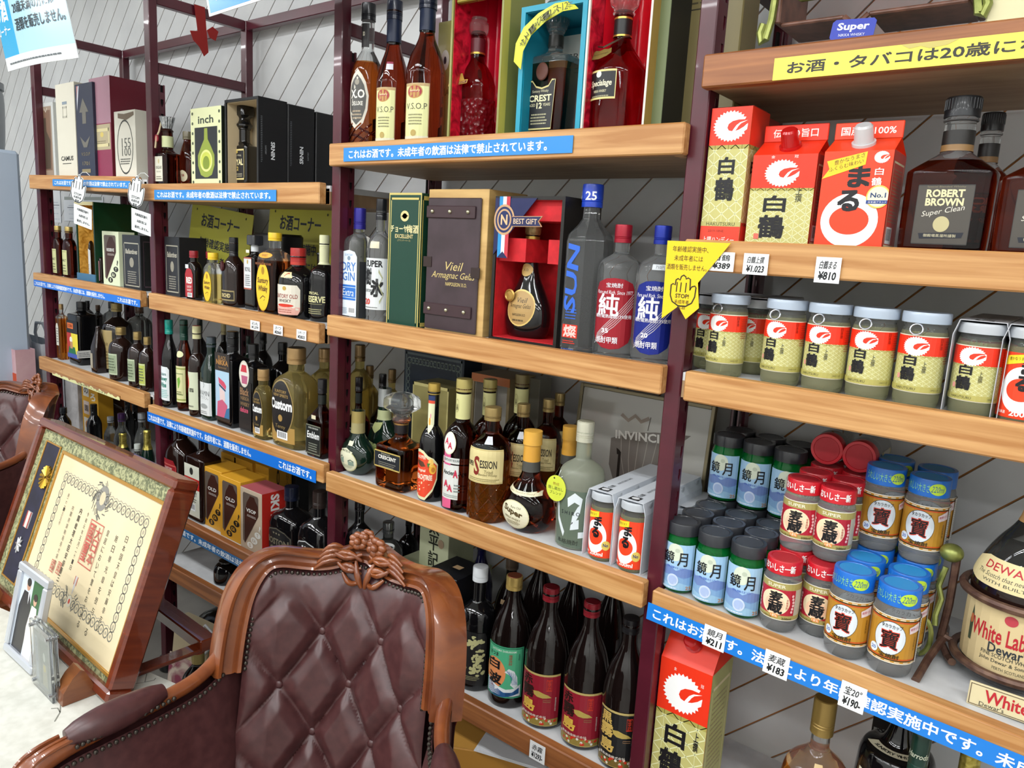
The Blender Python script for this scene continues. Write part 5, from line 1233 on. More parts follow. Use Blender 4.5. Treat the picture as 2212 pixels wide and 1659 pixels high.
bottle('s2', (1090, 1192, 700, 461, 1167), .095, 'matt black pear-shaped brandy bottle with a round gold label in the velvet case', 'black', dict(asp=.6), None, [('p', [('e', -.0, .235, .31, .145, '#b9995a'), ('g', 0, .235, .31, .145, .012, '#d8bf74'), ('e', 0, .235, .28, .13, '#a98a54'), ('t', 'Vieil', .03, .295, .22, .04, '#2c2214', 0, 0, .3), ('t', 'Armagnac Gelas', 0, .245, .46, .045, '#2c2214', 0, 0, .3), ('t', 'NAPOLEON X.O.', 0, .18, .3, .02, '#2c2214', .01), ('l', -.15, .13, .15, .16, 1, '#5a4a2c')]), ('p', [('e', 0, .53, .125, .05, '#b9995a'), ('t', 'X.O.', 0, .53, .12, .02, '#2c2214', .01)])], bands=[('gold_band', M('#b89a4a', .3, .7), .755, .79, .0014), ('foil', noise_mat('cork_foil', '#8d7a4c', '#b9a470', .35, (1, 1, 1), 80, 4, 1, .4, metal=.4), .80, .985, .0012)], rings=armr, name='brandy_bottle', dz=.0085,
       extras=arm_seal)
G['clear8'] = G['clear']
def sun_x(r, w, h, R):
    pass
def sunr(w, h):
    return [(0, w * .46, w * .46, 2), (h * .01, w * .5, w * .5, 2), (h * .66, w * .5, w * .5, 2), (h * .70, w * .46, w * .46, 2), (h * .76, w * .26, w * .26, 2), (h * .80, w * .175, w * .175, 2), (h * .87, w * .165, w * .165, 2), (h * .98, w * .15, w * .15, 2)]
sun = bottle('s2', (1216, 1322, 600, 399, 1292), .08, 'tall eight-sided clear bottle with blue vertical lettering and blue cap', 'clear', None, dict(c='#1d3fae', z=.865, r=.43), [('f', [('t', 'SUN', -.06, .44, .40, .28, '#2f63c9', .03, PI / 2 - .06), ('l', -.16, .20, .14, .27, 4, '#2f63c9', .35), ('r', -.2, .085, .16, .165, '#c8321f'), ('t', '燦', -.02, .125, .3, .07, '#e2c2bc', .03), ('l', -.18, .05, .12, .075, 2, '#c8321f'), ('t', 'SUNTORY', -.05, .012, .3, .012, '#2f63c9', .01)])], rings=sunr, name='shochu_bottle', seg=8, ph=PI / 8)
a = Art(.3); a.text('25', 0, 0, .022, .016, '#e9eef4', .02); a.text('25', -.034, 0, .022, .016, '#e9eef4', .02)
_h = sun['h']; _w = sun['w']; a.emit(Cyl([(-.1, _w * .215, 0, 0), (.1, _w * .215, 0, 0)], .4), sun, 'cap_print', off=.0004).location = (0, 0, _h * .93)
def jun(c, dk, num):
    o = [('p', [(-.46, .17), (-.4, .12), (-.2, .075), (0, .065), (.2, .075), (.4, .12), (.46, .17), (.46, .52), (.4, .565), (.2, .595), (0, .602), (-.2, .595), (-.4, .565), (-.46, .52)], M(c, .3, .3))]
    for k in range(5):
        o.append(('n', [(-.44 + .02 * k, .10 + .018 * k), (.05, .24 + .02 * k), (.45, .40 + .022 * k)], .006, '#b9b4b8')); o.append(('=',))
    o += [('a', '宝焼酎', 0, .45, .09, PI / 2, .055, '#e6e4ea', .02, .5), ('t', 'Pure and Rich. Since 1977', 0, .495, .84, .028, '#e6e4ea', .0, 0, .3), ('t', '純', -.12, .40, .48, .16, '#eceaf0', .025), ('t', '樽貯蔵熟成酒13%使用', 0, .315, .84, .03, '#e6e4ea', .01), ('t', num, -.14, .205, .16, .035, '#eceaf0', .03), ('t', '焼酎甲類', -.1, .135, .5, .05, '#eceaf0', .01)]
    o = [q for q in o if q[0] != 'a'] + [('t', '宝焼酎', 0, .548, .36, .035, '#e6e4ea', .01)]
    return o
JUNF = dict(zb=.66, zn=.79, rn=.32, zc=.88, base=.02)
bottle('s2', (1288, 1386, 640, 486, 1349), .075, 'clear round bottle with a metallic red label and red cap', 'clear', JUNF, dict(c='#9c1f30', z=.865, r=.38, metal=.3), [('c', jun('#9c1f2c', '#7c1420', '35'))], name='shochu_bottle')
bottle('s2', (1371, 1470, 650, 488, 1437), .075, 'clear round bottle with a metallic blue label and blue cap', 'clear', JUNF, dict(c='#1c2f93', z=.865, r=.38, metal=.3), [('c', jun('#1c2a86', '#141e60', '20')), ('c', [('r', -.1, .68, .25, .72, '#c9cfd4'), ('t', '710円', .08, .7, .2, .025, '#4a5058')])], name='shochu_bottle')
# ================================================================ middle bay, third shelf
def mateus(a_=None):
    return None
def flaskr(w, h):      # flattened round flask
    return chaikin([(0, w * .22, w * .16, 2), (0, w * .22, w * .16, 2), (h * .01, w * .26, w * .19, 2), (h * .12, w * .44, w * .28, 2), (h * .27, w * .5, w * .32, 2), (h * .42, w * .44, w * .28, 2), (h * .53, w * .27, w * .2, 2), (h * .60, w * .165, w * .165, 2), (h * .66, w * .15, w * .15, 2), (h * .98, w * .145, w * .145, 2)], 2)
def mat_art():
    return [('e', -.06, .22, .34, .17, '#b9b787'), ('e', -.06, .22, .32, .155, '#d3d3b8'), ('p', [(-.28, .38), (-.06, .42), (.16, .37), (.1, .34), (-.06, .37), (-.2, .35)], '#d3d3b8'), ('t', 'MATEUS', -.06, .375, .3, .03, '#3f4a30', .02), ('r', -.27, .18, -.12, .26, '#7f9488'), ('r', .03, .165, .2, .23, '#7f9488'), ('n', [(-.27, .26), (-.195, .29), (-.12, .26)], .015, '#4f6257'), ('n', [(.03, .23), (.11, .255), (.2, .23)], .015, '#4f6257'), ('l', -.3, .12, .18, .17, 3, '#8da08c')]
bottle('s3', (735, 812, 970, 884, 778), .065, 'round dark green wine flask with a cream oval label in the front row', 'dkgreen', dict(asp=.64), None, [('p', mat_art()), ('p', [('r', -.04, .46, .10, .53, '#cfccb4')])], bands=[('neck_label', '#9d9468', .64, .80, .001), ('capsule', M('#a8965a', .35, .4), .80, .985, .0012)], rings=flaskr, name='wine_bottle')
bottle('s3', (792, 868, 950, 835, 831), .15, 'round dark green wine flask with silver capsule behind the front flask', 'dkgreen', dict(asp=.64), None, [('p', [('p', [(-.5, .34), (.2, .30), (.15, .18), (-.4, .2)], '#8fa75c'), ('t', 'MATEUS', -.15, .31, .45, .04, '#c9cf92', .02, -.05)]), ('p', [('p', [(-.22, .55), (.12, .58), (.1, .50), (-.02, .44), (-.2, .49)], '#b3ba7c')])], bands=[('neck_label', '#b3ba8c', .60, .72, .001), ('capsule', M('#a9adac', .35, .5), .76, .985, .0012)], rings=flaskr, name='wine_bottle')
def crescent(r, w, h, R):
    MB().lathe(chaikin([(h * .69, w * .16, w * .16, 2), (h * .72, w * .24, w * .22, 2), (h * .75, w * .2, w * .2, 2), (h * .79, w * .19, w * .19, 2), (h * .84, w * .36, w * .34, 4), (h * .86, w * .38, w * .36, 4), (h * .86, w * .38, w * .36, 4), (h * .96, w * .37, w * .35, 4), (h, w * .22, w * .2, 4)], 1), G['clear']).build('stopper', r)
bottle('s3', (813, 920, 1000, 850, 876), .07, 'square amber decanter with a large square glass stopper and black label', 'amber2', dict(zb=.42, zn=.56, rn=.31, zc=.71, n=6, asp=.85, sh='f', base=.05), None, [('f', [('r', -.44, .225, .44, .405, '#22262a'), ('f', -.44, .225, .44, .405, .014, '#b9a25a'), ('t', 'Suntory', -.05, .375, .3, .02, '#c9c4a8', 0, 0, .3), ('t', 'CRESCENT', 0, .34, .6, .04, '#e6e4da', .03), ('l', -.3, .24, .3, .30, 3, '#77756c')])], bands=[('neck_label', '#1f1a1c', .585, .675, .001), ('gold_ring', M('#a8824a', .35, .6), .675, .69, .0014)], extras=crescent, name='decanter')
PEACH = [('p', [(-.55, .05), (-.3, .02), (.0, .015), (.3, .10), (.46, .20), (.47, .33), (.3, .38), (.1, .40), (-.1, .44), (-.3, .45), (-.55, .44)], '#d9d8ae'), ('p', [(-.55, .07), (-.3, .045), (0, .04), (.28, .12), (.42, .21), (.43, .32), (.27, .355), (.06, .375), (-.12, .415), (-.3, .425), (-.55, .415)], '#d8472c'), ('t', 'De KUYPER', -.25, .385, .5, .03, '#efe6d0', .02), ('p', [(-.5, .33), (-.2, .30), (.0, .31), (-.1, .345), (-.4, .36)], '#5b3a28'), ('t', 'Original', -.2, .27, .4, .03, '#f2ead6', .02, 0, .2), ('t', 'PEACHTREE', -.1, .215, .74, .045, '#f2ead6', .03), ('e', .27, .29, .13, .042, '#e8b03c'), ('=',), ('e', .2, .345, .1, .035, '#eec56a'), ('e', .29, .285, .07, .022, '#c07a28'), ('p', [(.1, .3), (.18, .34), (.05, .34)], '#3f7a3c')]
bottle('s3', (904, 960, 1010, 828, 939), .06, 'dark liqueur bottle with a red peach label and striped neck label', 'black', dict(zb=.45, zn=.64, rn=.42, zc=.93, base=.04), dict(c='#b3974a', z=.91, r=.47, metal=.5), [('c', PEACH), ('c', [('p', [(-.32, .86), (.32, .86), (.32, .66), (0, .585), (-.32, .66)], '#d9dab4'), ('r', -.32, .86, .32, .90, '#22315c'), ('r', -.32, .835, .32, .86, '#cf4a30'), ('e', -.08, .68, .09, .035, '#e2a23c'), ('e', .0, .73, .05, .02, '#d98aa0')])], name='liqueur_bottle')
def aa_art():
    return [('r', -.44, .10, .46, .365, '#d2d5d0'), ('p', [(-.42, .02), (-.05, .03), (-.05, .1), (-.42, .1)], '#d05a86'), ('r', -.38, .36, -.1, .46, '#d05a86'), ('r', -.44, .375, .40, .42, '#cdd0cb'), ('t', 'KENTUCKY BOURBON', -.05, .40, .62, .018, '#4a5a58', .02), ('e', -.2, .525, .24, .085, '#d6d3b8'), ('e', -.2, .525, .215, .076, '#e2e1da'), ('t', 'A', -.28, .54, .16, .05, '#c2314e', .04), ('=',), ('t', 'A', -.14, .51, .16, .05, '#c2314e', .04), ('t', 'Ancient Age', .0, .30, .74, .045, '#2c3430', .02), ('t', 'A', .06, .30, .14, .06, '#c2314e', .05), ('t', 'A', -.24, .215, .18, .055, '#c2314e', .05), ('=',), ('t', 'A', -.1, .185, .18, .055, '#c2314e', .05), ('l', .02, .16, .38, .23, 3, '#7a8580'), ('l', -.35, .115, .2, .14, 2, '#8a948f')]
AAF = dict(zb=.52, zn=.68, rn=.40, zc=.93, base=.03, n=3, asp=.9)
def aa_neck(r, w, h, R):
    MB().lathe(cut(R, h * .70, h * .89, .0012), M('#cbc88c', .45), 28, capb=False, capt=False).build('neck_label', r)
    a = Art(); a.text('AA', -.1 * w, h * .79, w * .22, h * .05, '#5b5438', .02); a.ring(-.1 * w, h * .80, w * .16, h * .05, .001, '#8f8858'); a.emit(Cyl(R), r, 'neck_print', off=.0016)
bottle('s3', (955, 1036, 1020, 818, 1001), .065, 'bourbon bottle with a round double-letter seal and white label', 'dkamber', AAF, dict(c='#a89a5a', z=.905, r=.46, metal=.2, grooves=False), [('c', aa_art())], extras=aa_neck)
bottle('s3', (1018, 1088, 960, 819, 1071), .17, 'bourbon bottle with a cream neck label behind the cut-glass whisky, left of two', 'dkamber', AAF, dict(c='#a89a5a', z=.905, r=.46, metal=.2, grooves=False), extras=aa_neck)
bottle('s3', (1085, 1160, 940, 808, 1125), .2, 'bourbon bottle with a cream neck label behind the cut-glass whisky, right of two', 'dkamber', AAF, dict(c='#6f6138', z=.905, r=.46, metal=.2, grooves=False), extras=aa_neck)
def lattice(r, w, h, R):
    mb = MB(); n = 11
    for s in (-1, 1):
        for k in range(n):
            P = []
            for i in range(9):
                t = i / 8; a = 2 * PI * k / n + s * t * 1.35; rr = w / 2 * 1.005
                P.append((rr * math.cos(a), rr * math.sin(a), h * (.025 + .325 * t)))
            mb.tube(P, .0012, G['amber'], 4)
    mb.build('cut_lattice', r)
SESS = [('r', -.5, .36, .5, .66, '#d3c58e'), ('f', -.49, .365, .49, .655, .006, '#b09d5c'), ('t', 'SUPER', -.36, .52, .22, .045, '#2c2820', .03), ('t', 'S', -.16, .51, .16, .17, '#7c241c', .03), ('t', 'ESSION', .13, .53, .40, .07, '#2c2820', .02), ('t', 'Triad', .14, .465, .2, .03, '#6d6238', .0), ('t', 'Blended Whisky', .12, .435, .44, .025, '#6d6238', .0), ('l', -.42, .38, .4, .41, 2, '#8d8150')]
SESF = dict(zb=.62, zn=.77, rn=.34, zc=.92, base=.03)
for px, y, lab, lat in (((1015, 1106, 1000, 879, 1065), .065, 'round whisky bottle with cut-glass lattice base and cream label in the front row', 1), ((1092, 1163, 960, 872, 1132), .15, 'round whisky bottle with cream label in the second row', 1), ((1150, 1214, 940, 862, 1180), .22, 'round whisky bottle in the third row', 0), ((1178, 1234, 920, 849, 1200), .29, 'round whisky bottle at the very back against the wall', 0)):
    bottle('s3', px, y, lab, 'amber', SESF, dict(c='#9a8453', z=.885, r=.40, metal=.5), [('c', SESS)] + ([('c', [('r', -.02, .70, .22, .755, '#cdd0d6')])] if lat else []), lv=.56 if lat else .6, empty='cognac', extras=lattice if lat else None, group='round cut-glass whisky bottles')
def superr(w, h):
    return chaikin([(0, w * .26, w * .22, 2), (0, w * .26, w * .22, 2), (h * .01, w * .32, w * .26, 2), (h * .10, w * .46, w * .36, 2), (h * .22, w * .5, w * .39, 2), (h * .35, w * .43, w * .34, 2), (h * .46, w * .27, w * .24, 2), (h * .55, w * .165, w * .165, 2), (h * .62, w * .145, w * .145, 2), (h * .96, w * .13, w * .13, 2)], 2)
SUPERM = [('p', [('e', -.05, .185, .31, .145, '#c9c39a'), ('e', -.05, .185, .295, .135, '#dbd8bc'), ('t', 'Rare Old', .0, .265, .2, .022, '#5b5438', .0, 0, .2), ('t', 'Super', -.06, .215, .42, .08, '#4a3a18', .04, -.12), ('t', 'NIKKA WHISKY', -.06, .15, .34, .025, '#6d6238', .01, -.06), ('l', -.2, .09, .1, .13, 3, '#7c7450')]), ('p', [('p', [(-.36, .41), (-.1, .385), (.2, .385), (.34, .40), (.3, .44), (.15, .425), (-.1, .425), (-.3, .45)], '#d6cfae'), ('t', 'Quality  Matured in Wood', 0, .408, .5, .02, '#7c7450', .0)])]
bottle('s3', (1085, 1203, 1090, 930, 1160), .075, 'onion-shaped whisky bottle with round cream label and yellow wrapped neck', 'cognac', dict(asp=.78), None, SUPERM, bands=[('neck_label', '#4a4a46', .60, .70, .001), ('yellow_wrap', '#d19a3a', .70, .865, .001), ('yellow_cap', '#d9a544', .865, .955, .0035)], rings=superr, extras=lambda r, w, h, R: MB().lathe([(h * .95, w * .158, w * .158, 2), (h * .998, w * .158, w * .158, 2), (h, w * .14, w * .14, 2)], M('#d9a544', .4)).build('cap', r))
bottle('s3', (1175, 1275, 1050, 920, 1238), .18, 'onion-shaped whisky bottle with yellow wrapped neck, behind the frosted bottle', 'cognac', dict(asp=.78), None, SUPERM, bands=[('neck_label', '#4a4a46', .60, .70, .001), ('yellow_wrap', '#d19a3a', .70, .865, .001)], rings=superr, extras=lambda r, w, h, R: MB().lathe([(h * .86, w * .158, w * .158, 2), (h * .998, w * .158, w * .158, 2), (h, w * .14, w * .14, 2)], M('#d9a544', .4)).build('cap', r))
def tagged(r, w, h, R):
    t = MB().lathe([(0, .001, .001, 2), (0, w * .25, w * .285, 2), (.0012, w * .25, w * .285, 2), (.0012, .001, .001, 2)], M('#c8d243', .45), 28).build('round_tag', r)
    t.rotation_euler = (PI / 2, 0, 0); t.location = (-w * .30, -w * .52, h * .47)
    a = Art(); a.text('熟成', 0, w * .1, w * .16, w * .07, '#a88a30', .0); a.same().text('隠し蔵出し', 0, 0, w * .38, w * .075, '#4a5a2a', .0); a.same().text('ブレンド', 0, -w * .1, w * .3, w * .07, '#4a5a2a', .0); a.ell(-.005, w * .22, w * .02, w * .02, '#3a3a20')
    a.emit(Flat((-w * .30, -w * .52 - .0012, h * .47)), r, 'tag_print', off=.0003)
    MB().tube([(w * .16, -w * .1, h * .68), (w * .05, -w * .28, h * .62), (-w * .30, -w * .50, h * .545), (-w * .32, -w * .35, h * .6), (-w * .15, -w * .12, h * .69)], .0009, M('#d9dcd6', .4), 5).build('string', r)
bottle('s3', (1203, 1303, 1100, 910, 1262), .085, 'frosted grey-green bottle with a round lime tag and silver cap', 'frost', dict(zb=.56, zn=.70, rn=.33, zc=.92, base=.02), dict(c='#c3c2ae', z=.84, r=.38, metal=.3, top='#a9a890'), [('c', [('r', -.45, .02, .5, .48, M('#5c6a5c', .35)), ('n', [(-.15, .38), (.0, .43), (.14, .40), (.1, .33), (.0, .25), (-.05, .20), (.12, .22)], .075, '#d3dce0'), ('n', [(-.45, .42), (-.38, .24), (-.2, .12)], .05, '#d3dce0'), ('n', [(.12, .13), (.3, .14), (.34, .25)], .05, '#d3dce0'), ('t', 'S H I R O', -.08, .30, .42, .03, '#22262a', .01), ('v', '本格焼酎', .43, .001, .001, .001, '#22262a'), ('t', '本格焼酎', -.12, .065, .5, .04, '#2a302c', .0)])], extras=tagged, name='shochu_bottle', group=None)
# back row
for px, y, lab, g, c, f in (((749, 800, 900, 815, 767), .13, 'pyramid-shouldered bottle with a black script neck label behind the green flask', 'dkamber', '#1b171b', 'emb'), ((800, 850, 900, 808, 823), .2, 'second pyramid-shouldered bottle behind the silver capsule', 'dkamber', '#141214', 'emb'), ((748, 806, 830, 745, 759), .25, 'large clear spirit bottle at the back beside the post', 'straw', '#8a6f48', 'cus'), ((776, 820, 850, 790, 798), .28, 'back-row spirit bottle with a dark-topped gold cap, left of two', 'straw', '#8a6f48', 'cus'), ((824, 868, 860, 798, 841), .27, 'back-row spirit bottle with a dark-topped gold cap, right of two', 'straw', '#8a6f48', 'cus')):
    bottle('s3', px, y, lab, g, dict(zb=.46, zn=.66, rn=.3, zc=.84, n=9, asp=.8, sh='s') if f == 'emb' else dict(zb=.60, zn=.76, rn=.34, zc=.88, n=3.5, asp=.7), dict(c=c, z=.84, r=.38, metal=.4 if f == 'cus' else 0, top=None if f == 'emb' else '#2a2622'), EMB if f == 'emb' else [], bands=[('neck_label', '#1c201c', .70, .82, .001)] if f == 'emb' else [])
def ornate(a):
    a.frame(-.47, .03, .47, .97, .02, '#4f5a5c')
    for k in range(14):
        a.ring(-.40 + .8 * k / 13, .90, .05, .03, .012, '#5d6862', 10); a.same(); a.ring(-.42, .1 + .75 * k / 13, .03, .03, .01, '#5d6862', 10); a.same(); a.ring(.42, .1 + .75 * k / 13, .03, .03, .01, '#5d6862', 10); a.same()
    a.text('MARTIN FRERES', 0, .62, .62, .05, '#8d8a72', .02)
carton('s3', (872, 1001, 830, 762), .24, .07, 'navy carton with an ornate printed border at the back of the shelf', '#15202e', [('f', [('fn', ornate)])])
carton('s3', (890, 967, 900, 832), .15, .09, 'dusty gold tin behind the stoppered decanter', m=noise_mat('gold_tin', '#857d4a', '#a69c62', .3, (1, 1, 1), 5, 4, metal=.4), name='tin_box', arts=[('f', [('f', -.5, 0, .5, 1, .03, '#b5ab70')])])
carton('s3', (1016, 1098, 900, 812), .22, .1, 'open card case with orange edges behind the bourbon bottles', m=M('#8a7a58', .5), hollow=(.008, '#b9b5ac'), extras=lambda r, w, h, d: MB().box(-w / 2, w / 2, -.002, 0, h - .02, h, M('#b46a3c', .5)).build('orange_edge', r, 0))
carton('s3', (1140, 1165, 850, 818), .3, .05, 'slim grey tube carton at the back between bourbon and whisky', '#7f7d70')
# framed ship picture
A, B = onY(1251, 831, .29), onY(1470, 1100, .29)
o = thing('ship_picture', 'framed glass picture of a sailing longship leaning at the back', 'picture', (A.x, .285, SH['s3'].z(-.8) + .001), rot=(-.10, 0, 0))
pw, ph = .315, .275
MB().box(0, pw, 0, .008, 0, ph, M('#a9a7a0', .12, coat=.4), .001).build('panel', o)
fr = MB()
for x0, x1, z0, z1 in ((-.008, .0, -.0, ph + .008), (pw, pw + .008, 0, ph + .008), (-.0, pw, ph, ph + .008)):
    MB().box(x0, x1, -.004, .01, z0, z1, M('#7c7258', .35, .4), .001).build('frame_bar', o)
a = Art(.15); a.sx, a.sy = pw, ph
a.poly([(.28, .62), (.45, .70), (.62, .74), (.88, .77), (.80, .68), (.70, .50), (.62, .32), (.56, .22), (.45, .28), (.35, .26), (.29, .4)], '#6d6660')
for k in range(5): a.line([(.36 + k * .07, .66), (.38 + k * .06, .48), (.44 + k * .03, .28)], .006, '#8f8880'); a.same()
a.text('INVINCIBLE', .56, .685, .5, .07, '#d6d3cc', .03, .10)
a.line([(.56, .74), (.57, .85)], .006, '#4a423c'); a.line([(.56, .84), (.5, .80), (.45, .84), (.40, .79), (.34, .83)], .03, '#8a7c70')
a.line([(.38, .20), (.37, .40), (.365, .52), (.345, .545), (.355, .50)], .022, '#2c2622')
a.poly([(.32, .22), (.40, .15), (.60, .14), (.66, .2), (.68, .26), (.62, .22), (.5, .24), (.40, .28)], '#3f352c')
rnd = random.Random(4)
for k in range(26):
    x = .05 + rnd.random() * .85; y = .02 + rnd.random() * .16 + .06 * math.sin(x * 7); a.line([(x, y), (x + .04, y + .018), (x + .09, y - .005)], .007, '#5f6664'); a.same()
a.text('NORSEN', .45, -.05, .5, .07, '#3f3a36', .0)
a.emit(Flat((0, 0, 0)), o, 'ship_print', off=.0004)
# ================================================================ middle bay, low shelf
BLKBOX = M('#131418', .35)
def lanbox(r, w, h, d):
    a = Art(.4); a.vtext('蘭引茶昭', 0, h * .84, w * .2, h * .13, '#d3331f', .02, 1.1); a.poly([(-w * .45, h * .55), (-w * .3, h * .7), (-w * .2, h * .62), (-w * .25, h * .45), (-w * .4, h * .4)], '#3c3a32'); a.line([(-w * .45, h * .75), (-w * .2, h * .9)], .002, '#b09a4a'); a.emit(Flat((0, 0, 0)), r, 'print', off=.0004)
    a = Art(.5); a.rect(-w * .1, d * .45, w * .14, d * .62, '#c3a47c'); a.emit(Flat((0, 0, h), (1, 0, 0), (0, 1, 0), (0, 0, 1)), r, 'price_sticker', off=.0004)
carton('s4', (918, 983, 1330, 1262), .06, .105, 'black carton with red vertical characters and a price sticker on top', m=BLKBOX, extras=lanbox, hfix=.235)
def absin(r, w, h, R):
    t = MB().lathe([(0, .001, .001, 2), (0, w * .2, w * .2, 2), (.004, w * .21, w * .21, 2), (.006, w * .17, w * .17, 2), (.004, w * .15, w * .15, 2), (.0045, .001, .001, 2)], M('#17171a', .2, coat=.4), 24).build('glass_seal', r)
    t.rotation_euler = (PI / 2 - .25, 0, 0); t.location = (-w * .16, -w * .475, h * .61)
def absart(a):
    a.poly([(-.55, .07), (.4, .05), (.46, .1), (.46, .46), (.4, .50), (-.55, .52)], '#1b1b1c')
    rnd = random.Random(9); c = '#b9b784'
    for (cx, cy, rx, ry, n) in ((.12, .42, .26, .05, 26), (.25, .30, .18, .06, 26), (.22, .19, .2, .05, 24), (-.42, .45, .1, .03, 10)):
        for k in range(n):
            t = rnd.random() * 6.28; q = math.sqrt(rnd.random()); a.ell(cx + rx * q * math.cos(t), cy + ry * q * math.sin(t), .035 + rnd.random() * .03, .008 + rnd.random() * .008, c, 8); a.same()
    a.text('58°', -.35, .36, .22, .035, c, .02); a.text('STRAIT', -.33, .315, .3, .018, c, .0); a.text('ABSINTHE', -.3, .26, .4, .035, c, .03); a.text('LIMITED', -.22, .2, .3, .018, c, .0); a.lines(-.3, .10, .3, .14, 3, '#8c8a68')
bottle('s4', (992, 1069, 1400, 1223, 1040), .075, 'black absinthe bottle with a white cap and pale filigree label', 'black', dict(zb=.58, zn=.72, rn=.36, zc=.93, base=.02), dict(c='#c9cdd0', z=.885, r=.43), [('c', [('fn', absart)])], extras=absin, name='absinthe_bottle')
SHOF = dict(zb=.52, zn=.84, rn=.34, zc=.96, sh='w', base=.02)
def waves(a):
    a.rect(-.5, .09, .5, .50, '#3f9a72'); a.rect(-.47, .10, .47, .49, '#1f5c48'); a.rect(-.455, .105, .455, .485, '#4fae82')
    a.ell(-.22, .28, .30, .12, '#e2905a')
    a.poly([(-.455, .105), (.455, .105), (.455, .20), (.3, .17), (.1, .16), (-.15, .18), (-.455, .22)], '#dfe6e8')
    for k in range(6): a.line([(-.455, .205 - k * .018), (-.2, .165 - k * .014), (.05, .13 - k * .006), (.25, .135 - k * .004), (.42, .17 - k * .008)], .008, '#27568c'); a.same()
    a.poly([(.05, .30), (.15, .33), (.28, .31), (.36, .26), (.38, .19), (.3, .17), (.2, .2), (.25, .25), (.18, .28)], '#dfe6e8')
    for k in range(5): a.line([(.10 + k * .05, .315 - k * .006), (.20 + k * .035, .27 - k * .012), (.25 + k * .03, .2)], .008, '#3a6aa0'); a.same()
    a.text('SATSUMA SHIRANAMI', 0, .465, .62, .016, '#d6e6d8', .01); a.text('さつま', -.25, .43, .26, .03, '#1b1c1e', .02); a.text('白', -.25, .35, .34, .075, '#15161a', .05); a.text('波', -.2, .235, .36, .085, '#15161a', .05)
    a.vtext('薩摩焼酎', .18, .445, .08, .02, '#a83a2c', .0); a.vtext('本格焼酎', .38, .45, .04, .012, '#1b3a30', .0)
bottle('s4', (1058, 1147, 1420, 1243, 1104), .08, 'tall dark bottle with a green label showing white waves', 'dark', SHOF, dict(c='#b59a58', z=.90, r=.40, metal=.5, top='#8a4a34'), [('c', [('fn', waves)])], name='shochu_bottle')
def kiri(bg, ink, red):
    def f(a):
        a.rect(-.52, .03, .5, .42, '#b5a264'); a.rect(-.52, .035, .5, .405, bg)
        a.rect(-.52, .035, .5, .085, '#8d7c3c' if red else '#6d5c2c')
        rnd = random.Random(3)
        for k in range(22):
            x = -.48 + rnd.random() * .92; y = .045 + rnd.random() * .05
            a.ell(x, y, .032, .010, ('#d9d9cc', '#c8321f', '#c8321f')[k % 3], 6); a.same()
        a.text(('赤' if red else '黒'), -.3, .36, .28, .07, ink, .04); a.text('霧', -.28, .275, .34, .085, ink, .04); a.text('島', -.24, .175, .34, .085, '#d8b24a' if red else ink, .04)
        a.poly([(-.12, .29), (.0, .295), (.22, .27), (.3, .25), (.1, .245), (-.02, .25), (-.1, .265)], '#b09a4e'); a.frame(.12, .215, .28, .232, .004, '#8d6a4a')
        a.frame(.17, .30, .30, .385, .006, '#c8321f'); a.vtext('本格芋焼酎', .235, .38, .08, .0145, '#d8432c', .0)
        a.vtext('霧島酒造株式会社', .40, .25, .035, .012, '#d9d2c8', .0); a.text('霧島酒造株式会社', -.1, .105, .6, .018, '#e0dace', .01)
        if not red: a.rect(.3, .2, .5, .215, '#1f6a62'); a.text('25度', .4, .2075, .12, .01, '#d9dcd0')
    return f
bottle('s4', (1133, 1227, 1450, 1267, 1189), .075, 'tall dark shochu bottle with a wine-red label, left of two alike', 'dark', SHOF, dict(c='#7c1a24', z=.905, r=.38, metal=.2, top='#5c1018'), [('c', [('fn', kiri('#8c1c2c', '#2a1512', True))])], name='shochu_bottle', group='red-label shochu bottles')
bottle('s4', (1218, 1314, 1490, 1299, 1281), .075, 'tall dark shochu bottle with a wine-red label, right of two alike', 'dark', SHOF, dict(c='#7c1a24', z=.905, r=.38, metal=.2, top='#5c1018'), [('c', [('fn', kiri('#8c1c2c', '#2a1512', True))])], name='shochu_bottle', group='red-label shochu bottles')
bottle('s4', (1300, 1398, 1520, 1334, 1367), .07, 'tall dark shochu bottle with a black and gold label beside the right post', 'dark', SHOF, dict(c='#1b1a1c', z=.905, r=.38, metal=.2), [('c', [('fn', kiri('#17181a', '#c9a95a', False))])], name='shochu_bottle')
for px, y, lab, g, c in (((1066, 1135, 1330, 1205, 1097), .2, 'dark bottle with a paper-wrapped cap behind the green wave label', 'dark', '#55473a'), ((1130, 1200, 1300, 1180, 1160), .22, 'tall dark bottle behind the left red label', 'dark', '#1c1712'), ((1200, 1270, 1350, 1200, 1240), .22, 'tall dark bottle behind the right red label', 'dark', '#1c1712'), ((1282, 1352, 1380, 1215, 1322), .22, 'tall dark bottle behind the black and gold label', 'dark', '#1c1712'), ((1010, 1065, 1260, 1165, 1037), .25, 'deep blue bottle behind the white-capped bottle', 'blue', '#15152c')):
    bottle('s4', px, y, lab, g, SHOF, dict(c=c, z=.90, r=.4), [('c', [('r', -.2, .60, .1, .64, '#bfa27c')])] if 'paper' in lab else [], name='shochu_bottle')
PALE = noise_mat('pale_green_card', '#a9ae8c', '#b9bd9c', .6, (1, 1, 1), 9, 4)
def taihei(px, yf, dz, lab, hh, rz=0.0, dep=.10):
    def ex(r, w, h, d):
        r.location.z += dz
        a = Art(.5); a.vtext('太平記', 0, h * .95, w * .34, h * .27, '#26281f', .02); a.ell(w * .25, h * .55, w * .1, h * .08, '#a08a70'); a.emit(Flat((0, 0, 0)), r, 'brush_characters', off=.0004)
    return carton('s4', px, yf, dep, lab, m=PALE, extras=ex, hfix=hh, yaw=rz)
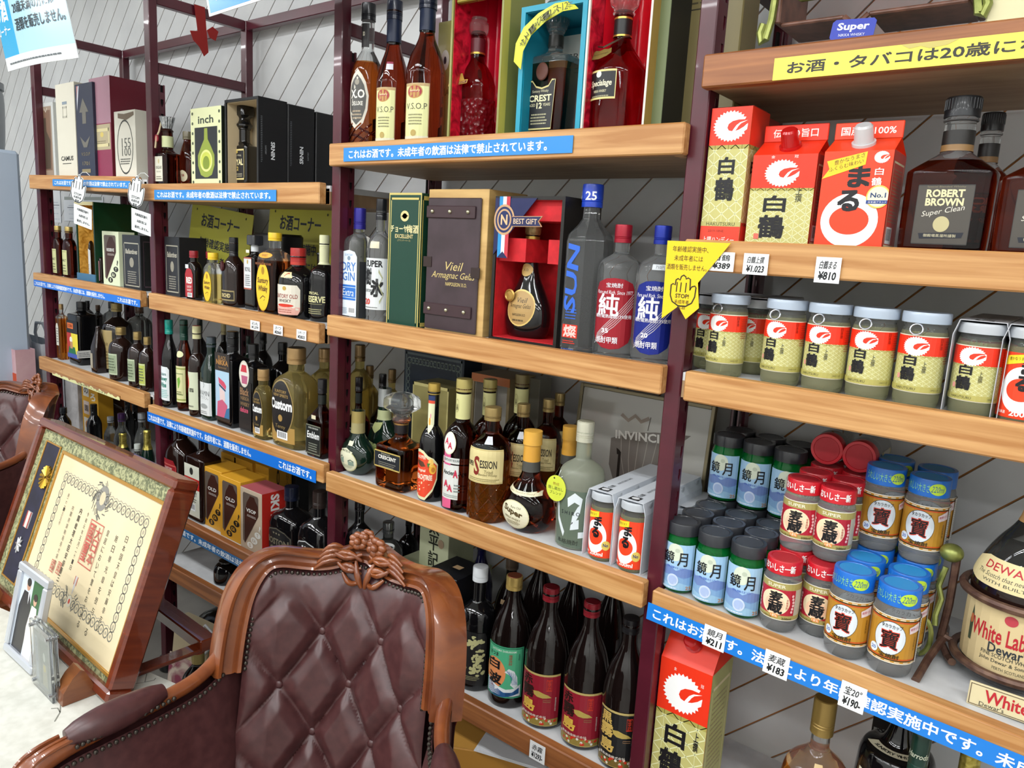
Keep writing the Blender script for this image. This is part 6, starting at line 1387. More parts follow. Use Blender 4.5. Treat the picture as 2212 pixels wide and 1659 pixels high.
taihei((905, 968, 1200, 1130), .19, .152, 'upper pale green carton with black brush characters', .15)
taihei((905, 972, 1260, 1200), .18, 0, 'lower pale green carton under the brush-character carton', .15)
taihei((846, 906, 1230, 1170), .15, 0, 'pale green carton lying left of the stacked pair', .16)
taihei((975, 1010, 1230, 1200), .20, 0, 'narrow pale green carton beside the stacked pair', .17)
for px, y, lab in (((742, 812, 1150, 1076, 775), .10, 'dark round-shouldered bottle with a gold letter beside the post'), ((860, 906, 1150, 1120, 886), .28, 'dark clear bottle at the back above the pale cartons')):
    bottle('s4', px, y, lab, 'black', dict(zb=.62, zn=.80, rn=.3, zc=.92, n=2.5), dict(c='#1d1a1c', z=.9, r=.34), [('c', [('r', -.3, .3, .2, .52, '#17171a'), ('t', 'N', -.05, .46, .12, .06, '#c08a6a', .03)])])
for px, y, lab in (((740, 808, 1185, 1146, 771), .06, 'clear bottle with a shiny silver cap showing over the chair crest'), ((806, 872, 1165, 1127, 840), .18, 'clear bottle with a silver cap behind the chair crest')):
    bottle('s4', px, y, lab, 'smoke', dict(zb=.68, zn=.80, rn=.34, zc=.92), dict(c='#b9bcbe', z=.88, r=.38, rough=.15, metal=.9), name='spirit_bottle')
for px, py, y, lab in ((834, 1180, .10, 'small black sake cup with a white rim on the pale carton row'), (896, 1238, .10, 'second small black sake cup with a white rim, lower')):
    p = onY(px, py, y); zt = p.z; zb = SH['s4'].z(p.x)
    o = thing('sake_carafe', lab, 'carafe', (p.x, y, zb + .0004)); H_ = zt - zb
    MB().lathe(chaikin([(0, .026, .026, 2), (0, .026, .026, 2), (H_ * .3, .036, .036, 2), (H_ * .6, .034, .034, 2), (H_ * .8, .018, .018, 2), (H_ * .94, .018, .018, 2), (H_ * .985, .022, .022, 2), (H_ * .985, .022, .022, 2), (H_ * .94, .014, .014, 2), (H_ * .7, .012, .012, 2)], 2), M('#101113', .12, coat=.4), 28).build('carafe_body', o)
    MB().lathe([(H_ * .975, .0215, .0215, 2), (H_ * .99, .023, .023, 2), (H_, .0215, .0215, 2), (H_ * .99, .019, .019, 2), (H_ * .975, .0185, .0185, 2)], M('#d3d5d3', .3), 28, capb=False, capt=False).build('white_rim', o)
# ================================================================ right bay, sake cartons
def sake_front(a, u0, u1, v0, v1, redv, bird, chars, extra=None):
    sake_art(a, u0, u1, v0, v1, bird, redv=redv)
    for ch, cx, cy, w, h in chars: a.text(ch, cx, cy, w, h, '#17161a', .045)
    if extra: extra(a)
def handy(r, w, h, d):
    a = Art(.35); a.sx, a.sy = w, h
    def ex(a):
        a.rect(-.5, .0, .5, .165, '#d8402a'); a.rect(-.5, .135, .5, .17, '#b5b06c'); a.text('HAKUTSURU', 0, .152, .72, .026, '#3a3a20', .0); a.text('2019.10NE', -.1, .10, .4, .018, '#8c2a1a'); a.text('上撰ハンディー', -.02, .035, .8, .045, '#f0ece4', .01)
    sake_front(a, -.5, .5, 0, 1, .73, (0, .865, .42, .11), [('白', .0, .58, .38, .12), ('鶴', .0, .41, .46, .16)], ex)
    a.emit(Flat((0, 0, 0)), r, 'front_print', off=.0003)
    a = Art(.35); a.sx, a.sy = d, h; sake_art(a, -.5, .5, 0, 1, side=True, redv=.73); a.rect(-.5, 0, .5, .165, '#d8402a'); a.text('白', -.15, .58, .3, .1, '#17161a', .04); a.text('HAKU', -.25, .152, .4, .026, '#3a3a20')
    a.emit(Flat((w / 2, d / 2, 0), (0, 1, 0), (0, 0, 1), (1, 0, 0)), r, 'side_print', off=.0003)
    MB().box(-w / 2 + .002, w / 2 - .002, .01, d - .004, h, h + .003, M('#7c241c', .4), .001).build('fold_lid', r)
carton('r2', (1525, 1611, 380, 232), .035, .075, 'tall slim sake carton, red over gold, beside the maroon post', m=M(RED, .35), name='sake_carton', extras=handy)
o = carton('r2', (1590, 1640, 380, 252), .135, .07, 'second slim sake carton half hidden behind the first', m=M('#a83226', .4), name='sake_carton')
def gable(key, pxe, ye, yt, yf, dep, label, front, side_c, cap_c, top_text, dz=0.0, capz=.55, hbase=None, group=None, wfix=None):
    """gable-top carton; pxe columns of the eave, ye its row, yt row of the top fin"""
    X, w, he, z = measure(key, (pxe[0], pxe[1], ye, ye), yf, True)
    if hbase: he = hbase
    _, _, ht, _ = measure(key, (pxe[0], pxe[1], ye, yt), yf + dep / 2, True)
    if hbase: ht = hbase + w * .85
    fin = w * .26
    r = thing('sake_carton', label, 'carton', (X, yf, z + .0004), 0, group)
    mm = M(side_c, .35); hx = w / 2; zr = ht - fin
    mb = MB()
    vs = [(-hx, 0, 0), (hx, 0, 0), (hx, dep, 0), (-hx, dep, 0), (-hx, 0, he), (hx, 0, he), (hx, dep, he), (-hx, dep, he), (-hx * .98, dep * .47, zr), (hx * .98, dep * .47, zr), (hx * .98, dep * .53, zr), (-hx * .98, dep * .53, zr), (-hx * .6, dep * .5, zr - .006), (hx * .6, dep * .5, zr - .006)]
    fs = [(0, 3, 2, 1), (0, 1, 5, 4), (1, 2, 6, 5), (2, 3, 7, 6), (3, 0, 4, 7), (4, 5, 9, 8), (6, 7, 11, 10), (5, 6, 13), (5, 13, 9), (6, 10, 13), (7, 4, 12), (4, 8, 12), (7, 12, 11), (9, 13, 10), (8, 11, 12)]
    mb.add(vs, fs, mm)
    mb.build('carton_body', r, smooth=0)
    MB().box(-hx, hx, dep * .47, dep * .53, zr, ht, mm, .001).build('top_fin', r)
    a = Art(.35); a.sx, a.sy = w, fin; a.text(top_text[0], -.0, .5, top_text[1], .5, '#f3ece6', .02); a.emit(Flat((0, dep * .47, zr)), r, 'fin_print', off=.0003)
    a = Art(.35); a.sx, a.sy = w, he; front(a); a.win = (-w / 2, 0, w / 2, he); a.emit(Flat((0, 0, 0)), r, 'front_print', off=.0003)
    # sloping front panel carries the screw cap
    sl = Vector((0, dep * .47, zr - he)); L = sl.length; sl.normalize(); nn = Vector((0, -sl.z, sl.y))
    c = Vector((0, 0, he)) + sl * L * capz
    R3 = Matrix((Vector((1, 0, 0)), sl, nn)).transposed()
    cap = MB().lathe([(0, .0165, .0165, 2), (.004, .0165, .0165, 2), (.004, .0135, .0135, 2), (.010, .0132, .0132, 2), (.026, .0125, .0125, 2), (.029, .010, .010, 2)], M(cap_c, .2, trans=.3 if cap_c != '#b81414' else 0.0, coat=.4), 24).build('screw_cap', r)
    cap.matrix_local = Matrix.Translation(c) @ R3.to_4x4()
    return r, w, he, dep, ht
def jo(a):
    def ex(a):
        a.vtext('上撰', .28, .645, .1, .075, '#17161a', .0); a.text('金', -.18, .975, .06, .03, '#f3ece6', .0); a.same().text('冠', .18, .975, .06, .03, '#f3ece6', .0); a.text('900', .0, .015, .2, .04, '#3a3a20', .02); a.rect(-.36, .08, -.28, .14, '#d86a5a')
    sake_front(a, -.5, .5, 0, 1, .64, (-.02, .80, .27, .145), [('白', -.08, .47, .34, .17), ('鶴', -.10, .22, .40, .24)], ex)
def side_panel(r, w, he, dep, c):
    a = Art(.35); a.sx, a.sy = dep, he; a.rect(-.5, 0, .5, 1, c); a.frame(-.42, .05, .42, .9, .02, '#d6c9a0'); a.lines(-.35, .3, .35, .85, 16, '#8d7c5a', .3); a.barcode(-.35, .08, .1, .25); a.emit(Flat((w / 2, dep / 2, 0), (0, 1, 0), (0, 0, 1), (1, 0, 0)), r, 'side_print', off=.0003)
r_, w_, he_, d_, ht_ = gable('r2', (1629, 1768), 334, 271, .035, .075, 'gable-top sake carton, red over gold pattern, with red cap', jo, RED, '#b81414', ('伝統の旨口', .7))
side_panel(r_, w_, he_, d_, '#a8362a')
def maru(a, cup=False):
    a.rect(-.5, 0, .5, 1, '#e5411f')
    a.ring(-.02, .30, .42, .275, .13, '#f1f1ee', 36, .35, 6.6); a.ring(-.02, .30, .42, .275, .12, '#f1f1ee', 30, -1.4, 4.4)
    a.text('ま', .05, .74, .30, .20, '#17161a', .06); a.same().text('る', -.06, .50, .30, .20, '#17161a', .06)
    a.poly([(-.5, .72), (.12, .86), (.13, .99), (-.45, .90), (-.4, .82)], '#f0c52c'); a.text('豊かなうまさ', -.12, .92, .44, .045, '#2a2318', .0, .18); a.same().text('ふくらむ味わい', -.16, .855, .5, .045, '#2a2318', .0, .18)
    if not cup:
        crane(a, .34, .93, .11, .06, '#e5411f'); a.text('白', .33, .79, .12, .07, '#f3f0ea', .02); a.same().text('鶴', .31, .69, .14, .08, '#f3f0ea', .02)
    a.ell(.36, .54, .17, .115, '#d8c05a'); a.ell(.36, .54, .15, .10, '#efe9c0'); a.text('No.1', .36, .555, .22, .05, '#1d3a6c', .03); a.rect(.2, .47, .52, .505, '#1d3f86'); a.text('日本酒ブランド', .36, .487, .26, .02, '#f0ece4')
r_, w_, he_, d_, ht_ = gable('r2', (1783, 1933), 326, 265, .03, .078, 'gable-top sake carton, bright red with a white brush circle and white cap', lambda a: maru(a), '#e5411f', '#e4e8ea', ('国産米100%', .8))
side_panel(r_, w_, he_, d_, '#b8352a')
RBF = dict(zb=.52, zn=.66, rn=.34, zc=.86, n=5, asp=.62, sh='s', base=.03)
RBL = [('r', -.31, .06, .31, .44, '#4a4640'), ('f', -.31, .06, .31, .44, .006, '#2c2a28'), ('t', 'Special Blended Whisky', 0, .425, .42, .016, '#7c745c', .0), ('t', 'ROBERT', 0, .385, .42, .05, '#d6cfa4', .04), ('t', 'BROWN', 0, .33, .42, .05, '#d6cfa4', .04), ('t', 'Super Clean', 0, .27, .46, .045, '#d6d2c4', .0, .1, .35), ('e', 0, .19, .09, .05, '#b9b084'), ('p', [(-.24, .13), (.26, .14), (.24, .105), (-.22, .095)], '#1b1f2a'), ('t', '御殿場蒸溜所謹製', 0, .117, .36, .02, '#c9c2a0', .0)]
for px, y, lab in (((1957, 2160, 400, 212, 2090), .08, 'square-shouldered whisky bottle with a grey label, front of three on the carton shelf'), ((2060, 2190, 400, 245, 2127), .20, 'square-shouldered whisky bottle right behind the grey-label one'), ((2160, 2390, 430, 225, 2270), .075, 'square-shouldered whisky bottle cut off by the right edge on the carton shelf')):
    bottle('r2', px, y, lab, 'cognac', RBF, dict(c='#1d2024', z=.875, r=.40, ribs=30, grooves=False), [('f', RBL)], bands=[('neck_label', '#22201e', .70, .79, .001), ('brown_band', '#8a6a42', .66, .70, .0012)], lv=.60)
# ================================================================ yellow corner sign on the post
o = thing('stop_sign', 'yellow stop hand sign folded over the right post', 'sign', (-.572, -.006, 1.529))
YEL = M('#edc61c', .4)
MB().prism([(0, 0), (.108, 0), (.060, -.065), (.066, -.105), (.045, -.125), (.03, -.105), (.002, -.128)], YEL, -.0012, 0).build('card', o, smooth=0)
a = Art(.4); dk = '#2c2813'
a.text('年齢確認実施中、', .042, -.0125, .062, .0095, dk, .0); a.same().text('未成年者には', .040, -.027, .05, .0095, dk, .0); a.same().text('酒類を販売しません。', .038, -.0415, .070, .0095, dk, .0)
P = hand_pts(.036, -.088, .044, .050); a.line(P + [P[0]], .0022, dk)
for x in (.024, .031, .040): a.same().line([(x, -.082), (x + .0005, -.066)], .0018, dk)
a.text('STOP!', .035, -.088, .024, .007, dk, .02); a.same().text('未成年者', .035, -.0975, .026, .007, dk, .0); a.same().text('飲酒', .035, -.106, .014, .007, dk, .0)
a.emit(Flat((0, -.0012, 0)), o, 'lettering', off=.0003)
# ================================================================ lidded glass sake cups
CUPG = M('#e8ecea', .01, trans=.93, ior=1.2)
SAKE = M('#dedfb4', .02, trans=.82, ior=1.2)
LIDM = M('#bccbdc', .3, trans=.25, coat=.3)
def cup_proto(w, h, art, name='sake_cup', body=None, inside=None, lid='#bccbdc'):
    """returns builder(root) parts: glass body, lid, pull ring, label"""
    hx = w / 2
    R = chaikin([(0, hx * .82, hx * .82, 2), (0, hx * .82, hx * .82, 2), (h * .012, hx * .9, hx * .9, 2), (h * .07, hx * .96, hx * .96, 2), (h * .75, hx * .96, hx * .96, 2), (h * .80, hx * .94, hx * .94, 2), (h * .84, hx * .86, hx * .86, 2), (h * .90, hx * .90, hx * .90, 2)], 2)
    return R
def sake_cup(root, w, h, art, lid_c='#bccbdc', ring=True, phi=0.0, glass=None, liq=None):
    hx = w / 2; R = cup_proto(w, h, art)
    zl = h * .80
    R2 = cut(R, 0, zl, 0)[:-1] + cut(R, zl, R[-1][0], 0)
    MB().lathe(R2, glass or CUPG, 32, liq or SAKE, zl).build('glass_body', root, smooth=60)
    MB().lathe(chaikin([(h * .885, hx * .97, hx * .97, 2), (h * .885, hx * .97, hx * .97, 2), (h * .885, hx, hx, 2), (h * .985, hx, hx, 2), (h, hx * .95, hx * .95, 2), (h * .99, hx * .86, hx * .86, 2), (h * .99, hx * .02, hx * .02, 2)], 1), M(lid_c, .3, trans=.2, coat=.3), 32).build('lid', root, smooth=40)
    if ring:
        P = [(.0085 * math.cos(t), 0, .0075 * math.sin(t) - .006) for t in [2 * PI * k / 16 for k in range(16)]]
        o = MB().tube(P, .0012, M('#b9bec6', .2, .9), 6, True).build('pull_ring', root); a_ = phi - .25
        o.location = (hx * 1.0 * math.sin(a_), -hx * 1.0 * math.cos(a_), h * .865); o.rotation_euler = (-.25, 0, a_)
    a = Art(.35); a.sx, a.sy = w, h; art(a); a.emit(Cyl(R, phi), root, 'label', off=.0006)
def haku_cup(a):
    a.rect(-.80, .165, .80, .76, '#e8e4cc'); u0, u1 = -.78, .78
    sake_art(a, u0, u1, .175, .75, (-.1, .645, .27, .10), redv=.66)
    a.text('白', -.18, .50, .26, .10, '#17161a', .05); a.same().text('鶴', -.20, .36, .30, .14, '#17161a', .05); a.vtext('上撰', .12, .50, .08, .06, '#17161a', .0); a.rect(u0, .175, u1, .235, '#b0a95e'); a.text('HAKUTSURU', -.2, .205, .42, .028, '#33331c', .0); a.same().text('SAKE CUP', .42, .205, .2, .02, '#5b5a30')
    a.vtext('日本酒', .42, .74, .06, .036, '#7c1a12', .0); a.lines(.52, .48, .74, .73, 10, '#a8402c', .3); a.rect(-.42, .30, -.35, .35, '#d8948a')
def maru_cup(a):
    a.rect(-.8, .06, .8, .74, '#e5411f'); a.ring(-.06, .36, .40, .24, .12, '#f1f1ee', 36); a.text('ま', .02, .60, .24, .15, '#17161a', .06); a.same().text('る', -.04, .43, .24, .15, '#17161a', .06)
    a.poly([(-.42, .70), (.05, .74), (.05, .66), (-.45, .60)], '#f0d22c'); a.text('豊かなうまさ', -.2, .68, .34, .035, '#2a2318', .0, .05); a.ell(.34, .25, .14, .07, '#d8c05a'); a.text('No', .33, .255, .16, .05, '#1d3a6c', .03); a.text('日本酒', -.36, .115, .16, .035, '#f3ece6', .01); a.same().text('200ml', .03, .115, .46, .06, '#f3ece6', .03)
cups = [((1528, 1616, 720, 627), .062, 'glass sake cup with a red and gold label, nearest the post'), ((1648, 1740, 735, 637), .060, 'glass sake cup with a red and gold label, second from the post'), ((1738, 1834, 745, 644), .058, 'glass sake cup with a red and gold label, third from the post'), ((1832, 1937, 757, 652), .056, 'glass sake cup with a red and gold label, fourth from the post'), ((1936, 2046, 770, 660), .054, 'glass sake cup with a red and gold label, fifth and rightmost of the loose ones')]
proto = None
for i, (px, y, lab) in enumerate(cups):
    X, w, h, z = measure('r3', px, y)
    if proto is None:
        w0, h0 = .0635, h
        proto = thing('sake_cup', lab, 'sake cup', (X, y, z + .0004), 0, 'loose glass sake cups'); sake_cup(proto, w0, .136, haku_cup)
    else:
        c = copy_tree(proto); c.location = (X, y, z + .0004); c['label'] = lab; c.rotation_euler = (0, 0, .02 * i)
# packs: cups held in a grey paper carrier
CARR = M('#b9bcc2', .5)
def carrier(root, n, w, h, dy=.066, colr=None, printed=True):
    """paper carrier over a row of n cups going back"""
    m = colr or CARR; hx = w / 2 + .0022; L = n * dy
    prof = [(-hx, .004), (-hx, h * .86), (-hx * .82, h + .003), (hx * .82, h + .003), (hx, h * .86), (hx, .004)]
    mb = MB(); vs = []; fs = []
    for (t) in (0, 1):
        for yy in (-w * .42, L - dy + w * .42):
            for x, zz in prof: vs.append((x + (.0008 if x < 0 else -.0008) * t, yy, zz - .0008 * t))
    k = len(prof)
    for i in range(k - 1):
        fs.append((i, i + 1, k + i + 1, k + i)); fs.append((2 * k + i, 3 * k + i, 3 * k + i + 1, 2 * k + i + 1))
        fs.append((i, 2 * k + i, 2 * k + i + 1, i + 1)); fs.append((k + i, k + i + 1, 3 * k + i + 1, 3 * k + i))
    mb.add(vs, fs, m).build('paper_carrier', root, smooth=0)
    if printed:
        a = Art(.4); a.rect(-.011, .0, .011, .02, '#17181a'); a.ell(0, .011, .008, .006, '#dfe2e4'); a.text('白鶴', 0, .034, .02, .010, '#33363a', .0, PI / 2); a.text('HAKUTSURU SAKE', 0, .085, .055, .006, '#5b5f64', .0, PI / 2)
        a.emit(Flat((0, -w * .3, h + .003), (1, 0, 0), (0, 1, 0), (0, 0, 1)), root, 'carrier_print', off=.0003)
def cup_pack(key, px, y, lab, art, n, h=.128, rz=0.0, group=None, w=.0625, carr=None, label_cup=None):
    X, wm, hm, z = measure(key, px, y)
    r = thing('cup_pack', lab, 'cup pack', (X, y, z + .0004), rz, group)
    carrier(r, n, w, h, colr=carr)
    base = None
    for i in range(n):
        if base is None:
            s = thing('packed_cup', None, None, (0, 0, 0))
            sake_cup(s, w, h, art, '#c6ccd2', False); s.parent = r; base = s
        else:
            c = copy_tree(base, r); c.location = (0, i * .067, 0)
    return r
cup_pack('r3', (2060, 2165, 800, 702), .056, 'five-cup carrier of red and gold sake cups, left of the bright red carrier', haku_cup, 4)
cup_pack('r3', (2166, 2275, 820, 715), .054, 'carrier of bright red sake cups at the right edge', maru_cup, 4)
cup_pack('r3', (1590, 1670, 730, 659), .135, 'carrier of red and gold sake cups standing behind the loose cups', haku_cup, 3)
cup_pack('r3', (1500, 1580, 730, 652), .115, 'carrier of sake cups tucked behind the cup nearest the post', haku_cup, 3)
cup_pack('s3', (1276, 1332, 1160, 1078), .060, 'white carrier of bright red sake cups, left of two at the shelf end', maru_cup, 4, .135, w=.0585, carr=M('#cfd5dc', .5))
cup_pack('s3', (1338, 1400, 1170, 1090), .055, 'white carrier of bright red sake cups, against the right post', maru_cup, 4, .135, w=.0585, carr=M('#cfd5dc', .5))
# ================================================================ small plastic cups stacked on the right shelf
R4 = SH['r4']
def pet_body(root, w, h, m, ridges=True):
    hx = w / 2
    R = chaikin([(0, hx * .7, hx * .7, 2), (0, hx * .7, hx * .7, 2), (h * .01, hx * .9, hx * .9, 2), (h * .06, hx * .97, hx * .97, 2), (h * .13, hx, hx, 2), (h * .13, hx, hx, 2), (h * .16, hx * .975, hx * .975, 2), (h * .66, hx * .975, hx * .975, 2), (h * .68, hx, hx, 2), (h * .74, hx * .99, hx * .99, 2), (h * .80, hx * .90, hx * .90, 2), (h * .90, hx * .88, hx * .88, 2)], 1)
    MB().lathe(R, m, 28).build('plastic_body', root, smooth=60)
    return R
def screw_lid(root, w, h, z0, c, top, f=.98, txt=None, rim=None):
    hx = w / 2 * f
    MB().lathe([(h * z0, hx, hx, 2), (h * .985, hx, hx, 2), (h, hx * .97, hx * .97, 2), (h, hx * .80, hx * .80, 2), (h - .0012, hx * .78, hx * .78, 2), (h - .0012, hx * .02, hx * .02, 2)], M(c, .3, coat=.2), 28).build('lid', root, smooth=40)
    MB().lathe([(h - .0011, hx * .78, hx * .78, 2), (h - .0006, hx * .77, hx * .77, 2)], M(top, .45), 28).build('lid_disc', root, smooth=0)
    if txt:
        a = Art(.35); txt(a, hx, h * (z0 + 1) / 2, h * (1 - z0)); a.emit(Cyl([(0, hx, 0, 0), (h, hx, 0, 0)]), root, 'lid_lettering', off=.0004)
CW, CH = .0585, .128
def moon(a):
    a.rect(-.62, .06, .60, .72, '#9fc4e2'); a.rect(-.62, .06, .60, .30, '#6f93c4'); a.poly([(-.62, .42), (-.45, .36), (-.2, .40), (.05, .34), (.3, .39), (.60, .35), (.60, .25), (-.62, .25)], '#6d86bc')
    a.poly([(-.62, .30), (-.3, .25), (0, .28), (.3, .23), (.6, .27), (.6, .06), (-.62, .06)], '#7ea6cf'); a.poly([(-.62, .18), (-.2, .14), (.2, .17), (.6, .12), (.6, .06), (-.62, .06)], '#93bcd9')
    a.ell(-.02, .60, .24, .125, '#d3dcc8'); a.ell(.05, .63, .07, .03, '#b9c4b0'); a.ell(-.1, .57, .06, .03, '#b9c4b0')
    a.text('鏡', -.20, .52, .34, .17, '#15171c', .015); a.same().text('月', .22, .51, .28, .19, '#15171c', .015); a.text('吟醸仕込', .02, .385, .5, .035, '#4a6ac0', .0); a.ell(-.02, .20, .17, .09, '#c2d2ea'); a.ell(-.02, .20, .13, .065, '#a3b8de'); a.text('25', .46, .10, .18, .05, '#c07a3c', .01)
    a.lines(-.4, .08, .2, .11, 1, '#dfe8f2')
def kyo(root):
    pet_body(root, CW, CH, G['green'])
    screw_lid(root, CW, CH, .84, '#2c2e33', '#3d4046', 1.0)
    a = Art(.3); a.sx, a.sy = CW, CH; moon(a); a.emit(Cyl([(0, CW / 2, 0, 0), (CH, CW / 2, 0, 0)], .12), root, 'label', off=.0006)
MW, MH = .0588, .122
def barley(a):
    a.rect(-.9, .19, .9, .72, '#e9e6da'); a.rect(-.9, .62, .9, .71, '#a79b5a'); a.rect(-.9, .20, .9, .26, '#a79b5a'); a.rect(-.55, .26, .55, .62, '#b02335')
    a.rect(-.9, .26, -.55, .62, '#b9b4a4'); a.same().rect(.55, .26, .9, .62, '#b9b4a4')
    a.ell(0, .43, .40, .175, '#f0dcb8'); a.ell(0, .40, .28, .12, '#f2c9a8'); a.text('SUPER', 0, .665, .5, .045, '#e9e4c8', .02)
    a.text('麦', .02, .51, .34, .14, '#15161a', .05); a.same().text('蔵', .02, .36, .38, .15, '#15161a', .05)
    a.vtext('本格焼酎', .33, .50, .06, .034, '#b0342c', .0); a.rect(-.08, .225, .12, .275, '#e08a3c'); a.text('18%', .02, .25, .16, .035, '#f5efdc', .0); a.text('そのまま飲み頃', -.25, .222, .42, .03, '#26241a', .0); a.same().text('200ml', .35, .222, .26, .03, '#26241a', .01)
    for s in (-1, 1):
        for k in range(6): a.ell(s * (.50 - .015 * abs(k - 2.5)), .32 + k * .045, .035, .02, '#e6b9b9', 8); a.same()
    a.ell(0, .3, .001, .001, '#e6b9b9', 6)
def lidtxt_r(a, r, zc, hh):
    a.text('おいしさ一新', 0, zc, .052, hh * .55, '#f3f0ee', .03)
PETM = M('#eceff0', .03, trans=.88, ior=1.15)
def mugi(root):
    pet_body(root, MW, MH, PETM)
    screw_lid(root, MW, MH, .815, '#c41c2a', '#b3222e', .95, lidtxt_r)
    a = Art(.35); a.sx, a.sy = MW, MH; barley(a); a.emit(Cyl([(0, MW / 2, 0, 0), (MH, MW / 2, 0, 0)]), root, 'label', off=.0006)
TW, TH = .0635, .140
def takara(a):
    a.rect(-.95, .175, .95, .70, '#e6e2d2'); a.rect(-.95, .185, .95, .69, '#b8862e'); a.rect(-.95, .655, .95, .668, '#3a2a18'); a.same().rect(-.95, .205, .95, .218, '#3a2a18'); a.rect(-.95, .640, .95, .652, '#c8431f'); a.same().rect(-.95, .222, .95, .234, '#c8431f')
    for k in range(9): a.rect(-.9 + k * .2, .672, -.78 + k * .2, .682, '#dcd9c6'); a.same(); a.rect(-.9 + k * .2, .192, -.78 + k * .2, .20, '#dcd9c6'); a.same()
    a.rect(-.66, .22, -.6, .65, '#a8772a'); a.ell(-.06, .45, .345, .19, '#2a2a2c'); a.ell(-.06, .45, .335, .184, '#d6dee4')
    a.text('寶', -.06, .435, .37, .21, '#d8432c', .05); a.text('寶', -.06, .435, .36, .20, '#1c1416', .02); a.text('タカラカップ', -.04, .585, .44, .045, '#1d1d20', .01)
    a.ell(-.38, .295, .10, .05, '#dfe8f0'); a.text('20', -.38, .295, .12, .04, '#2f63b4', .02); a.text('宝焼酎', -.03, .255, .42, .05, '#2a2414', .02); a.poly([(.32, .60), (.58, .66), (.60, .56), (.34, .53)], '#d9c9cc'); a.text('糖質ゼロ', .46, .59, .22, .03, '#b02a4a', .0, .1)
    a.vtext('宝焼酎甲類', .50, .50, .04, .03, '#3a2f14', .0); a.rect(.62, .185, .95, .69, '#d9d8d2'); a.lines(.66, .2, .92, .68, 20, '#6d6a62', .3)
def lidtxt_b(a, r, zc, hh):
    a.text('うれしい大きさ', -.014, zc, .040, hh * .5, '#8fd08a', .0); a.ell(.018, zc, .0125, hh * .34, '#b9d93a'); a.text('220ml', .018, zc, .019, hh * .36, '#1f5a8c', .0, 0, .2)
def taka(root):
    pet_body(root, TW, TH, PETM)
    screw_lid(root, TW, TH, .80, '#1769c4', '#2b8fd0', .95, lidtxt_b)
    a = Art(.35); a.sx, a.sy = TW, TH; takara(a); a.emit(Cyl([(0, TW / 2, 0, 0), (TH, TW / 2, 0, 0)], .1), root, 'label', off=.0006)
ORD = ['front', 'second', 'third', 'fourth', 'rear', 'last']
COLW = ['left', 'middle', 'right']
def stack(kind, maker, name, cat, desc, spots, grp):
    base = None
    for (x, y, lz, lab, rz) in spots:
        z = R4.z(x) + .0005 + lz
        if base is None:
            base = thing(name, lab, cat, (x, y, z), rz, grp); maker(base)
        else:
            c = copy_tree(base); c.location = (x, y, z); c.rotation_euler = (0, 0, rz); c['label'] = lab
    return base
sp = []
G0, GP = -.520, .0595
for j in range(5):
    for i in range(3):
        sp.append((G0 + i * GP - .001 * j, .056 + j * .0598, 0, 'green shochu cup with black lid, lower layer, %s column, %s row' % (COLW[i], ORD[j]), .05 * ((i * 7 + j * 3) % 5 - 2) * .4))
for j in range(2):
    for i in range(3):
        sp.append((G0 + i * GP - .002, .056 + (j + 3) * .0598 - .004, CH + .0012, 'green shochu cup with black lid, upper layer, %s of the %s row' % (COLW[i], ['front', 'back'][j]), .1 * (i - 1)))
stack('k', kyo, 'shochu_cup', 'shochu cup', '', sp, 'green shochu cups')
ms = []
MX, MY = (-.340, -.286), (.058, .0925)
for j in range(5):
    for i in range(2):
        if MY[i] + j * .061 < .325: ms.append((MX[i], MY[i] + j * .061, 0, 'red-lidded barley cup, lower layer, %s column, %s row' % (['left', 'right'][i], ORD[j]), .06 * (i - j % 2)))
for j in range(4):
    for i in range(2):
        if MY[i] + .055 + j * .061 < .325: ms.append((MX[i] + .001 * j, MY[i] + (.055 if i == 0 else .022) + j * .061, MH + .0012, 'red-lidded barley cup, upper layer, %s column, %s row' % (['left', 'right'][i], ORD[j]), .05 * (i - .5)))
mb_ = stack('m', mugi, 'barley_cup', 'shochu cup', '', ms, 'red-lidded barley cups')
for i, (px, py, lab) in enumerate(((1787, 960, 'red-lidded cup lying on top of the stack, left of two'), (1857, 978, 'red-lidded cup lying on top of the stack, right of two'))):
    c = copy_tree(mb_); c['label'] = lab
    x = onY(px, py, .215).x
    c.location = (x, .215 + MH, R4.z(x) + 2 * MH + .0035 + MW / 2); c.rotation_euler = (PI / 2, 0, 0)
ts = []
TX = (-.2335, -.1685)
for j in range(4):
    for i in range(2):
        ts.append((TX[i], .058 + j * .0655, 0, 'blue-lidded shochu cup, lower layer, %s column, %s row' % (['left', 'right'][i], ORD[j]), .08 * (i + j % 2 - .5)))
for j in range(2):
    for i in range(2):
        ts.append((TX[i] + .001, .058 + .126 + j * .0655, TH + .0012, 'blue-lidded shochu cup, upper layer, %s of the %s pair' % (['left', 'right'][i], ['front', 'back'][j]), .25 - .3 * i))
stack('t', taka, 'shochu_cup', 'shochu cup', '', ts, 'blue-lidded shochu cups')
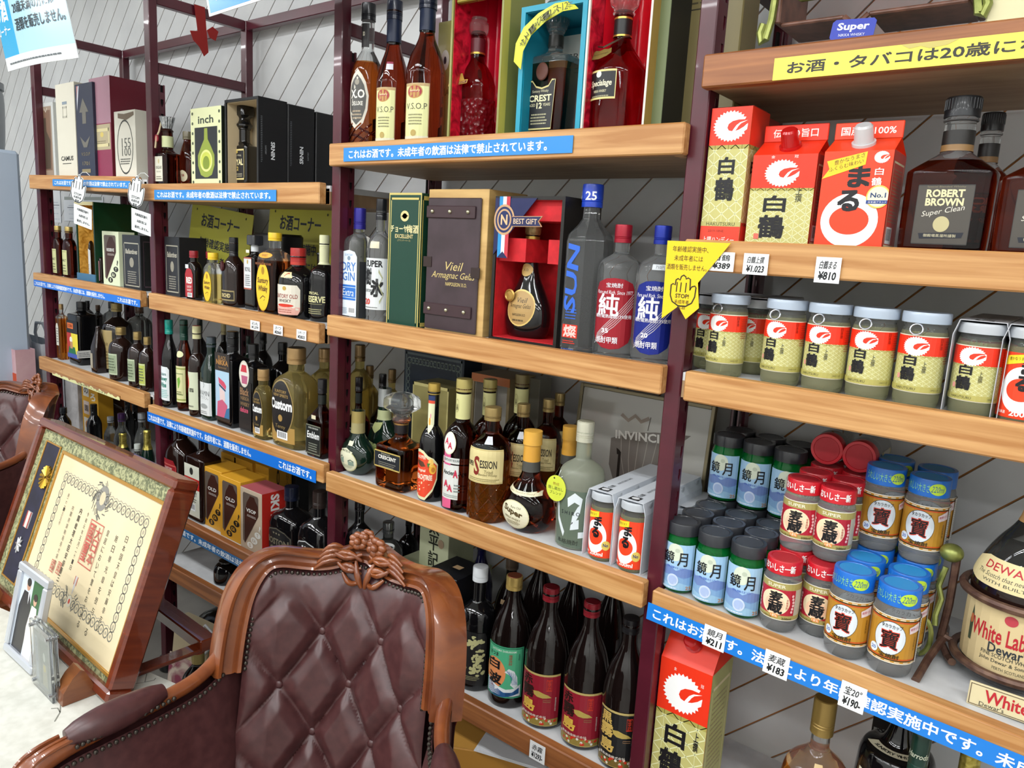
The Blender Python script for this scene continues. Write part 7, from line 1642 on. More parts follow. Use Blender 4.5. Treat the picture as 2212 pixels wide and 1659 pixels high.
# white five-cup packs at the back left, and the flat red-edged tray behind them
def white_pack(px, py, y, lab, n, z0=0.0):
    p = onY(px, py, y)
    r = thing('cup_pack', lab, 'cup pack', (p.x, y, R4.z(p.x) + .0005 + z0))
    WM = M('#ccd0d4', .5)
    carrier(r, n, .064, .105, colr=WM, printed=False)
    base = None
    for i in range(n):
        if base is None:
            s = thing('packed_cup', None, None); s.parent = r; sake_cup(s, .064, .103, lambda a: a.rect(-.5, .1, .5, .6, '#16171a'), '#b9bfc8', False, 0, G['black'], G['black']); base = s
        else: c = copy_tree(base, r); c.location = (0, i * .067, 0)
    a = Art(.4); a.text('220mlx5本', 0, .10, .06, .008, '#5b5f64', .0, PI / 2); a.emit(Flat((0, 0, .108), (1, 0, 0), (0, 1, 0), (0, 0, 1)), r, 'carrier_print', off=.0003)
white_pack(1470, 1120, .20, 'white carrier pack of cups behind the right post, left of two', 2)
# ================================================================ big bottle in an iron cradle
X, w, h, z = measure('r4', (2075, 2330, 1360, 1060), .15)
big = thing('magnum_bottle', 'huge whisky bottle with a cream wrap label, on the right shelf', 'bottle', (X, .165, z + .012))
hx = w / 2
BR = chaikin([(0, hx * .8, hx * .8, 2), (0, hx * .8, hx * .8, 2), (h * .02, hx * .95, hx * .95, 2), (h * .1, hx, hx, 2), (h * .42, hx, hx, 2), (h * .52, hx * .96, hx * .96, 2), (h * .66, hx * .7, hx * .7, 2), (h * .78, hx * .32, hx * .32, 2), (h * .86, hx * .24, hx * .24, 2), (h, hx * .22, hx * .22, 2)], 2)
MB().lathe(cut(BR, 0, h * .60, 0)[:-1] + cut(BR, h * .60, h, 0), G['smoke'], 48, G['brown'], h * .60).build('glass_body', big)
a = Art(.5); P_ = '#cdb98c'
a.rect(-w * .62, h * .08, w * .62, h * .40, P_); a.text('White Label', -.01, h * .265, w * .62, h * .085, '#b0202c', .02); a.text("Dewar's", w * .02, h * .20, w * .38, h * .05, '#2c3238', .02); a.text('FINE SCOTCH WHISKY', w * .02, h * .165, w * .5, h * .02, '#3f4038', .01); a.same().text('John Dewar & Sons Ltd', w * .02, h * .135, w * .52, h * .024, '#3f4038', .01); a.text('PERTH SCOTLAND', w * .05, h * .105, w * .3, h * .016, '#5b5a48'); a.ell(.0, h * .355, w * .06, h * .025, '#b03a44'); a.poly([(-w * .42, h * .18), (-w * .38, h * .18), (-w * .375, h * .3), (-w * .40, h * .36), (-w * .425, h * .28)], '#3f4a38'); a.ell(-w * .4, h * .29, w * .02, h * .025, '#b0603a')
a.emit(Cyl(BR, -.1), big, 'wrap_label', off=.0008)
a = Art(.5); a.poly([(-.09, -.022), (-.08, .012), (-.05, .024), (.05, .024), (.09, .01), (.09, -.022), (.05, -.03), (-.05, -.03)], '#d8c896'); a.text("DEWAR'S", 0, .009, .09, .016, '#b0202c', .01); a.text('The Scotch that never varies', 0, -.008, .11, .009, '#4a4a40', 0, 0, .2); a.text('WITH BUILT-IN', 0, -.02, .08, .006, '#4a4a40')
class Sh:
    du = dv = .008
    def at(s, u, v, k):
        zz = h * .555 + v * .75; q = cut(BR, zz, zz + .0005, 0)[0][1] + k + .0006
        an = u / hx - .30
        return Vector((q * math.sin(an), -q * math.cos(an), zz))
a.emit(Sh(), big, 'shoulder_label', off=.0006)
MB().lathe(cut(BR, h * .79, h * .88, .0008), M('#b58d5c', .5), 40, capb=False, capt=False).build('neck_label', big)
IRON = noise_mat('rusty_iron', '#4a3028', '#6b5040', .5, (1, 1, 1), 60, 5, 0, .3, metal=.3)
BRASS = noise_mat('aged_brass', '#6d7438', '#9aa05a', .35, (1, 1, 1), 40, 5, metal=.6)
cr = thing('iron_cradle', 'rusty iron bottle cradle with brass knobs holding the huge bottle', 'stand', (X, .165, z + .0005))
for zz, nm in ((h * .07, 'lower_hoop'), (h * .42, 'upper_hoop')):
    MB().tube([((hx + .008) * math.cos(t), (hx + .008) * math.sin(t), zz + .012) for t in [2 * PI * k / 40 for k in range(40)]], .0065, IRON, 8, True).build(nm, cr)
xs = -hx - .022
MB().tube([(xs, 0, h * .56), (xs, 0, h * .30), (xs - .004, 0, h * .10), (xs + .012, -.02, h * .05), (xs + .02, -.04, h * .06)], .006, IRON, 8).build('side_bar', cr)
MB().sphere((xs - .008, 0, h * .575), .017, BRASS, 18, 12, (1, 1, .85)).build('brass_knob', cr)
MB().tube([(xs - .012, -.006, h * .50), (xs - .017, -.012, h * .40), (xs - .010, -.016, h * .34), (xs - .014, -.02, h * .25), (xs - .012, -.024, h * .2)], .0045, BRASS, 8).build('brass_scroll', cr)
MB().tube([(xs - .028 + .014 * math.cos(t), -.03, h * .13 + .03 * math.sin(t)) for t in [2 * PI * k / 18 for k in range(18)]], .004, BRASS, 6, True).build('brass_loop', cr)
MB().tube([(xs, -.01, h * .12), (xs - .01, -.06, .02), (xs - .016, -.115, .006)], .006, IRON, 8).build('front_foot', cr)
MB().tube([(xs, .01, h * .12), (xs - .006, .08, .02), (xs - .01, .115, .006)], .006, IRON, 8).build('rear_foot', cr)
MB().tube([(xs, 0, h * .085 + .012), (-hx - .006, 0, h * .07 + .012)], .005, IRON, 6).build('bracket', cr)
p = onY(2085, 1530, .05)
o = thing('name_plate', 'small cream name plate with red lettering below the huge bottle', 'plate', (p.x, .045, R4.z(p.x) + .0006), rot=(-.12, 0, 0))
MB().box(0, .14, 0, .004, 0, .034, M('#cfc39c', .35), .001).build('plate', o)
a = Art(.4); a.text('White Label', .07, .019, .10, .018, '#b0202c', .02); a.text("Dewar's", .03, .0065, .03, .006, '#3a3a34'); a.frame(.002, .002, .138, .032, .001, '#5b4a38'); a.emit(Flat((0, 0, 0)), o, 'lettering', off=.0004)
# ================================================================ top right shelf: iron stand with a large flat bottle
z1 = SH['r1'].z(0)
L0, L1 = onY(1690, 60, .10).x, onY(2110, 40, .10).x
st = thing('wrought_iron_stand', 'brown wrought iron bottle stand with a green brass rail on the top shelf', 'stand', ((L0 + L1) / 2, .12, z1 + .0005))
sw = (L1 - L0) / 2
IRB = noise_mat('brown_iron', '#5a3a2c', '#775040', .45, (1, 1, 1), 40, 5, 0, .2)
for s in (-1, 1):
    MB().tube([(s * sw, -.06, .30), (s * sw * 1.0, -.06, .12), (s * sw * 1.02, -.062, .06), (s * sw * 1.06, -.064, .032), (s * sw * 1.10, -.065, .028), (s * sw * 1.13, -.065, .042), (s * sw * 1.10, -.065, .055)], .006, BRASS, 8).build('scroll_leg', st)
    MB().box(min(s * sw, s * sw * .93), max(s * sw, s * sw * .93), -.06, .06, .055, .30, IRB, .002).build('upright_strap', st)
    a0, a1 = (-sw * .95, -sw * .25) if s < 0 else (sw * .0, sw * .95)
    MB().box(a0, a1, -.05, .05, .052, .058, IRB, .002).build('cross_strap', st)
    xe = a1 if s < 0 else a0
    MB().tube([(xe, -.048, .055), (xe + (.012 if s < 0 else -.012), -.048, .045), (xe + (.014 if s < 0 else -.014), -.048, .004)], .004, IRB, 6).build('strap_foot', st)
MB().tube([(-sw * .82, -.07, .26), (-sw * .84, -.07, .13), (-sw * .80, -.07, .095), (-sw * .68, -.07, .085), (sw * .7, -.07, .085), (sw * .86, -.07, .10), (sw * .90, -.07, .14), (sw * .86, -.07, .16)], .0075, BRASS, 10).build('brass_rail', st)
MB().lathe(chaikin([(0, .085, .05, 2), (0, .085, .05, 2), (.010, .088, .052, 2), (.014, .07, .04, 2), (.018, .03, .02, 2)], 1), noise_mat('gold_plate', '#8f7d2e', '#c9b95c', .3, (1, 1, 1), 120, 4, 0, .5, metal=.7), 40).build('gold_base', st)
fb = thing('display_bottle', 'large amber display bottle resting in the wrought iron stand', 'bottle', ((L0 + L1) / 2 - .01, .12, z1 + .105))
MB().lathe(chaikin([(0, sw * .35, .03, 2), (0, sw * .35, .03, 2), (.02, sw * .55, .05, 2), (.10, sw * .75, .06, 2), (.25, sw * .7, .06, 2), (.35, sw * .3, .03, 2)], 2), G['cognac'], 40).build('glass_body', fb)
p = onY(1838, 60, .045)
o = thing('hang_tag', 'small blue tag lettered in white under the display bottle', 'tag', (p.x - .028, .042, z1 + .016), rot=(-.2, .06, 0))
MB().prism([(.004, 0), (.056, 0), (.06, .004), (.06, .026), (.056, .03), (.004, .03), (0, .026), (0, .004)], M('#2f3fa8', .4), 0, .001).build('tag_card', o, smooth=0)
a = Art(.4); a.text('Super', .03, .018, .044, .014, '#dfe3ee', .03); a.text('NIKKA WHISKY', .03, .007, .036, .004, '#dfe3ee'); a.emit(Flat((0, 0, 0)), o, 'lettering', off=.0003)
X_, w_, h_, z_ = measure('r1', (2132, 2330, 20, -80), .06, True)
o = thing('pale_carton', 'pale yellow carton at the right end of the top shelf', 'box', (X_, .06, z_ + .0004)); MB().box(-w_ / 2, w_ / 2, 0, .12, 0, .2, M('#d9d2a8', .5), .002).build('carton_body', o)
# ================================================================ lowest right shelf
def jo2(a):
    def ex(a):
        a.vtext('上撰', .33, .60, .09, .06, '#17161a', .02); a.text('金', -.2, .955, .05, .02, '#f3ece6'); a.same().text('冠', .34, .91, .06, .022, '#f3ece6')
    sake_front(a, -.5, .5, 0, 1, .66, (-.02, .81, .38, .125), [('白', -.08, .52, .38, .14), ('鶴', -.12, .32, .44, .18)], ex)
r_, w_, he_, d_, ht_ = gable('r5', (1425, 1540), 1460, 1375, .05, .095, 'large two-litre sake carton, red over gold, on the lowest right shelf', jo2, RED, '#b81414', ('', .1), hbase=.30)
side_panel(r_, w_, he_, d_, '#a8a86a')
bottle('r5', (1690, 1850, 1630, 1508, 1812), .10, 'wide clear bottle of amber whisky with a gold cap, below the blue notice', 'amber', dict(zb=.50, zn=.72, rn=.27, zc=.88, base=.06), dict(c='#9a8047', z=.80, r=.33, metal=.5), [('c', [('r', .05, .60, .25, .67, '#c3a878')])], lv=.6)
X, w, h, z = measure('r5', (1842, 2035, 1640, 1560), .13)
o = thing('barrel_bottle', 'squat black barrel-shaped bottle with a cream band label below the blue notice', 'bottle', (X, .14, z + .0004))
BBR = chaikin([(0, w * .42, w * .42, 2), (0, w * .42, w * .42, 2), (h * .05, w * .47, w * .47, 2), (h * .4, w * .5, w * .5, 2), (h * .75, w * .47, w * .47, 2), (h * .8, w * .45, w * .45, 2), (h * .84, w * .4, w * .4, 2), (h * .86, w * .2, w * .2, 2), (h * .98, w * .12, w * .12, 2)], 2)
MB().lathe(BBR, G['black'], 40).build('glass_body', o)
a = Art(.4); a.rect(-w * .45, h * .3, w * .45, h * .72, '#cfc9ae'); a.text('SUNTORY', 0, h * .5, w * .6, h * .12, '#22221e', .03); a.emit(Cyl(BBR), o, 'label', off=.0008)
a = Art(.4); a.ring(0, 0, w * .40, w * .40, w * .14, '#cfc9ae', 20, -2.6, -.5); a.arc_text('SUNTORY WHISKY', 0, 0, w * .33, -1.55, w * .06, '#22221e', .03, spread=1.5, flip=True)
a.emit(Flat((0, 0, h * .845), (1, 0, 0), (0, 1, 0), (0, 0, 1)), o, 'top_label', off=.006)
MB().lathe([(h * .97, w * .1, w * .1, 2), (h * 1.05, w * .1, w * .1, 2), (h * 1.07, w * .08, w * .08, 2)], M('#15161a', .3), 20).build('stopper', o)
bottle('r5', (1950, 2015, 1650, 1580, 1986), .06, 'clear bottle with a dark green lettered cap below the blue notice', 'smoke', dict(zb=.5, zn=.7, rn=.6, zc=.9), dict(c='#14352c', z=.78, r=.70), [], extras=lambda r, w, h, R: None)
a = Art(.4); a.text('Harrods', 0, 0, .03, .009, '#c3c9b4', .02, 0, .2); _o = [q for q in bpy.data.objects if q.get('label', '').startswith('clear bottle with a dark green lettered')][0]; a.emit(Cyl([(-.1, _o['w'] * .35, 0, 0), (.1, _o['w'] * .35, 0, 0)]), _o, 'cap_print', off=.0006).location = (0, 0, _o['h'] * .9)
carton('r5', (1880, 1925, 1590, 1560), .22, .08, 'black carton with bold white numerals behind the barrel bottle', '#17171a', [('f', [('t', '150', 0, .86, .8, .14, '#c9ccca', .04), ('l', -.4, .6, .4, .74, 2, '#8d908e')])], hfix=.33)
bottle('r5', (2060, 2130, 1650, 1600, 2095), .10, 'bottle with a crumpled gold foil neck at the bottom right', 'brown', dict(zb=.5, zn=.7, rn=.6, zc=.95), None, bands=[('foil', FOIL, .66, .98, .002)])
# ================================================================ low table with an embroidered cloth
TZ = .54
CLOTH = noise_mat('white_cloth', '#bcbcb2', '#cbcbc2', .7, (1, 1, 1), 40, 4, 0, .1)
tb = thing('coffee_table', 'low table under a white embroidered cloth', 'table', (-1.375, -.40, 0), .20)
ang = PI + -.20
TWD, TDP = .86, .62
MB().box(-TWD, 0, -TDP, 0, TZ - .035, TZ - .004, M('#5a3420', .4), .003).build('table_top', tb)
for x in (-TWD + .06, -.06):
    for y in (-TDP + .06, -.06):
        MB().box(x - .025, x + .025, y - .025, y + .025, 0, TZ - .035, M('#4a2a1a', .4), .003).build('leg', tb)
cl = thing('table_cloth', 'white tablecloth with grey embroidered flowers on the low table', 'tablecloth', (-1.375, -.40, 0), .20)
mb = MB(); n = 60; P = []
def rr(x0, x1, y0, y1, r, k=8):
    Q = []
    for cx, cy, a0 in ((x1 - r, y1 - r, 0), (x0 + r, y1 - r, PI / 2), (x0 + r, y0 + r, PI), (x1 - r, y0 + r, 1.5 * PI)):
        for i in range(k + 1):
            t = a0 + PI / 2 * i / k; Q.append((cx + r * math.cos(t), cy + r * math.sin(t)))
    return Q
o_ = rr(-TWD - .008, .008, -TDP - .008, .008, .05)
lo = []
for i, (x, y) in enumerate(o_):
    wv = .012 * math.sin(i * 1.9); cx, cy = -TWD / 2, -TDP / 2; d_ = math.hypot(x - cx, y - cy); lo.append((x + (x - cx) / d_ * wv, y + (y - cy) / d_ * wv))
k = len(o_)
vs = [(x, y, TZ) for x, y in o_] + [(x, y, TZ - .012) for x, y in [(a + (a + TWD / 2) * .004, b + (b + TDP / 2) * .004) for a, b in o_]] + [(x, y, TZ - .24) for x, y in lo]
fs = [tuple(range(k))]
for j in (0, 1):
    fs += [(j * k + i, j * k + (i + 1) % k, (j + 1) * k + (i + 1) % k, (j + 1) * k + i) for i in range(k)]
mb.add(vs, fs, CLOTH).build('cloth', cl, smooth=50)
a = Art(.7); ink = '#77786f'
def sprig(x, y, r, s):
    Pq = [(x + i * .03 * math.cos(r + .5 * math.sin(i * .8)), y + i * .03 * math.sin(r + .5 * math.sin(i * .8))) for i in range(9)]
    a.line(Pq, .0022, ink)
    for i in range(1, 8):
        t = r + (.9 if i % 2 else -.9); p, q = Pq[i]; a.same().line([(p, q), (p + .018 * math.cos(t), q + .018 * math.sin(t)), (p + .026 * math.cos(t + .4), q + .026 * math.sin(t + .4))], .0022, ink)
def flower(x, y, s):
    for i in range(9):
        t = 2 * PI * i / 9; a.ring(x + .02 * s * math.cos(t), y + .012 * s * math.sin(t), .014 * s, .010 * s, .0018, ink, 12); a.same()
    a.ring(x, y, .009 * s, .007 * s, .0018, ink, 10)
for (x, y, r) in ((-.10, -.40, 2.9), (-.28, -.52, .4), (-.40, -.34, 3.3), (-.15, -.20, 1.9), (-.6, -.45, .2), (-.75, -.25, 3.0), (-.05, -.5, 1.2), (-.32, -.42, 2.2)): sprig(x, y, r, 1)
for (x, y, s) in ((-.20, -.47, 1.5), (-.52, -.42, 1.3), (-.8, -.4, 1.4)): flower(x, y, s)
a.win = (-TWD, -TDP, 0, 0)
a.emit(Flat((0, 0, TZ), (1, 0, 0), (0, 1, 0), (0, 0, 1)), cl, 'embroidery', off=.0003)
# ================================================================ framed certificate on an easel
FW, FH, FD = .787, .468, .055
fr = thing('certificate_frame', 'large wooden frame with a certificate and medals, leaning on the easel', 'picture frame', (-1.452, -.545, TZ + .012), rot=(-.352, -.02, -.043))
RIM = .024
for x0, x1, z0, z1, nm in ((-FW, 0, FH - RIM, FH, 'top_rail'), (-FW, 0, 0, RIM, 'bottom_rail'), (-FW, -FW + RIM, RIM, FH - RIM, 'side_rail'), (-RIM, 0, RIM, FH - RIM, 'side_rail')):
    MB().box(x0, x1, 0, FD, z0, z1, WOOD_RED, .005).build(nm, fr)
BROC = noise_mat('brocade', '#5d6244', '#a3a47a', .55, (1, 1, 1), 95, 3, 1.2, .3, lo=.42, hi=.58)
MB().box(-FW + RIM, -RIM, .014, .02, RIM, FH - RIM, BROC).build('brocade_mat', fr, smooth=0)
MB().box(-FW + .004, -.004, FD - .006, FD - .001, .004, FH - .004, M('#3a2418', .6)).build('backing', fr, smooth=0)
def bord(x0, x1, z0, z1, t, m, y0, y1, nm):
    for (a0, a1, b0, b1) in ((x0, x1, z1 - t, z1), (x0, x1, z0, z0 + t), (x0, x0 + t, z0 + t, z1 - t), (x1 - t, x1, z0 + t, z1 - t)):
        MB().box(a0, a1, y0, y1, b0, b1, m, .0008).build(nm, fr)
GOLDT = M('#b98a3c', .3, .5)
fx = lambda t: -FW + t * FW
NX0, NX1, NZ0, NZ1 = fx(.085), fx(.205), FH * .11, FH * .88
CX0, CX1, CZ0, CZ1 = fx(.245), fx(.955), FH * .10, FH * .87
MB().box(NX0, NX1, .0125, .0138, NZ0, NZ1, noise_mat('navy_velvet', '#131326', '#1d1c34', .7, (1, 1, 1), 30, 3)).build('navy_panel', fr, smooth=0)
bord(NX0 - .004, NX1 + .004, NZ0 - .004, NZ1 + .004, .004, GOLDT, .010, .0138, 'gold_trim')
MB().box(CX0, CX1, .0125, .0138, CZ0, CZ1, noise_mat('certificate_paper', '#cfc09c', '#d8caa8', .5, (1, 1, 1), 4, 3)).build('certificate', fr, smooth=0)
bord(CX0 - .008, CX1 + .004, CZ0 - .008, CZ1 + .004, .008, GOLDT, .009, .0138, 'gold_trim')
a = Art(.5); g = '#6d6c62'
x0, x1, z0, z1 = CX0 + .055, CX1 - .05, CZ0 + .06, CZ1 - .055
nx, nz = 20, 12
for i in range(nx + 1):
    for z in (z0, z1):
        t = x0 + (x1 - x0) * i / nx
        a.ring(t, z, .0115, .0115, .003, g, 10); a.same(); a.ell(t, z, .004, .004, '#a39b86', 8); a.same(); a.line([(t - .012, z + .012), (t, z + .016), (t + .012, z + .012)], .002, '#9a9484'); a.same()
for i in range(1, nz):
    for x in (x0, x1):
        t = z0 + (z1 - z0) * i / nz
        a.ring(x, t, .0115, .0125, .003, g, 10); a.same(); a.ell(x, t, .004, .005, '#a39b86', 8); a.same()
xc = (x0 + x1) / 2
a.ring(xc, z1, .030, .030, .016, '#83817a', 18); rnd = random.Random(2)
for i in range(40):
    t = rnd.random() * 2 * PI; r0 = .026 + rnd.random() * .016; a.line([(xc + r0 * math.cos(t), z1 + r0 * math.sin(t)), (xc + (r0 + .01) * math.cos(t + .3), z1 + (r0 + .01) * math.sin(t + .3))], .0028, g); a.same()
a.ell(xc, z1, .014, .016, '#c3b798')
for i in range(24):
    t = rnd.random() * PI; r0 = .018 + rnd.random() * .018; s_ = rnd.choice((-1, 1)); a.line([(xc + s_ * r0, z0 + .02 * math.cos(t)), (xc + s_ * (r0 + .008), z0 + .02 * math.cos(t) + .008)], .0028, g); a.same()
a.poly([(xc - .007, z0 + .06), (xc + .009, z0 + .06), (xc + .003, z0 + .02), (xc - .001, z0 + .02)], '#b9b5b2'); a.rect(xc - .007, z0 + .04, xc - .004, z0 + .06, '#a84438'); a.same().rect(xc + .006, z0 + .04, xc + .009, z0 + .06, '#a84438'); a.ell(xc, z0 + .002, .012, .014, '#cfc9b4', 10); a.ell(xc, z0 + .002, .005, .006, '#c0402c', 12)
dk = '#3a362c'; q = (x1 - x0) / 10
a.vtext('日本国天皇は安藤幸志に', x1 - q * 1.3, z1 - .045, .012, .0145, dk, .0, 1.35)
a.vtext('旭日単光章を授与する', x1 - q * 2.3, z1 - .055, .013, .0155, dk, .0, 1.5)
a.vtext('皇居において璽をおさせる', x1 - q * 3.3, z1 - .055, .012, .014, dk, .0, 1.35)
a.vtext('令和元年五月二十一日', x1 - q * 6.0, z1 - .045, .009, .0105, dk, .0, 1.35)
a.vtext('内閣総理大臣安倍晋三', x1 - q * 6.9, z1 - .045, .012, .0145, '#24211a', .01, 1.25)
a.vtext('内閣府賞勲局長大塚幸寛', x1 - q * 7.9, z1 - .05, .009, .0115, dk, .0, 1.3)
a.vtext('第二二一五五号', x1 - q * 8.9, z1 - .03, .007, .009, dk, .0, 1.3)
sx, sz = x1 - q * 4.6, z1 - .105
a.frame(sx - .036, sz - .052, sx + .036, sz + .052, .0022, '#b5554a'); a.same()
for i, chs in enumerate(('大日本', '國璽')):
    a.vtext(chs, sx + .017 - i * .034, sz + .044, .028, .088 / len(chs) / 1.05, '#b5554a', .012, 1.05)
for xx, zz in ((x1 - q * 7.2, z0 + .05), (x1 - q * 8.0, z0 + .045)):
    a.frame(xx - .011, zz - .014, xx + .011, zz + .014, .0018, '#b5554a'); a.text('印', xx, zz, .016, .022, '#b5554a', .01)
a.emit(Flat((0, .0125, 0)), fr, 'certificate_print', off=.0002, step=.00003)
# medals on the navy panel
cxm = (NX0 + NX1) / 2
GM = M('#c9a03c', .25, .9)
for i in range(16):
    t = 2 * PI * i / 16; MB().tube([(cxm + .022 + .004 * math.cos(t), .010, FH * .70 + .004 * math.sin(t)), (cxm + .022 + .030 * math.cos(t), .010, FH * .70 + .030 * math.sin(t))], [.0015, .0052], GM, 6).build('chrysanthemum_petal', fr)
MB().box(cxm - .016, cxm + .012, .0095, .0125, FH * .40, FH * .49, M('#c9c5c0', .5)).build('medal_ribbon', fr, smooth=0)
for dx in (-.016, .007): MB().box(cxm + dx, cxm + dx + .005, .009, .0096, FH * .40, FH * .49, M('#a83a34', .5)).build('ribbon_edge', fr, smooth=0)
for i in range(8):
    t = 2 * PI * i / 8; MB().tube([(cxm - .004, .010, FH * .30), (cxm - .004 + .019 * math.cos(t), .010, FH * .30 + .021 * math.sin(t))], [.005, .0022], M('#cfd0d2', .25, .8), 6).build('medal_ray', fr)
MB().sphere((cxm - .004, .009, FH * .30), .007, GM, 12, 8, (1, .5, 1)).build('medal_centre', fr)
# easel
EW = WOOD_RED
ez = thing('display_easel', 'red-brown wooden easel stand holding the certificate frame', 'easel', (-1.452, -.545, TZ + .001), rz=-.043)
for x in (-.085, -FW + .12):
    hook = [(-.055, 0), (.075, 0), (.075, .010), (.012, .010), (.006, .022), (-.010, .060), (-.018, .066), (-.034, .052), (-.052, .026)]
    MB().prism([(y, z) for y, z in hook], noise_mat('easel_wood', '#6d3a1e', '#85502a', .3, (3, 3, 14), 3, 5, coat=.4), x - .02 - .0, x + .02, 'x').build('hook_foot', ez, smooth=0)
    MB().box(x - .018, x + .018, .012, .25, 0, .0095, EW, .002).build('base_bar', ez)
MB().box(-FW + .12 - .02, -.065, .235, .275, .0, .03, EW, .003).build('rear_bar', ez)
mbx = MB(); mbx.prism([(.235, .03), (.275, .03), (.262, .36), (.235, .36)], EW, -FW * .5 - .03, -FW * .5 + .03, 'x'); mbx.build('back_prop', ez, smooth=0)
# acrylic stand and photo frame in front
ACR = M('#eef2f2', .02, trans=.93, ior=1.25)
ac = thing('acrylic_stand', 'clear acrylic card holder standing before the certificate', 'stand', (-1.595, -.605, TZ + .001), rz=-.02)
aw, ah = .105, .15
MB().box(-aw / 2, aw / 2, 0, .006, .0, ah, ACR, .001).build('front_plate', ac)
MB().box(-aw / 2, aw / 2, .0095, .0155, .0, ah, ACR, .001).build('back_plate', ac)
for x in (-1, 1):
    for z in (.014, ah - .012):
        MB().cyl((x * (aw / 2 - .009), -.004, z), (x * (aw / 2 - .009), .02, z), .004, M('#b9bcc0', .2, .9), seg=12).build('bolt', ac)
MB().box(-aw / 2 + .012, aw / 2 - .012, .0068, .0088, .012, ah - .02, M('#8d908a', .5)).build('card', ac, smooth=0)
a = Art(); a.rect(-.034, .02, -.02, ah - .03, '#a9adb8'); a.vtext('祝賀会記念', -.027, ah - .035, .007, .010, '#4a5060'); a.rect(-.01, .02, .034, ah - .03, '#6d7668'); a.ell(.012, .085, .006, .01, '#c9c9c2'); a.poly([(.0, .02), (.026, .02), (.022, .07), (.004, .07)], '#a8a080'); a.ell(.012, .06, .006, .008, '#c9b23c')
a.emit(Flat((0, .0068, 0)), ac, 'card_print', off=.0003)
pf = thing('photo_frame', 'silver photo frame with a picture of a couple, at the left edge', 'picture frame', (-1.755, -.60, TZ + .004), rot=(-.22, 0, .0))
pw, ph = .155, .205
SILV = M('#c3c8d0', .25, .5)
for x0, x1, z0, z1 in ((-pw / 2, pw / 2, ph - .018, ph), (-pw / 2, pw / 2, 0, .018), (-pw / 2, -pw / 2 + .018, .018, ph - .018), (pw / 2 - .018, pw / 2, .018, ph - .018)):
    MB().box(x0, x1, 0, .016, z0, z1, SILV, .003).build('frame_bar', pf)
MB().box(-pw / 2 + .016, pw / 2 - .016, .008, .012, .016, ph - .016, M('#b9c0c8', .3)).build('photo', pf, smooth=0)
a = Art(.25); a.rect(-.06, .018, .06, ph - .018, '#c3ccd6'); a.rect(-.0, .10, .06, ph - .018, '#2f5c34'); a.poly([(-.055, .018), (.0, .018), (.005, .12), (-.01, .15), (-.04, .15), (-.055, .11)], '#1b191c'); a.ell(-.022, .166, .010, .013, '#b58a70'); a.ell(-.022, .172, .011, .009, '#1b1614'); a.poly([(-.018, .152), (-.01, .15), (-.012, .125)], '#dfe3e6'); a.poly([(.005, .018), (.058, .018), (.045, .09), (.035, .13), (.01, .13), (.0, .08)], '#d9d2cc'); a.ell(.022, .143, .0085, .011, '#c09a80'); a.ell(.022, .150, .010, .008, '#2a1c18')
a.emit(Flat((0, .008, 0)), pf, 'photo_print', off=.0003)
MB().box(-.02, .02, .016, .0175, .02, ph * .8, M('#22242a', .5)).build('back_leg', pf, smooth=0)
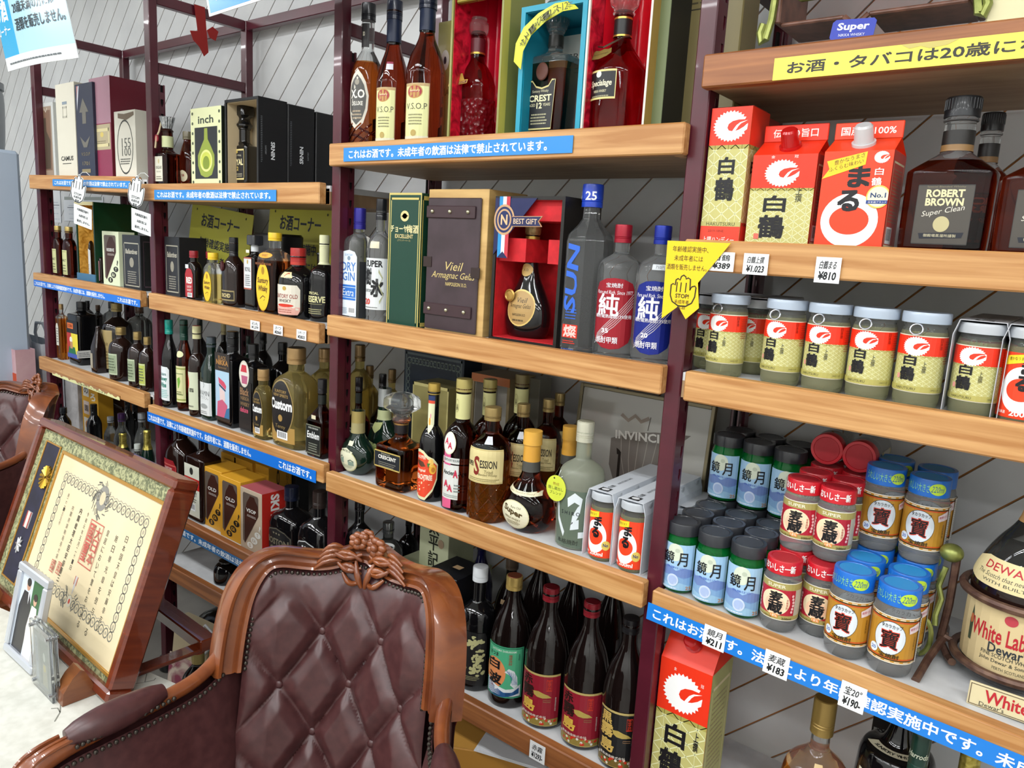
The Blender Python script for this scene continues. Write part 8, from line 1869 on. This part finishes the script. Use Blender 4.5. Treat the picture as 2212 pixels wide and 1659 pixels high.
# ================================================================ carved leather armchairs
NAIL = M('#4f4a44', .3, .8)
def armchair(label, loc, rz):
    U, ZC, KB, BE = .203, .95, 2.85, math.radians(11)
    c = thing('armchair', label, 'armchair', loc, rz)
    sb, cb = math.sin(BE), math.cos(BE)
    def S(u, w, off=0.0):
        # point on the curved back; off moves towards the sitter
        dy = 2 * KB * u
        L_ = math.sqrt(1 + dy * dy)
        return Vector((u - off * dy / L_ * (1 if u else 0), -KB * u * u + w * sb - off / L_, ZC + w * cb + off * .2))
    half = [(0, .020), (.10, .020), (.2, .004), (.34, -.006), (.5, .000), (.66, .012), (.80, .006), (.90, -.022), (.965, -.07), (.99, -.13), (1.0, -.19), (1.0, -.235)]
    hs = chaikin([(u * U, w * .82) for u, w in half], 2)
    out = [(-u, w) for u, w in hs[::-1]] + hs[1:]
    n = len(out)
    FWD = .031
    inn = []
    for i, (u, w) in enumerate(out):
        a_, b_ = out[max(0, i - 1)], out[min(n - 1, i + 1)]
        tx, tz = b_[0] - a_[0], b_[1] - a_[1]; d = math.hypot(tx, tz) or 1
        inn.append((u + tz / d * FWD, w - tx / d * FWD))
    # smooth the inner line a little so that it does not fold
    for _ in range(4):
        inn = [inn[0]] + [((inn[i - 1][0] + inn[i][0] * 2 + inn[i + 1][0]) / 4, (inn[i - 1][1] + inn[i][1] * 2 + inn[i + 1][1]) / 4) for i in range(1, n - 1)] + [inn[-1]]
    sect = [(-.02, -.035), (-.06, -.012), (-.05, .010), (.04, .020), (.16, .019), (.21, .009), (.30, .008), (.55, .012), (.72, .010), (.76, .016), (.90, .018), (1.0, .010), (1.0, -.03)]
    vs = []; fs = []; k = len(sect)
    for (o, i_) in zip(out, inn):
        for t, h in sect:
            vs.append(S(o[0] + (i_[0] - o[0]) * t, o[1] + (i_[1] - o[1]) * t, h))
    for i in range(n - 1):
        for q in range(k):
            q2 = (q + 1) % k; fs.append((i * k + q, i * k + q2, (i + 1) * k + q2, (i + 1) * k + q))
    fs.append(tuple(range(k))); fs.append(tuple((n - 1) * k + q for q in range(k)))
    MB().add(vs, fs, CHAIR_WOOD).build('back_frame', c, smooth=45)
    # outside back panel
    vs = []; fs = []; m = 20
    for j in range(m + 1):
        for (u, w) in out:
            t = j / m; vs.append(S(u * .97, w * (1 - t) + (-.46) * t, -.03))
    for j in range(m):
        for i in range(n - 1):
            fs.append((j * n + i, j * n + i + 1, (j + 1) * n + i + 1, (j + 1) * n + i))
    MB().add(vs, fs, LEATHER).build('outside_back', c)
    # buttoned leather: diamonds between the inner line and the seat
    DU, DW = .122, .178
    def top_w(u):
        best = -.05
        for a_, b_ in zip(inn, inn[1:]):
            lo, hi = min(a_[0], b_[0]), max(a_[0], b_[0])
            if lo <= u <= hi and hi > lo:
                t = (u - a_[0]) / (b_[0] - a_[0]); best = a_[1] + (b_[1] - a_[1]) * t
                if best > -.3: return best
        return best
    ui = max(abs(p[0]) for p in inn)
    nx, nz = 110, 96
    vs = []; fs = []
    for j in range(nz + 1):
        for i in range(nx + 1):
            s_ = i / nx * 2 - 1; u = s_ * ui * .997
            wt = top_w(u * .985); wb = -.46
            t = j / nz; w = wb + (wt - wb) * t
            p_ = u / DU + (w + .05) / DW; q_ = u / DU - (w + .05) / DW
            sp_, sq_ = abs(math.sin(PI * p_)), abs(math.sin(PI * q_))
            pil = (min(1, sp_ * 1.5) * min(1, sq_ * 1.5)) ** .5
            d_edge = min(1, (1 - abs(s_)) * 5, (1 - t) * 5)
            puff = .006 + .030 * min(1, max(0, d_edge)) ** .5
            fade = min(1, max(0, (wt - w - .03) / .05))
            if wt - w < .08 : sq2 = 1
            off = puff * (.35 + .65 * (pil * fade + (1 - fade) * max(pil, .75)))
            vs.append(S(u, w, off))
    for j in range(nz):
        for i in range(nx):
            a_ = j * (nx + 1) + i; fs.append((a_, a_ + 1, a_ + nx + 2, a_ + nx + 1))
    MB().add(vs, fs, LEATHER).build('buttoned_back', c, smooth=80)
    for a_ in range(-4, 5):
        for b_ in range(-6, 7):
            u = (a_ + b_) / 2 * DU; w = (a_ - b_) / 2 * DW - .05
            if abs(u) < ui * .9 and -.44 < w < top_w(u) - .06:
                MB().sphere(S(u, w, .013), .0085, LEATHER, 12, 8, (1, .7, 1)).build('button', c)
    # nail heads along the inner line
    mb = MB(); acc = 0; last = None
    for (u, w) in inn:
        p = S(u * .985, w - .006, .012)
        if last is None: last = p
        while (p - last).length >= .0095:
            last = last + (p - last).normalized() * .0095; mb.sphere(last, .0038, NAIL, 8, 5)
    tag(mb.build('nail_heads', c), kind='stuff')
    # carved crest: blossoms and curling leaves
    mb = MB(); W = CHAIR_WOOD
    def leaf(u0, w0, u1, w1, bend, r):
        P = []
        for i in range(7):
            t = i / 6; u = u0 + (u1 - u0) * t; w = w0 + (w1 - w0) * t + bend * math.sin(PI * t); P.append(S(u + .012, w, .020 + .006 * math.sin(PI * t)))
        mb.tube(P, [r * (.35 + .65 * math.sin(PI * (.12 + .8 * i / 6))) for i in range(7)], W, 6)
    for s in (-1, 1):
        for kx in range(5):
            leaf(s * .008, -.045 + .012 * kx, s * (.045 + .007 * kx), -.032 + .010 * kx, .010 * (1 if kx % 2 else -1), .0055)
        for kx in range(4):
            leaf(s * .05, .012 - .008 * kx, s * (.085 + .004 * kx), .004 - .010 * kx, .008, .0048)
        leaf(s * .004, -.055, s * .02, -.01, 0, .006)
    for (u, w, r) in ((-.018, .026, 1.0), (.022, .020, 1.1), (0.0, .036, .8)):
        for i in range(7):
            t = 2 * PI * i / 7 + w; q = S(u + .012 + .012 * r * math.cos(t), w + .010 * r * math.sin(t), .022); mb.sphere(q, .0085 * r, W, 8, 6, (1, .7, .8))
        mb.sphere(S(u + .012, w, .029), .0065 * r, W, 10, 6)
    mb.build('carved_crest', c, smooth=60)
    # arms
    for s in (-1, 1):
        A = [(s * .200, -.108, .805), (s * .205, -.150, .782), (s * .214, -.19, .769), (s * .236, -.245, .764), (s * .268, -.32, .761), (s * .298, -.38, .758), (s * .314, -.415, .746), (s * .32, -.432, .722), (s * .316, -.430, .70)]
        A = [Vector(p) for p in A]
        B = chaikin([tuple(p) for p in A], 2)
        rad = []
        for i in range(len(B)):
            t = i / (len(B) - 1); rad.append(.012 + .012 * max(0, (t - .5) / .5) * (1 if t < .92 else .8))
        MB().tube(B, rad, CHAIR_WOOD, 14).build('arm_rail', c, smooth=60)
        cs = MB()
        for q in (-.4, 0, .4): cs.tube([Vector(B[i]) + Vector((q * .03, 0, rad[i] * .93)) for i in range(int(len(B) * .62), int(len(B) * .95))], .0035, CHAIR_WOOD, 6)
        cs.build('arm_carving', c)
        pts = [Vector(B[i]) + Vector((0, 0, .013)) for i in range(int(len(B) * .34), int(len(B) * .66))]
        m_ = len(pts)
        MB().tube(pts, [.006 + .018 * math.sin(PI * (.06 + .88 * i / (m_ - 1))) ** .6 for i in range(m_)], LEATHER, 16).build('arm_pad', c, smooth=70)
        nb = MB()
        for i in range(m_ * 2 - 1):
            p = pts[i // 2] if i % 2 == 0 else (pts[i // 2] + pts[i // 2 + 1]) / 2
            nb.sphere(p + Vector((-s * .019, 0, -.009)), .0036, NAIL, 8, 5)
        # inner arm panel of leather and the line of nails above it
        vs = []; fs = []; mm = 14; K = [Vector(p) for p in B[:int(len(B) * .97)]]
        for j in range(mm + 1):
            for i, p in enumerate(K):
                t = j / mm; bul = .022 * math.sin(PI * min(1, t * 1.1)) * (.6 + .4 * abs(math.sin(i * .35)))
                vs.append(p + Vector((-s * (.014 + bul + .06 * t * t), .01 * t, -.016 - (p.z - .40) * t)))
        for j in range(mm):
            for i in range(len(K) - 1):
                fs.append((j * len(K) + i, j * len(K) + i + 1, (j + 1) * len(K) + i + 1, (j + 1) * len(K) + i))
        MB().add(vs, fs, LEATHER).build('inner_arm', c, smooth=80)
        last = None
        for p in K:
            q = p + Vector((-s * .019, 0, -.019))
            if last is None: last = q
            while (q - last).length >= .0098:
                last = last + (q - last).normalized() * .0098; nb.sphere(last, .0037, NAIL, 8, 5)
        tag(nb.build('arm_nail_heads', c), kind='stuff')
        vs = []; fs = []
        for j in range(2):
            for p in K: vs.append(p + Vector((s * .012, 0, -.01 - (p.z - .36) * j)))
        fs = [(i, i + 1, len(K) + i + 1, len(K) + i) for i in range(len(K) - 1)]
        MB().add(vs, fs, LEATHER).build('outer_arm', c)
        MB().tube([(s * .314, -.40, .72), (s * .305, -.385, .5), (s * .30, -.38, .36)], .016, CHAIR_WOOD, 10).build('arm_post', c)
        for (lx, ly) in ((s * .27, -.36), (s * .17, -.04)):
            MB().tube([(lx, ly, .33), (lx + s * .02, ly, .22), (lx, ly, .10), (lx + s * .01, ly, 0.005)], [.03, .034, .018, .022], CHAIR_WOOD, 10).build('leg', c)
    MB().lathe([(.29, .30, .18, 5), (.31, .315, .195, 5), (.36, .315, .195, 5), (.37, .30, .18, 5)], CHAIR_WOOD, 40).build('seat_rail', c); bpy.data.objects[c.children[0].name]
    for ch in c.children:
        if ch.name.startswith('seat_rail'): ch.location = (0, -.21, 0)
    st = MB().lathe(chaikin([(.37, .22, .15, 4), (.37, .22, .15, 4), (.385, .24, .165, 4), (.44, .235, .16, 4), (.465, .18, .12, 4), (.472, .02, .02, 2)], 2), LEATHER, 40).build('seat_cushion', c); st.location = (0, -.22, 0)
    return c
armchair('carved wooden armchair with buttoned brown leather in the foreground', (-.963, -.297, 0), math.radians(24.8))
armchair('matching leather armchair beyond the low table at the left edge', (-2.77, -.15, 0), math.radians(2))
# ================================================================ paper bags on the far chair, fridge, hanging signs
BAGW = noise_mat('white_bag_paper', '#c3c8cf', '#d3d7dd', .55, (1, 1, 1), 6, 4, 1, .3)
def bag(px0, px1, yb, yt, y, label, m, dep, band=None, zb=None):
    A, B = onY(px0, (yb + yt) / 2, y), onY(px1, (yb + yt) / 2, y)
    zt = onY((px0 + px1) / 2, yt, y).z; z0 = zb if zb is not None else onY((px0 + px1) / 2, yb, y).z
    w, h = B.x - A.x, zt - z0
    r = thing('paper_bag', label, 'bag', ((A.x + B.x) / 2, y, z0))
    mb = MB(); t = .0015
    for (x0, x1, y0, y1) in ((-w / 2, w / 2, 0, t), (-w / 2, w / 2, dep - t, dep), (-w / 2, -w / 2 + t, t, dep - t), (w / 2 - t, w / 2, t, dep - t)):
        mb.box(x0, x1, y0, y1, 0, h, m)
    mb.box(-w / 2, w / 2, 0, dep, 0, t, m)
    mb.build('bag_body', r, smooth=0)
    if band: MB().box(-w / 2 + .002, w / 2 - .002, -.001, 0, h * .05, h * .75, M(band, .5)).build('colour_panel', r, smooth=0)
    for yy in (.003, dep - .003):
        MB().tube([(-w * .2, yy, h * .93), (-w * .19, yy - .01, h * 1.05), (-w * .1, yy - .015, h * 1.17), (w * .1, yy - .015, h * 1.18), (w * .19, yy - .01, h * 1.06), (w * .2, yy, h * .93)], .0065, m, 8).build('handle', r)
    return r
bag(24, 92, 890, 735, .075, 'white paper carrier bag with looped handles beside the refrigerator', BAGW, .08, zb=.62)
bag(2, 36, 880, 752, -.04, 'paper carrier bag with an orange panel before the white one', noise_mat('pink_bag', '#b58a92', '#c9a5a8', .6, (1, 1, 1), 8, 4), .07, '#c24a24', zb=.62)
for x0, x1, y0, y1, lab in ((-3.70, -3.37, .06, .22, 'brown storage carton under the white paper bag'), (-3.352, -3.215, -.06, .05, 'brown storage carton under the orange paper bag')):
    o = thing('storage_carton', lab, 'box', (x0, y0, 0)); MB().box(0, x1 - x0, 0, y1 - y0, 0, .619, M('#8a6a44', .6), .003).build('carton_body', o); MB().box(.0, x1 - x0, -.0008, 0, .28, .33, M('#a88a5c', .4)).build('tape', o, smooth=0)
fg = thing('refrigerator', 'pale blue-white refrigerator side at the left edge', 'refrigerator', (-3.36, .03, 0))
FRG = M('#aebccd', .35)
MB().box(-.6, 0, -.66, 0, .05, 1.765, FRG, .012).build('cabinet', fg)
MB().box(-.59, -.01, -.72, -.665, .08, 1.76, FRG, .012).build('door', fg)
MB().box(-.05, -.03, -.76, -.72, .9, 1.3, M('#8a939c', .3), .004).build('handle', fg)
for x in (-.55, -.05): MB().box(x - .02, x + .02, -.6, -.05, 0, .05, M('#22252a', .5)).build('foot', fg)
jr = thing('storage_drum', 'light grey plastic drum standing on the refrigerator', 'drum', (-3.50, -.10, 1.7655))
MB().lathe(chaikin([(0, .12, .12, 2), (0, .12, .12, 2), (.05, .125, .125, 2), (.20, .13, .13, 2), (.23, .12, .12, 2), (.24, .1, .1, 2)], 2), M('#9da3a8', .4), 40).build('drum_body', jr)
MB().lathe([(.225, .13, .13, 2), (.25, .13, .13, 2), (.255, .11, .11, 2)], M('#8b9196', .4), 40).build('drum_lid', jr)
def card(name, label, pts, y, m, art=None, dx=None, border=None, curl=0.0):
    """flat hanging card given by four photo corners (TL, TR, BR, BL) on the plane at depth y"""
    Q = [onY(p[0], p[1], y) for p in pts]
    o = thing(name, label, 'sign', Q[3])
    U_ = Q[2] - Q[3]; V_ = Q[0] - Q[3]; w, h = U_.length, V_.length; u, v = U_.normalized(), V_.normalized(); nn = v.cross(u).normalized()
    if nn.y > 0: nn = -nn
    nx = 12; mb = MB(); vs = []; fs = []
    def at(a_, b_, k): return u * a_ + v * b_ + nn * (k + curl * math.sin(PI * a_ / w))
    for k in (0, -.0018):
        for j in (0, 1):
            for i in range(nx + 1): vs.append(at(w * i / nx, h * j, k))
    s_ = nx + 1
    for i in range(nx):
        fs += [(i, i + 1, s_ + i + 1, s_ + i), (2 * s_ + i, 3 * s_ + i, 3 * s_ + i + 1, 2 * s_ + i + 1), (i, 2 * s_ + i, 2 * s_ + i + 1, i + 1), (s_ + i, s_ + i + 1, 3 * s_ + i + 1, 3 * s_ + i)]
    fs += [(0, s_, 3 * s_, 2 * s_), (nx, 2 * s_ + nx, 3 * s_ + nx, s_ + nx)]
    mb.add(vs, fs, m).build('card', o, smooth=60)
    a = Art(.2); art(a, w, h)
    class F: du = w / nx; dv = 0
    f = F(); f.at = at; a.win = (0, 0, w, h)
    a.emit(f, o, 'print', off=.0003)
    return o, w, h, at
def s1art(a, w, h):
    a.rect(w * .28, h * .12, w, h, '#a9d3e6'); a.rect(0, h * .12, w * .28, h, '#1fa3d6'); a.rect(0, 0, w, h * .12, '#e2e6e8')
    a.text('お酒', w * .10, h * .55, w * .24, h * .22, '#e9f4f8', .04); a.text('コーナー', w * .10, h * .355, w * .24, h * .08, '#e9f4f8', .03)
    a.text('年齢確認実施中、', w * .60, h * .66, w * .54, h * .10, '#232d33', .015); a.text('20歳未満の方には', w * .60, h * .52, w * .54, h * .10, '#232d33', .015); a.text('酒類を販売しません。', w * .645, h * .37, w * .64, h * .11, '#232d33', .015)
    a.ell(w * .88, h * .70, w * .04, w * .04, '#d9c92c'); a.lines(w * .05, h * .05, w * .92, h * .08, 1, '#5f666a')
o, w, h, at = card('hanging_sign', 'pale blue alcohol corner sign hanging at the upper left', [(-32, -75), (118, -85), (170, 125), (18, 155)], -.25, M('#e2e6e8', .15, coat=.3), s1art, curl=.012)
for t in (.15, .85):
    p = at(w * t, h, 0); MB().tube([p, p + Vector((0, 0, CEIL - (o.location.z + p.z)))], .001, M('#d5d8da', .3), 5).build('cord', o)
def s2art(a, w, h):
    a.rect(w * .015, h * .06, w * .985, h * .94, '#3a8fc8'); a.text('未成年者の飲酒は法律で', w * .5, h * .55, w * .92, h * .5, '#eef5fa', .03)
o, w, h, at = card('hanging_sign', 'blue sign with a white border hanging above the second bay', [(436, -62), (760, -140), (770, -66), (452, 36)], -.12, M('#e4e8ea', .3), s2art)
for t in (.1, .9):
    p = at(w * t, h, 0); MB().tube([p, p + Vector((0, 0, CEIL - (o.location.z + p.z)))], .001, M('#d5d8da', .3), 5).build('cord', o)
p = onY(405, 22, .19)
o = thing('paper_charm', 'red cut-paper charm hanging from the rack cross bar', 'decoration', (PX[1] + .034, .19, 2.155))
MB().prism([(.165 - .19, .03), (.20 - .19, .03), (.205 - .19, -.045), (.21 - .19, -.10), (.195 - .19, -.115), (.18 - .19, -.09), (.16 - .19, -.075), (.15 - .19, -.05), (.175 - .19, -.045)], M('#8c1410', .5), 0, .0012, 'x').build('paper', o, smooth=0)
MB().prism([(.225 - .19, -.02), (.245 - .19, -.03), (.235 - .19, -.06), (.215 - .19, -.055), (.206 - .19, -.035)], M('#8c1410', .5), 0, .0012, 'x').build('paper_tail', o, smooth=0)
# ================================================================ clutter under the racks
def floor_bottle(px, py, y, lab, glass, cap, zt=None, w=.075, z0=0.0, neck=None):
    t = onY(px, py, y); h = t.z - z0
    r = thing('stored_bottle', lab, 'bottle', (t.x, y, z0 + .0005))
    R = body_rings(w, h, zb=.5, zn=.72, rn=.34, zc=.93); MB().lathe(R, G[glass], 28).build('glass_body', r); cap_part(r, cap, h * .84, h, w * .2)
    if neck: MB().lathe(cut(R, h * .74, h * .84, .001), M(neck, .35, .4), 28, capb=False, capt=False).build('neck_foil', r)
    return r
floor_bottle(427, 1372, -.075, 'dark bottle with a red-orange cap on the floor beside the armchair', 'black', '#a8432c', w=.10, neck='#b5a468')
floor_bottle(372, 1400, .06, 'dark red capped bottle on the floor behind it', 'black', '#4a121c', w=.09)
floor_bottle(930, 1592, .09, 'stored bottle with a red cap under the tall dark bottles, left of two', 'black', '#9c1f2c', w=.09)
floor_bottle(990, 1567, .16, 'stored bottle with a red cap under the tall dark bottles, right of two', 'black', '#7c141e', w=.09)
p = onY(1062, 1606, .07)
o = thing('storage_carton', 'mustard cardboard carton on the floor under the tall dark bottles', 'box', (p.x, .05, 0), rz=.5); MB().box(-.09, .09, 0, .18, 0, p.z - .012, M('#a8772c', .6), .003).build('carton_body', o); MB().box(-.088, .0, .002, .178, p.z - .012, p.z - .010, M('#b5853a', .6)).build('flap', o, smooth=0)
o = thing('paper_stack', 'loose white paper sheets lying on the mustard carton', 'paper', (p.x + .03, .07, p.z - .0095), rz=.3)
for i in range(3): MB().box(-.06 + .006 * i, .10 + .004 * i, -.02, .16, .0025 * i, .0025 * i + .002, M('#d3d6da', .6)).build('sheet', o, smooth=0)
BLKBAG = noise_mat('black_plastic', '#060607', '#0d0d10', .18, (1, 1, 1), 12, 4, 1.5, .8)
for i, (x, y, r, lab) in enumerate(((-2.22, .19, .13, 'crumpled black plastic bag on the floor under the second bay, left'), (-1.92, .17, .15, 'crumpled black plastic bag on the floor under the second bay, right'))):
    o = thing('plastic_bag', lab, 'bag', (x, y, 0)); mb = MB(); mb.sphere((0, 0, r * .85), r, BLKBAG, 24, 16, (1, .8, .84)); rnd = random.Random(i)
    mb.v = [(a_ * (1 + .06 * math.sin(9 * b_ * 10 + c_ * 30)), b_ * (1 + .05 * math.sin(a_ * 80 + c_ * 20)), max(.001, c_)) for a_, b_, c_ in mb.v]; mb.build('bag_body', o, smooth=70)
A = onY(345, 1310, -.03)
o = thing('shopping_bag', 'folded beige shopping bag with white cord handle under the second bay', 'bag', (-2.20, -.035, .0), rot=(-.12, .0, .12))
MB().box(0, .17, 0, .05, 0, .27, M('#b3a587', .6), .002).build('bag_body', o)
MB().box(-.005, .185, -.004, -.001, .02, .15, noise_mat('floral_print', '#8a3a52', '#d3c3b4', .6, (1, 1, 1), 14, 3, 1, 0, lo=.4, hi=.55)).build('printed_panel', o, smooth=0)
MB().tube([(.12, -.004, .24), (.16, -.008, .29), (.20, -.012, .28), (.205, -.012, .24), (.17, -.008, .20), (.15, -.005, .19)], .004, M('#c3c6c9', .5), 8).build('cord_handle', o)
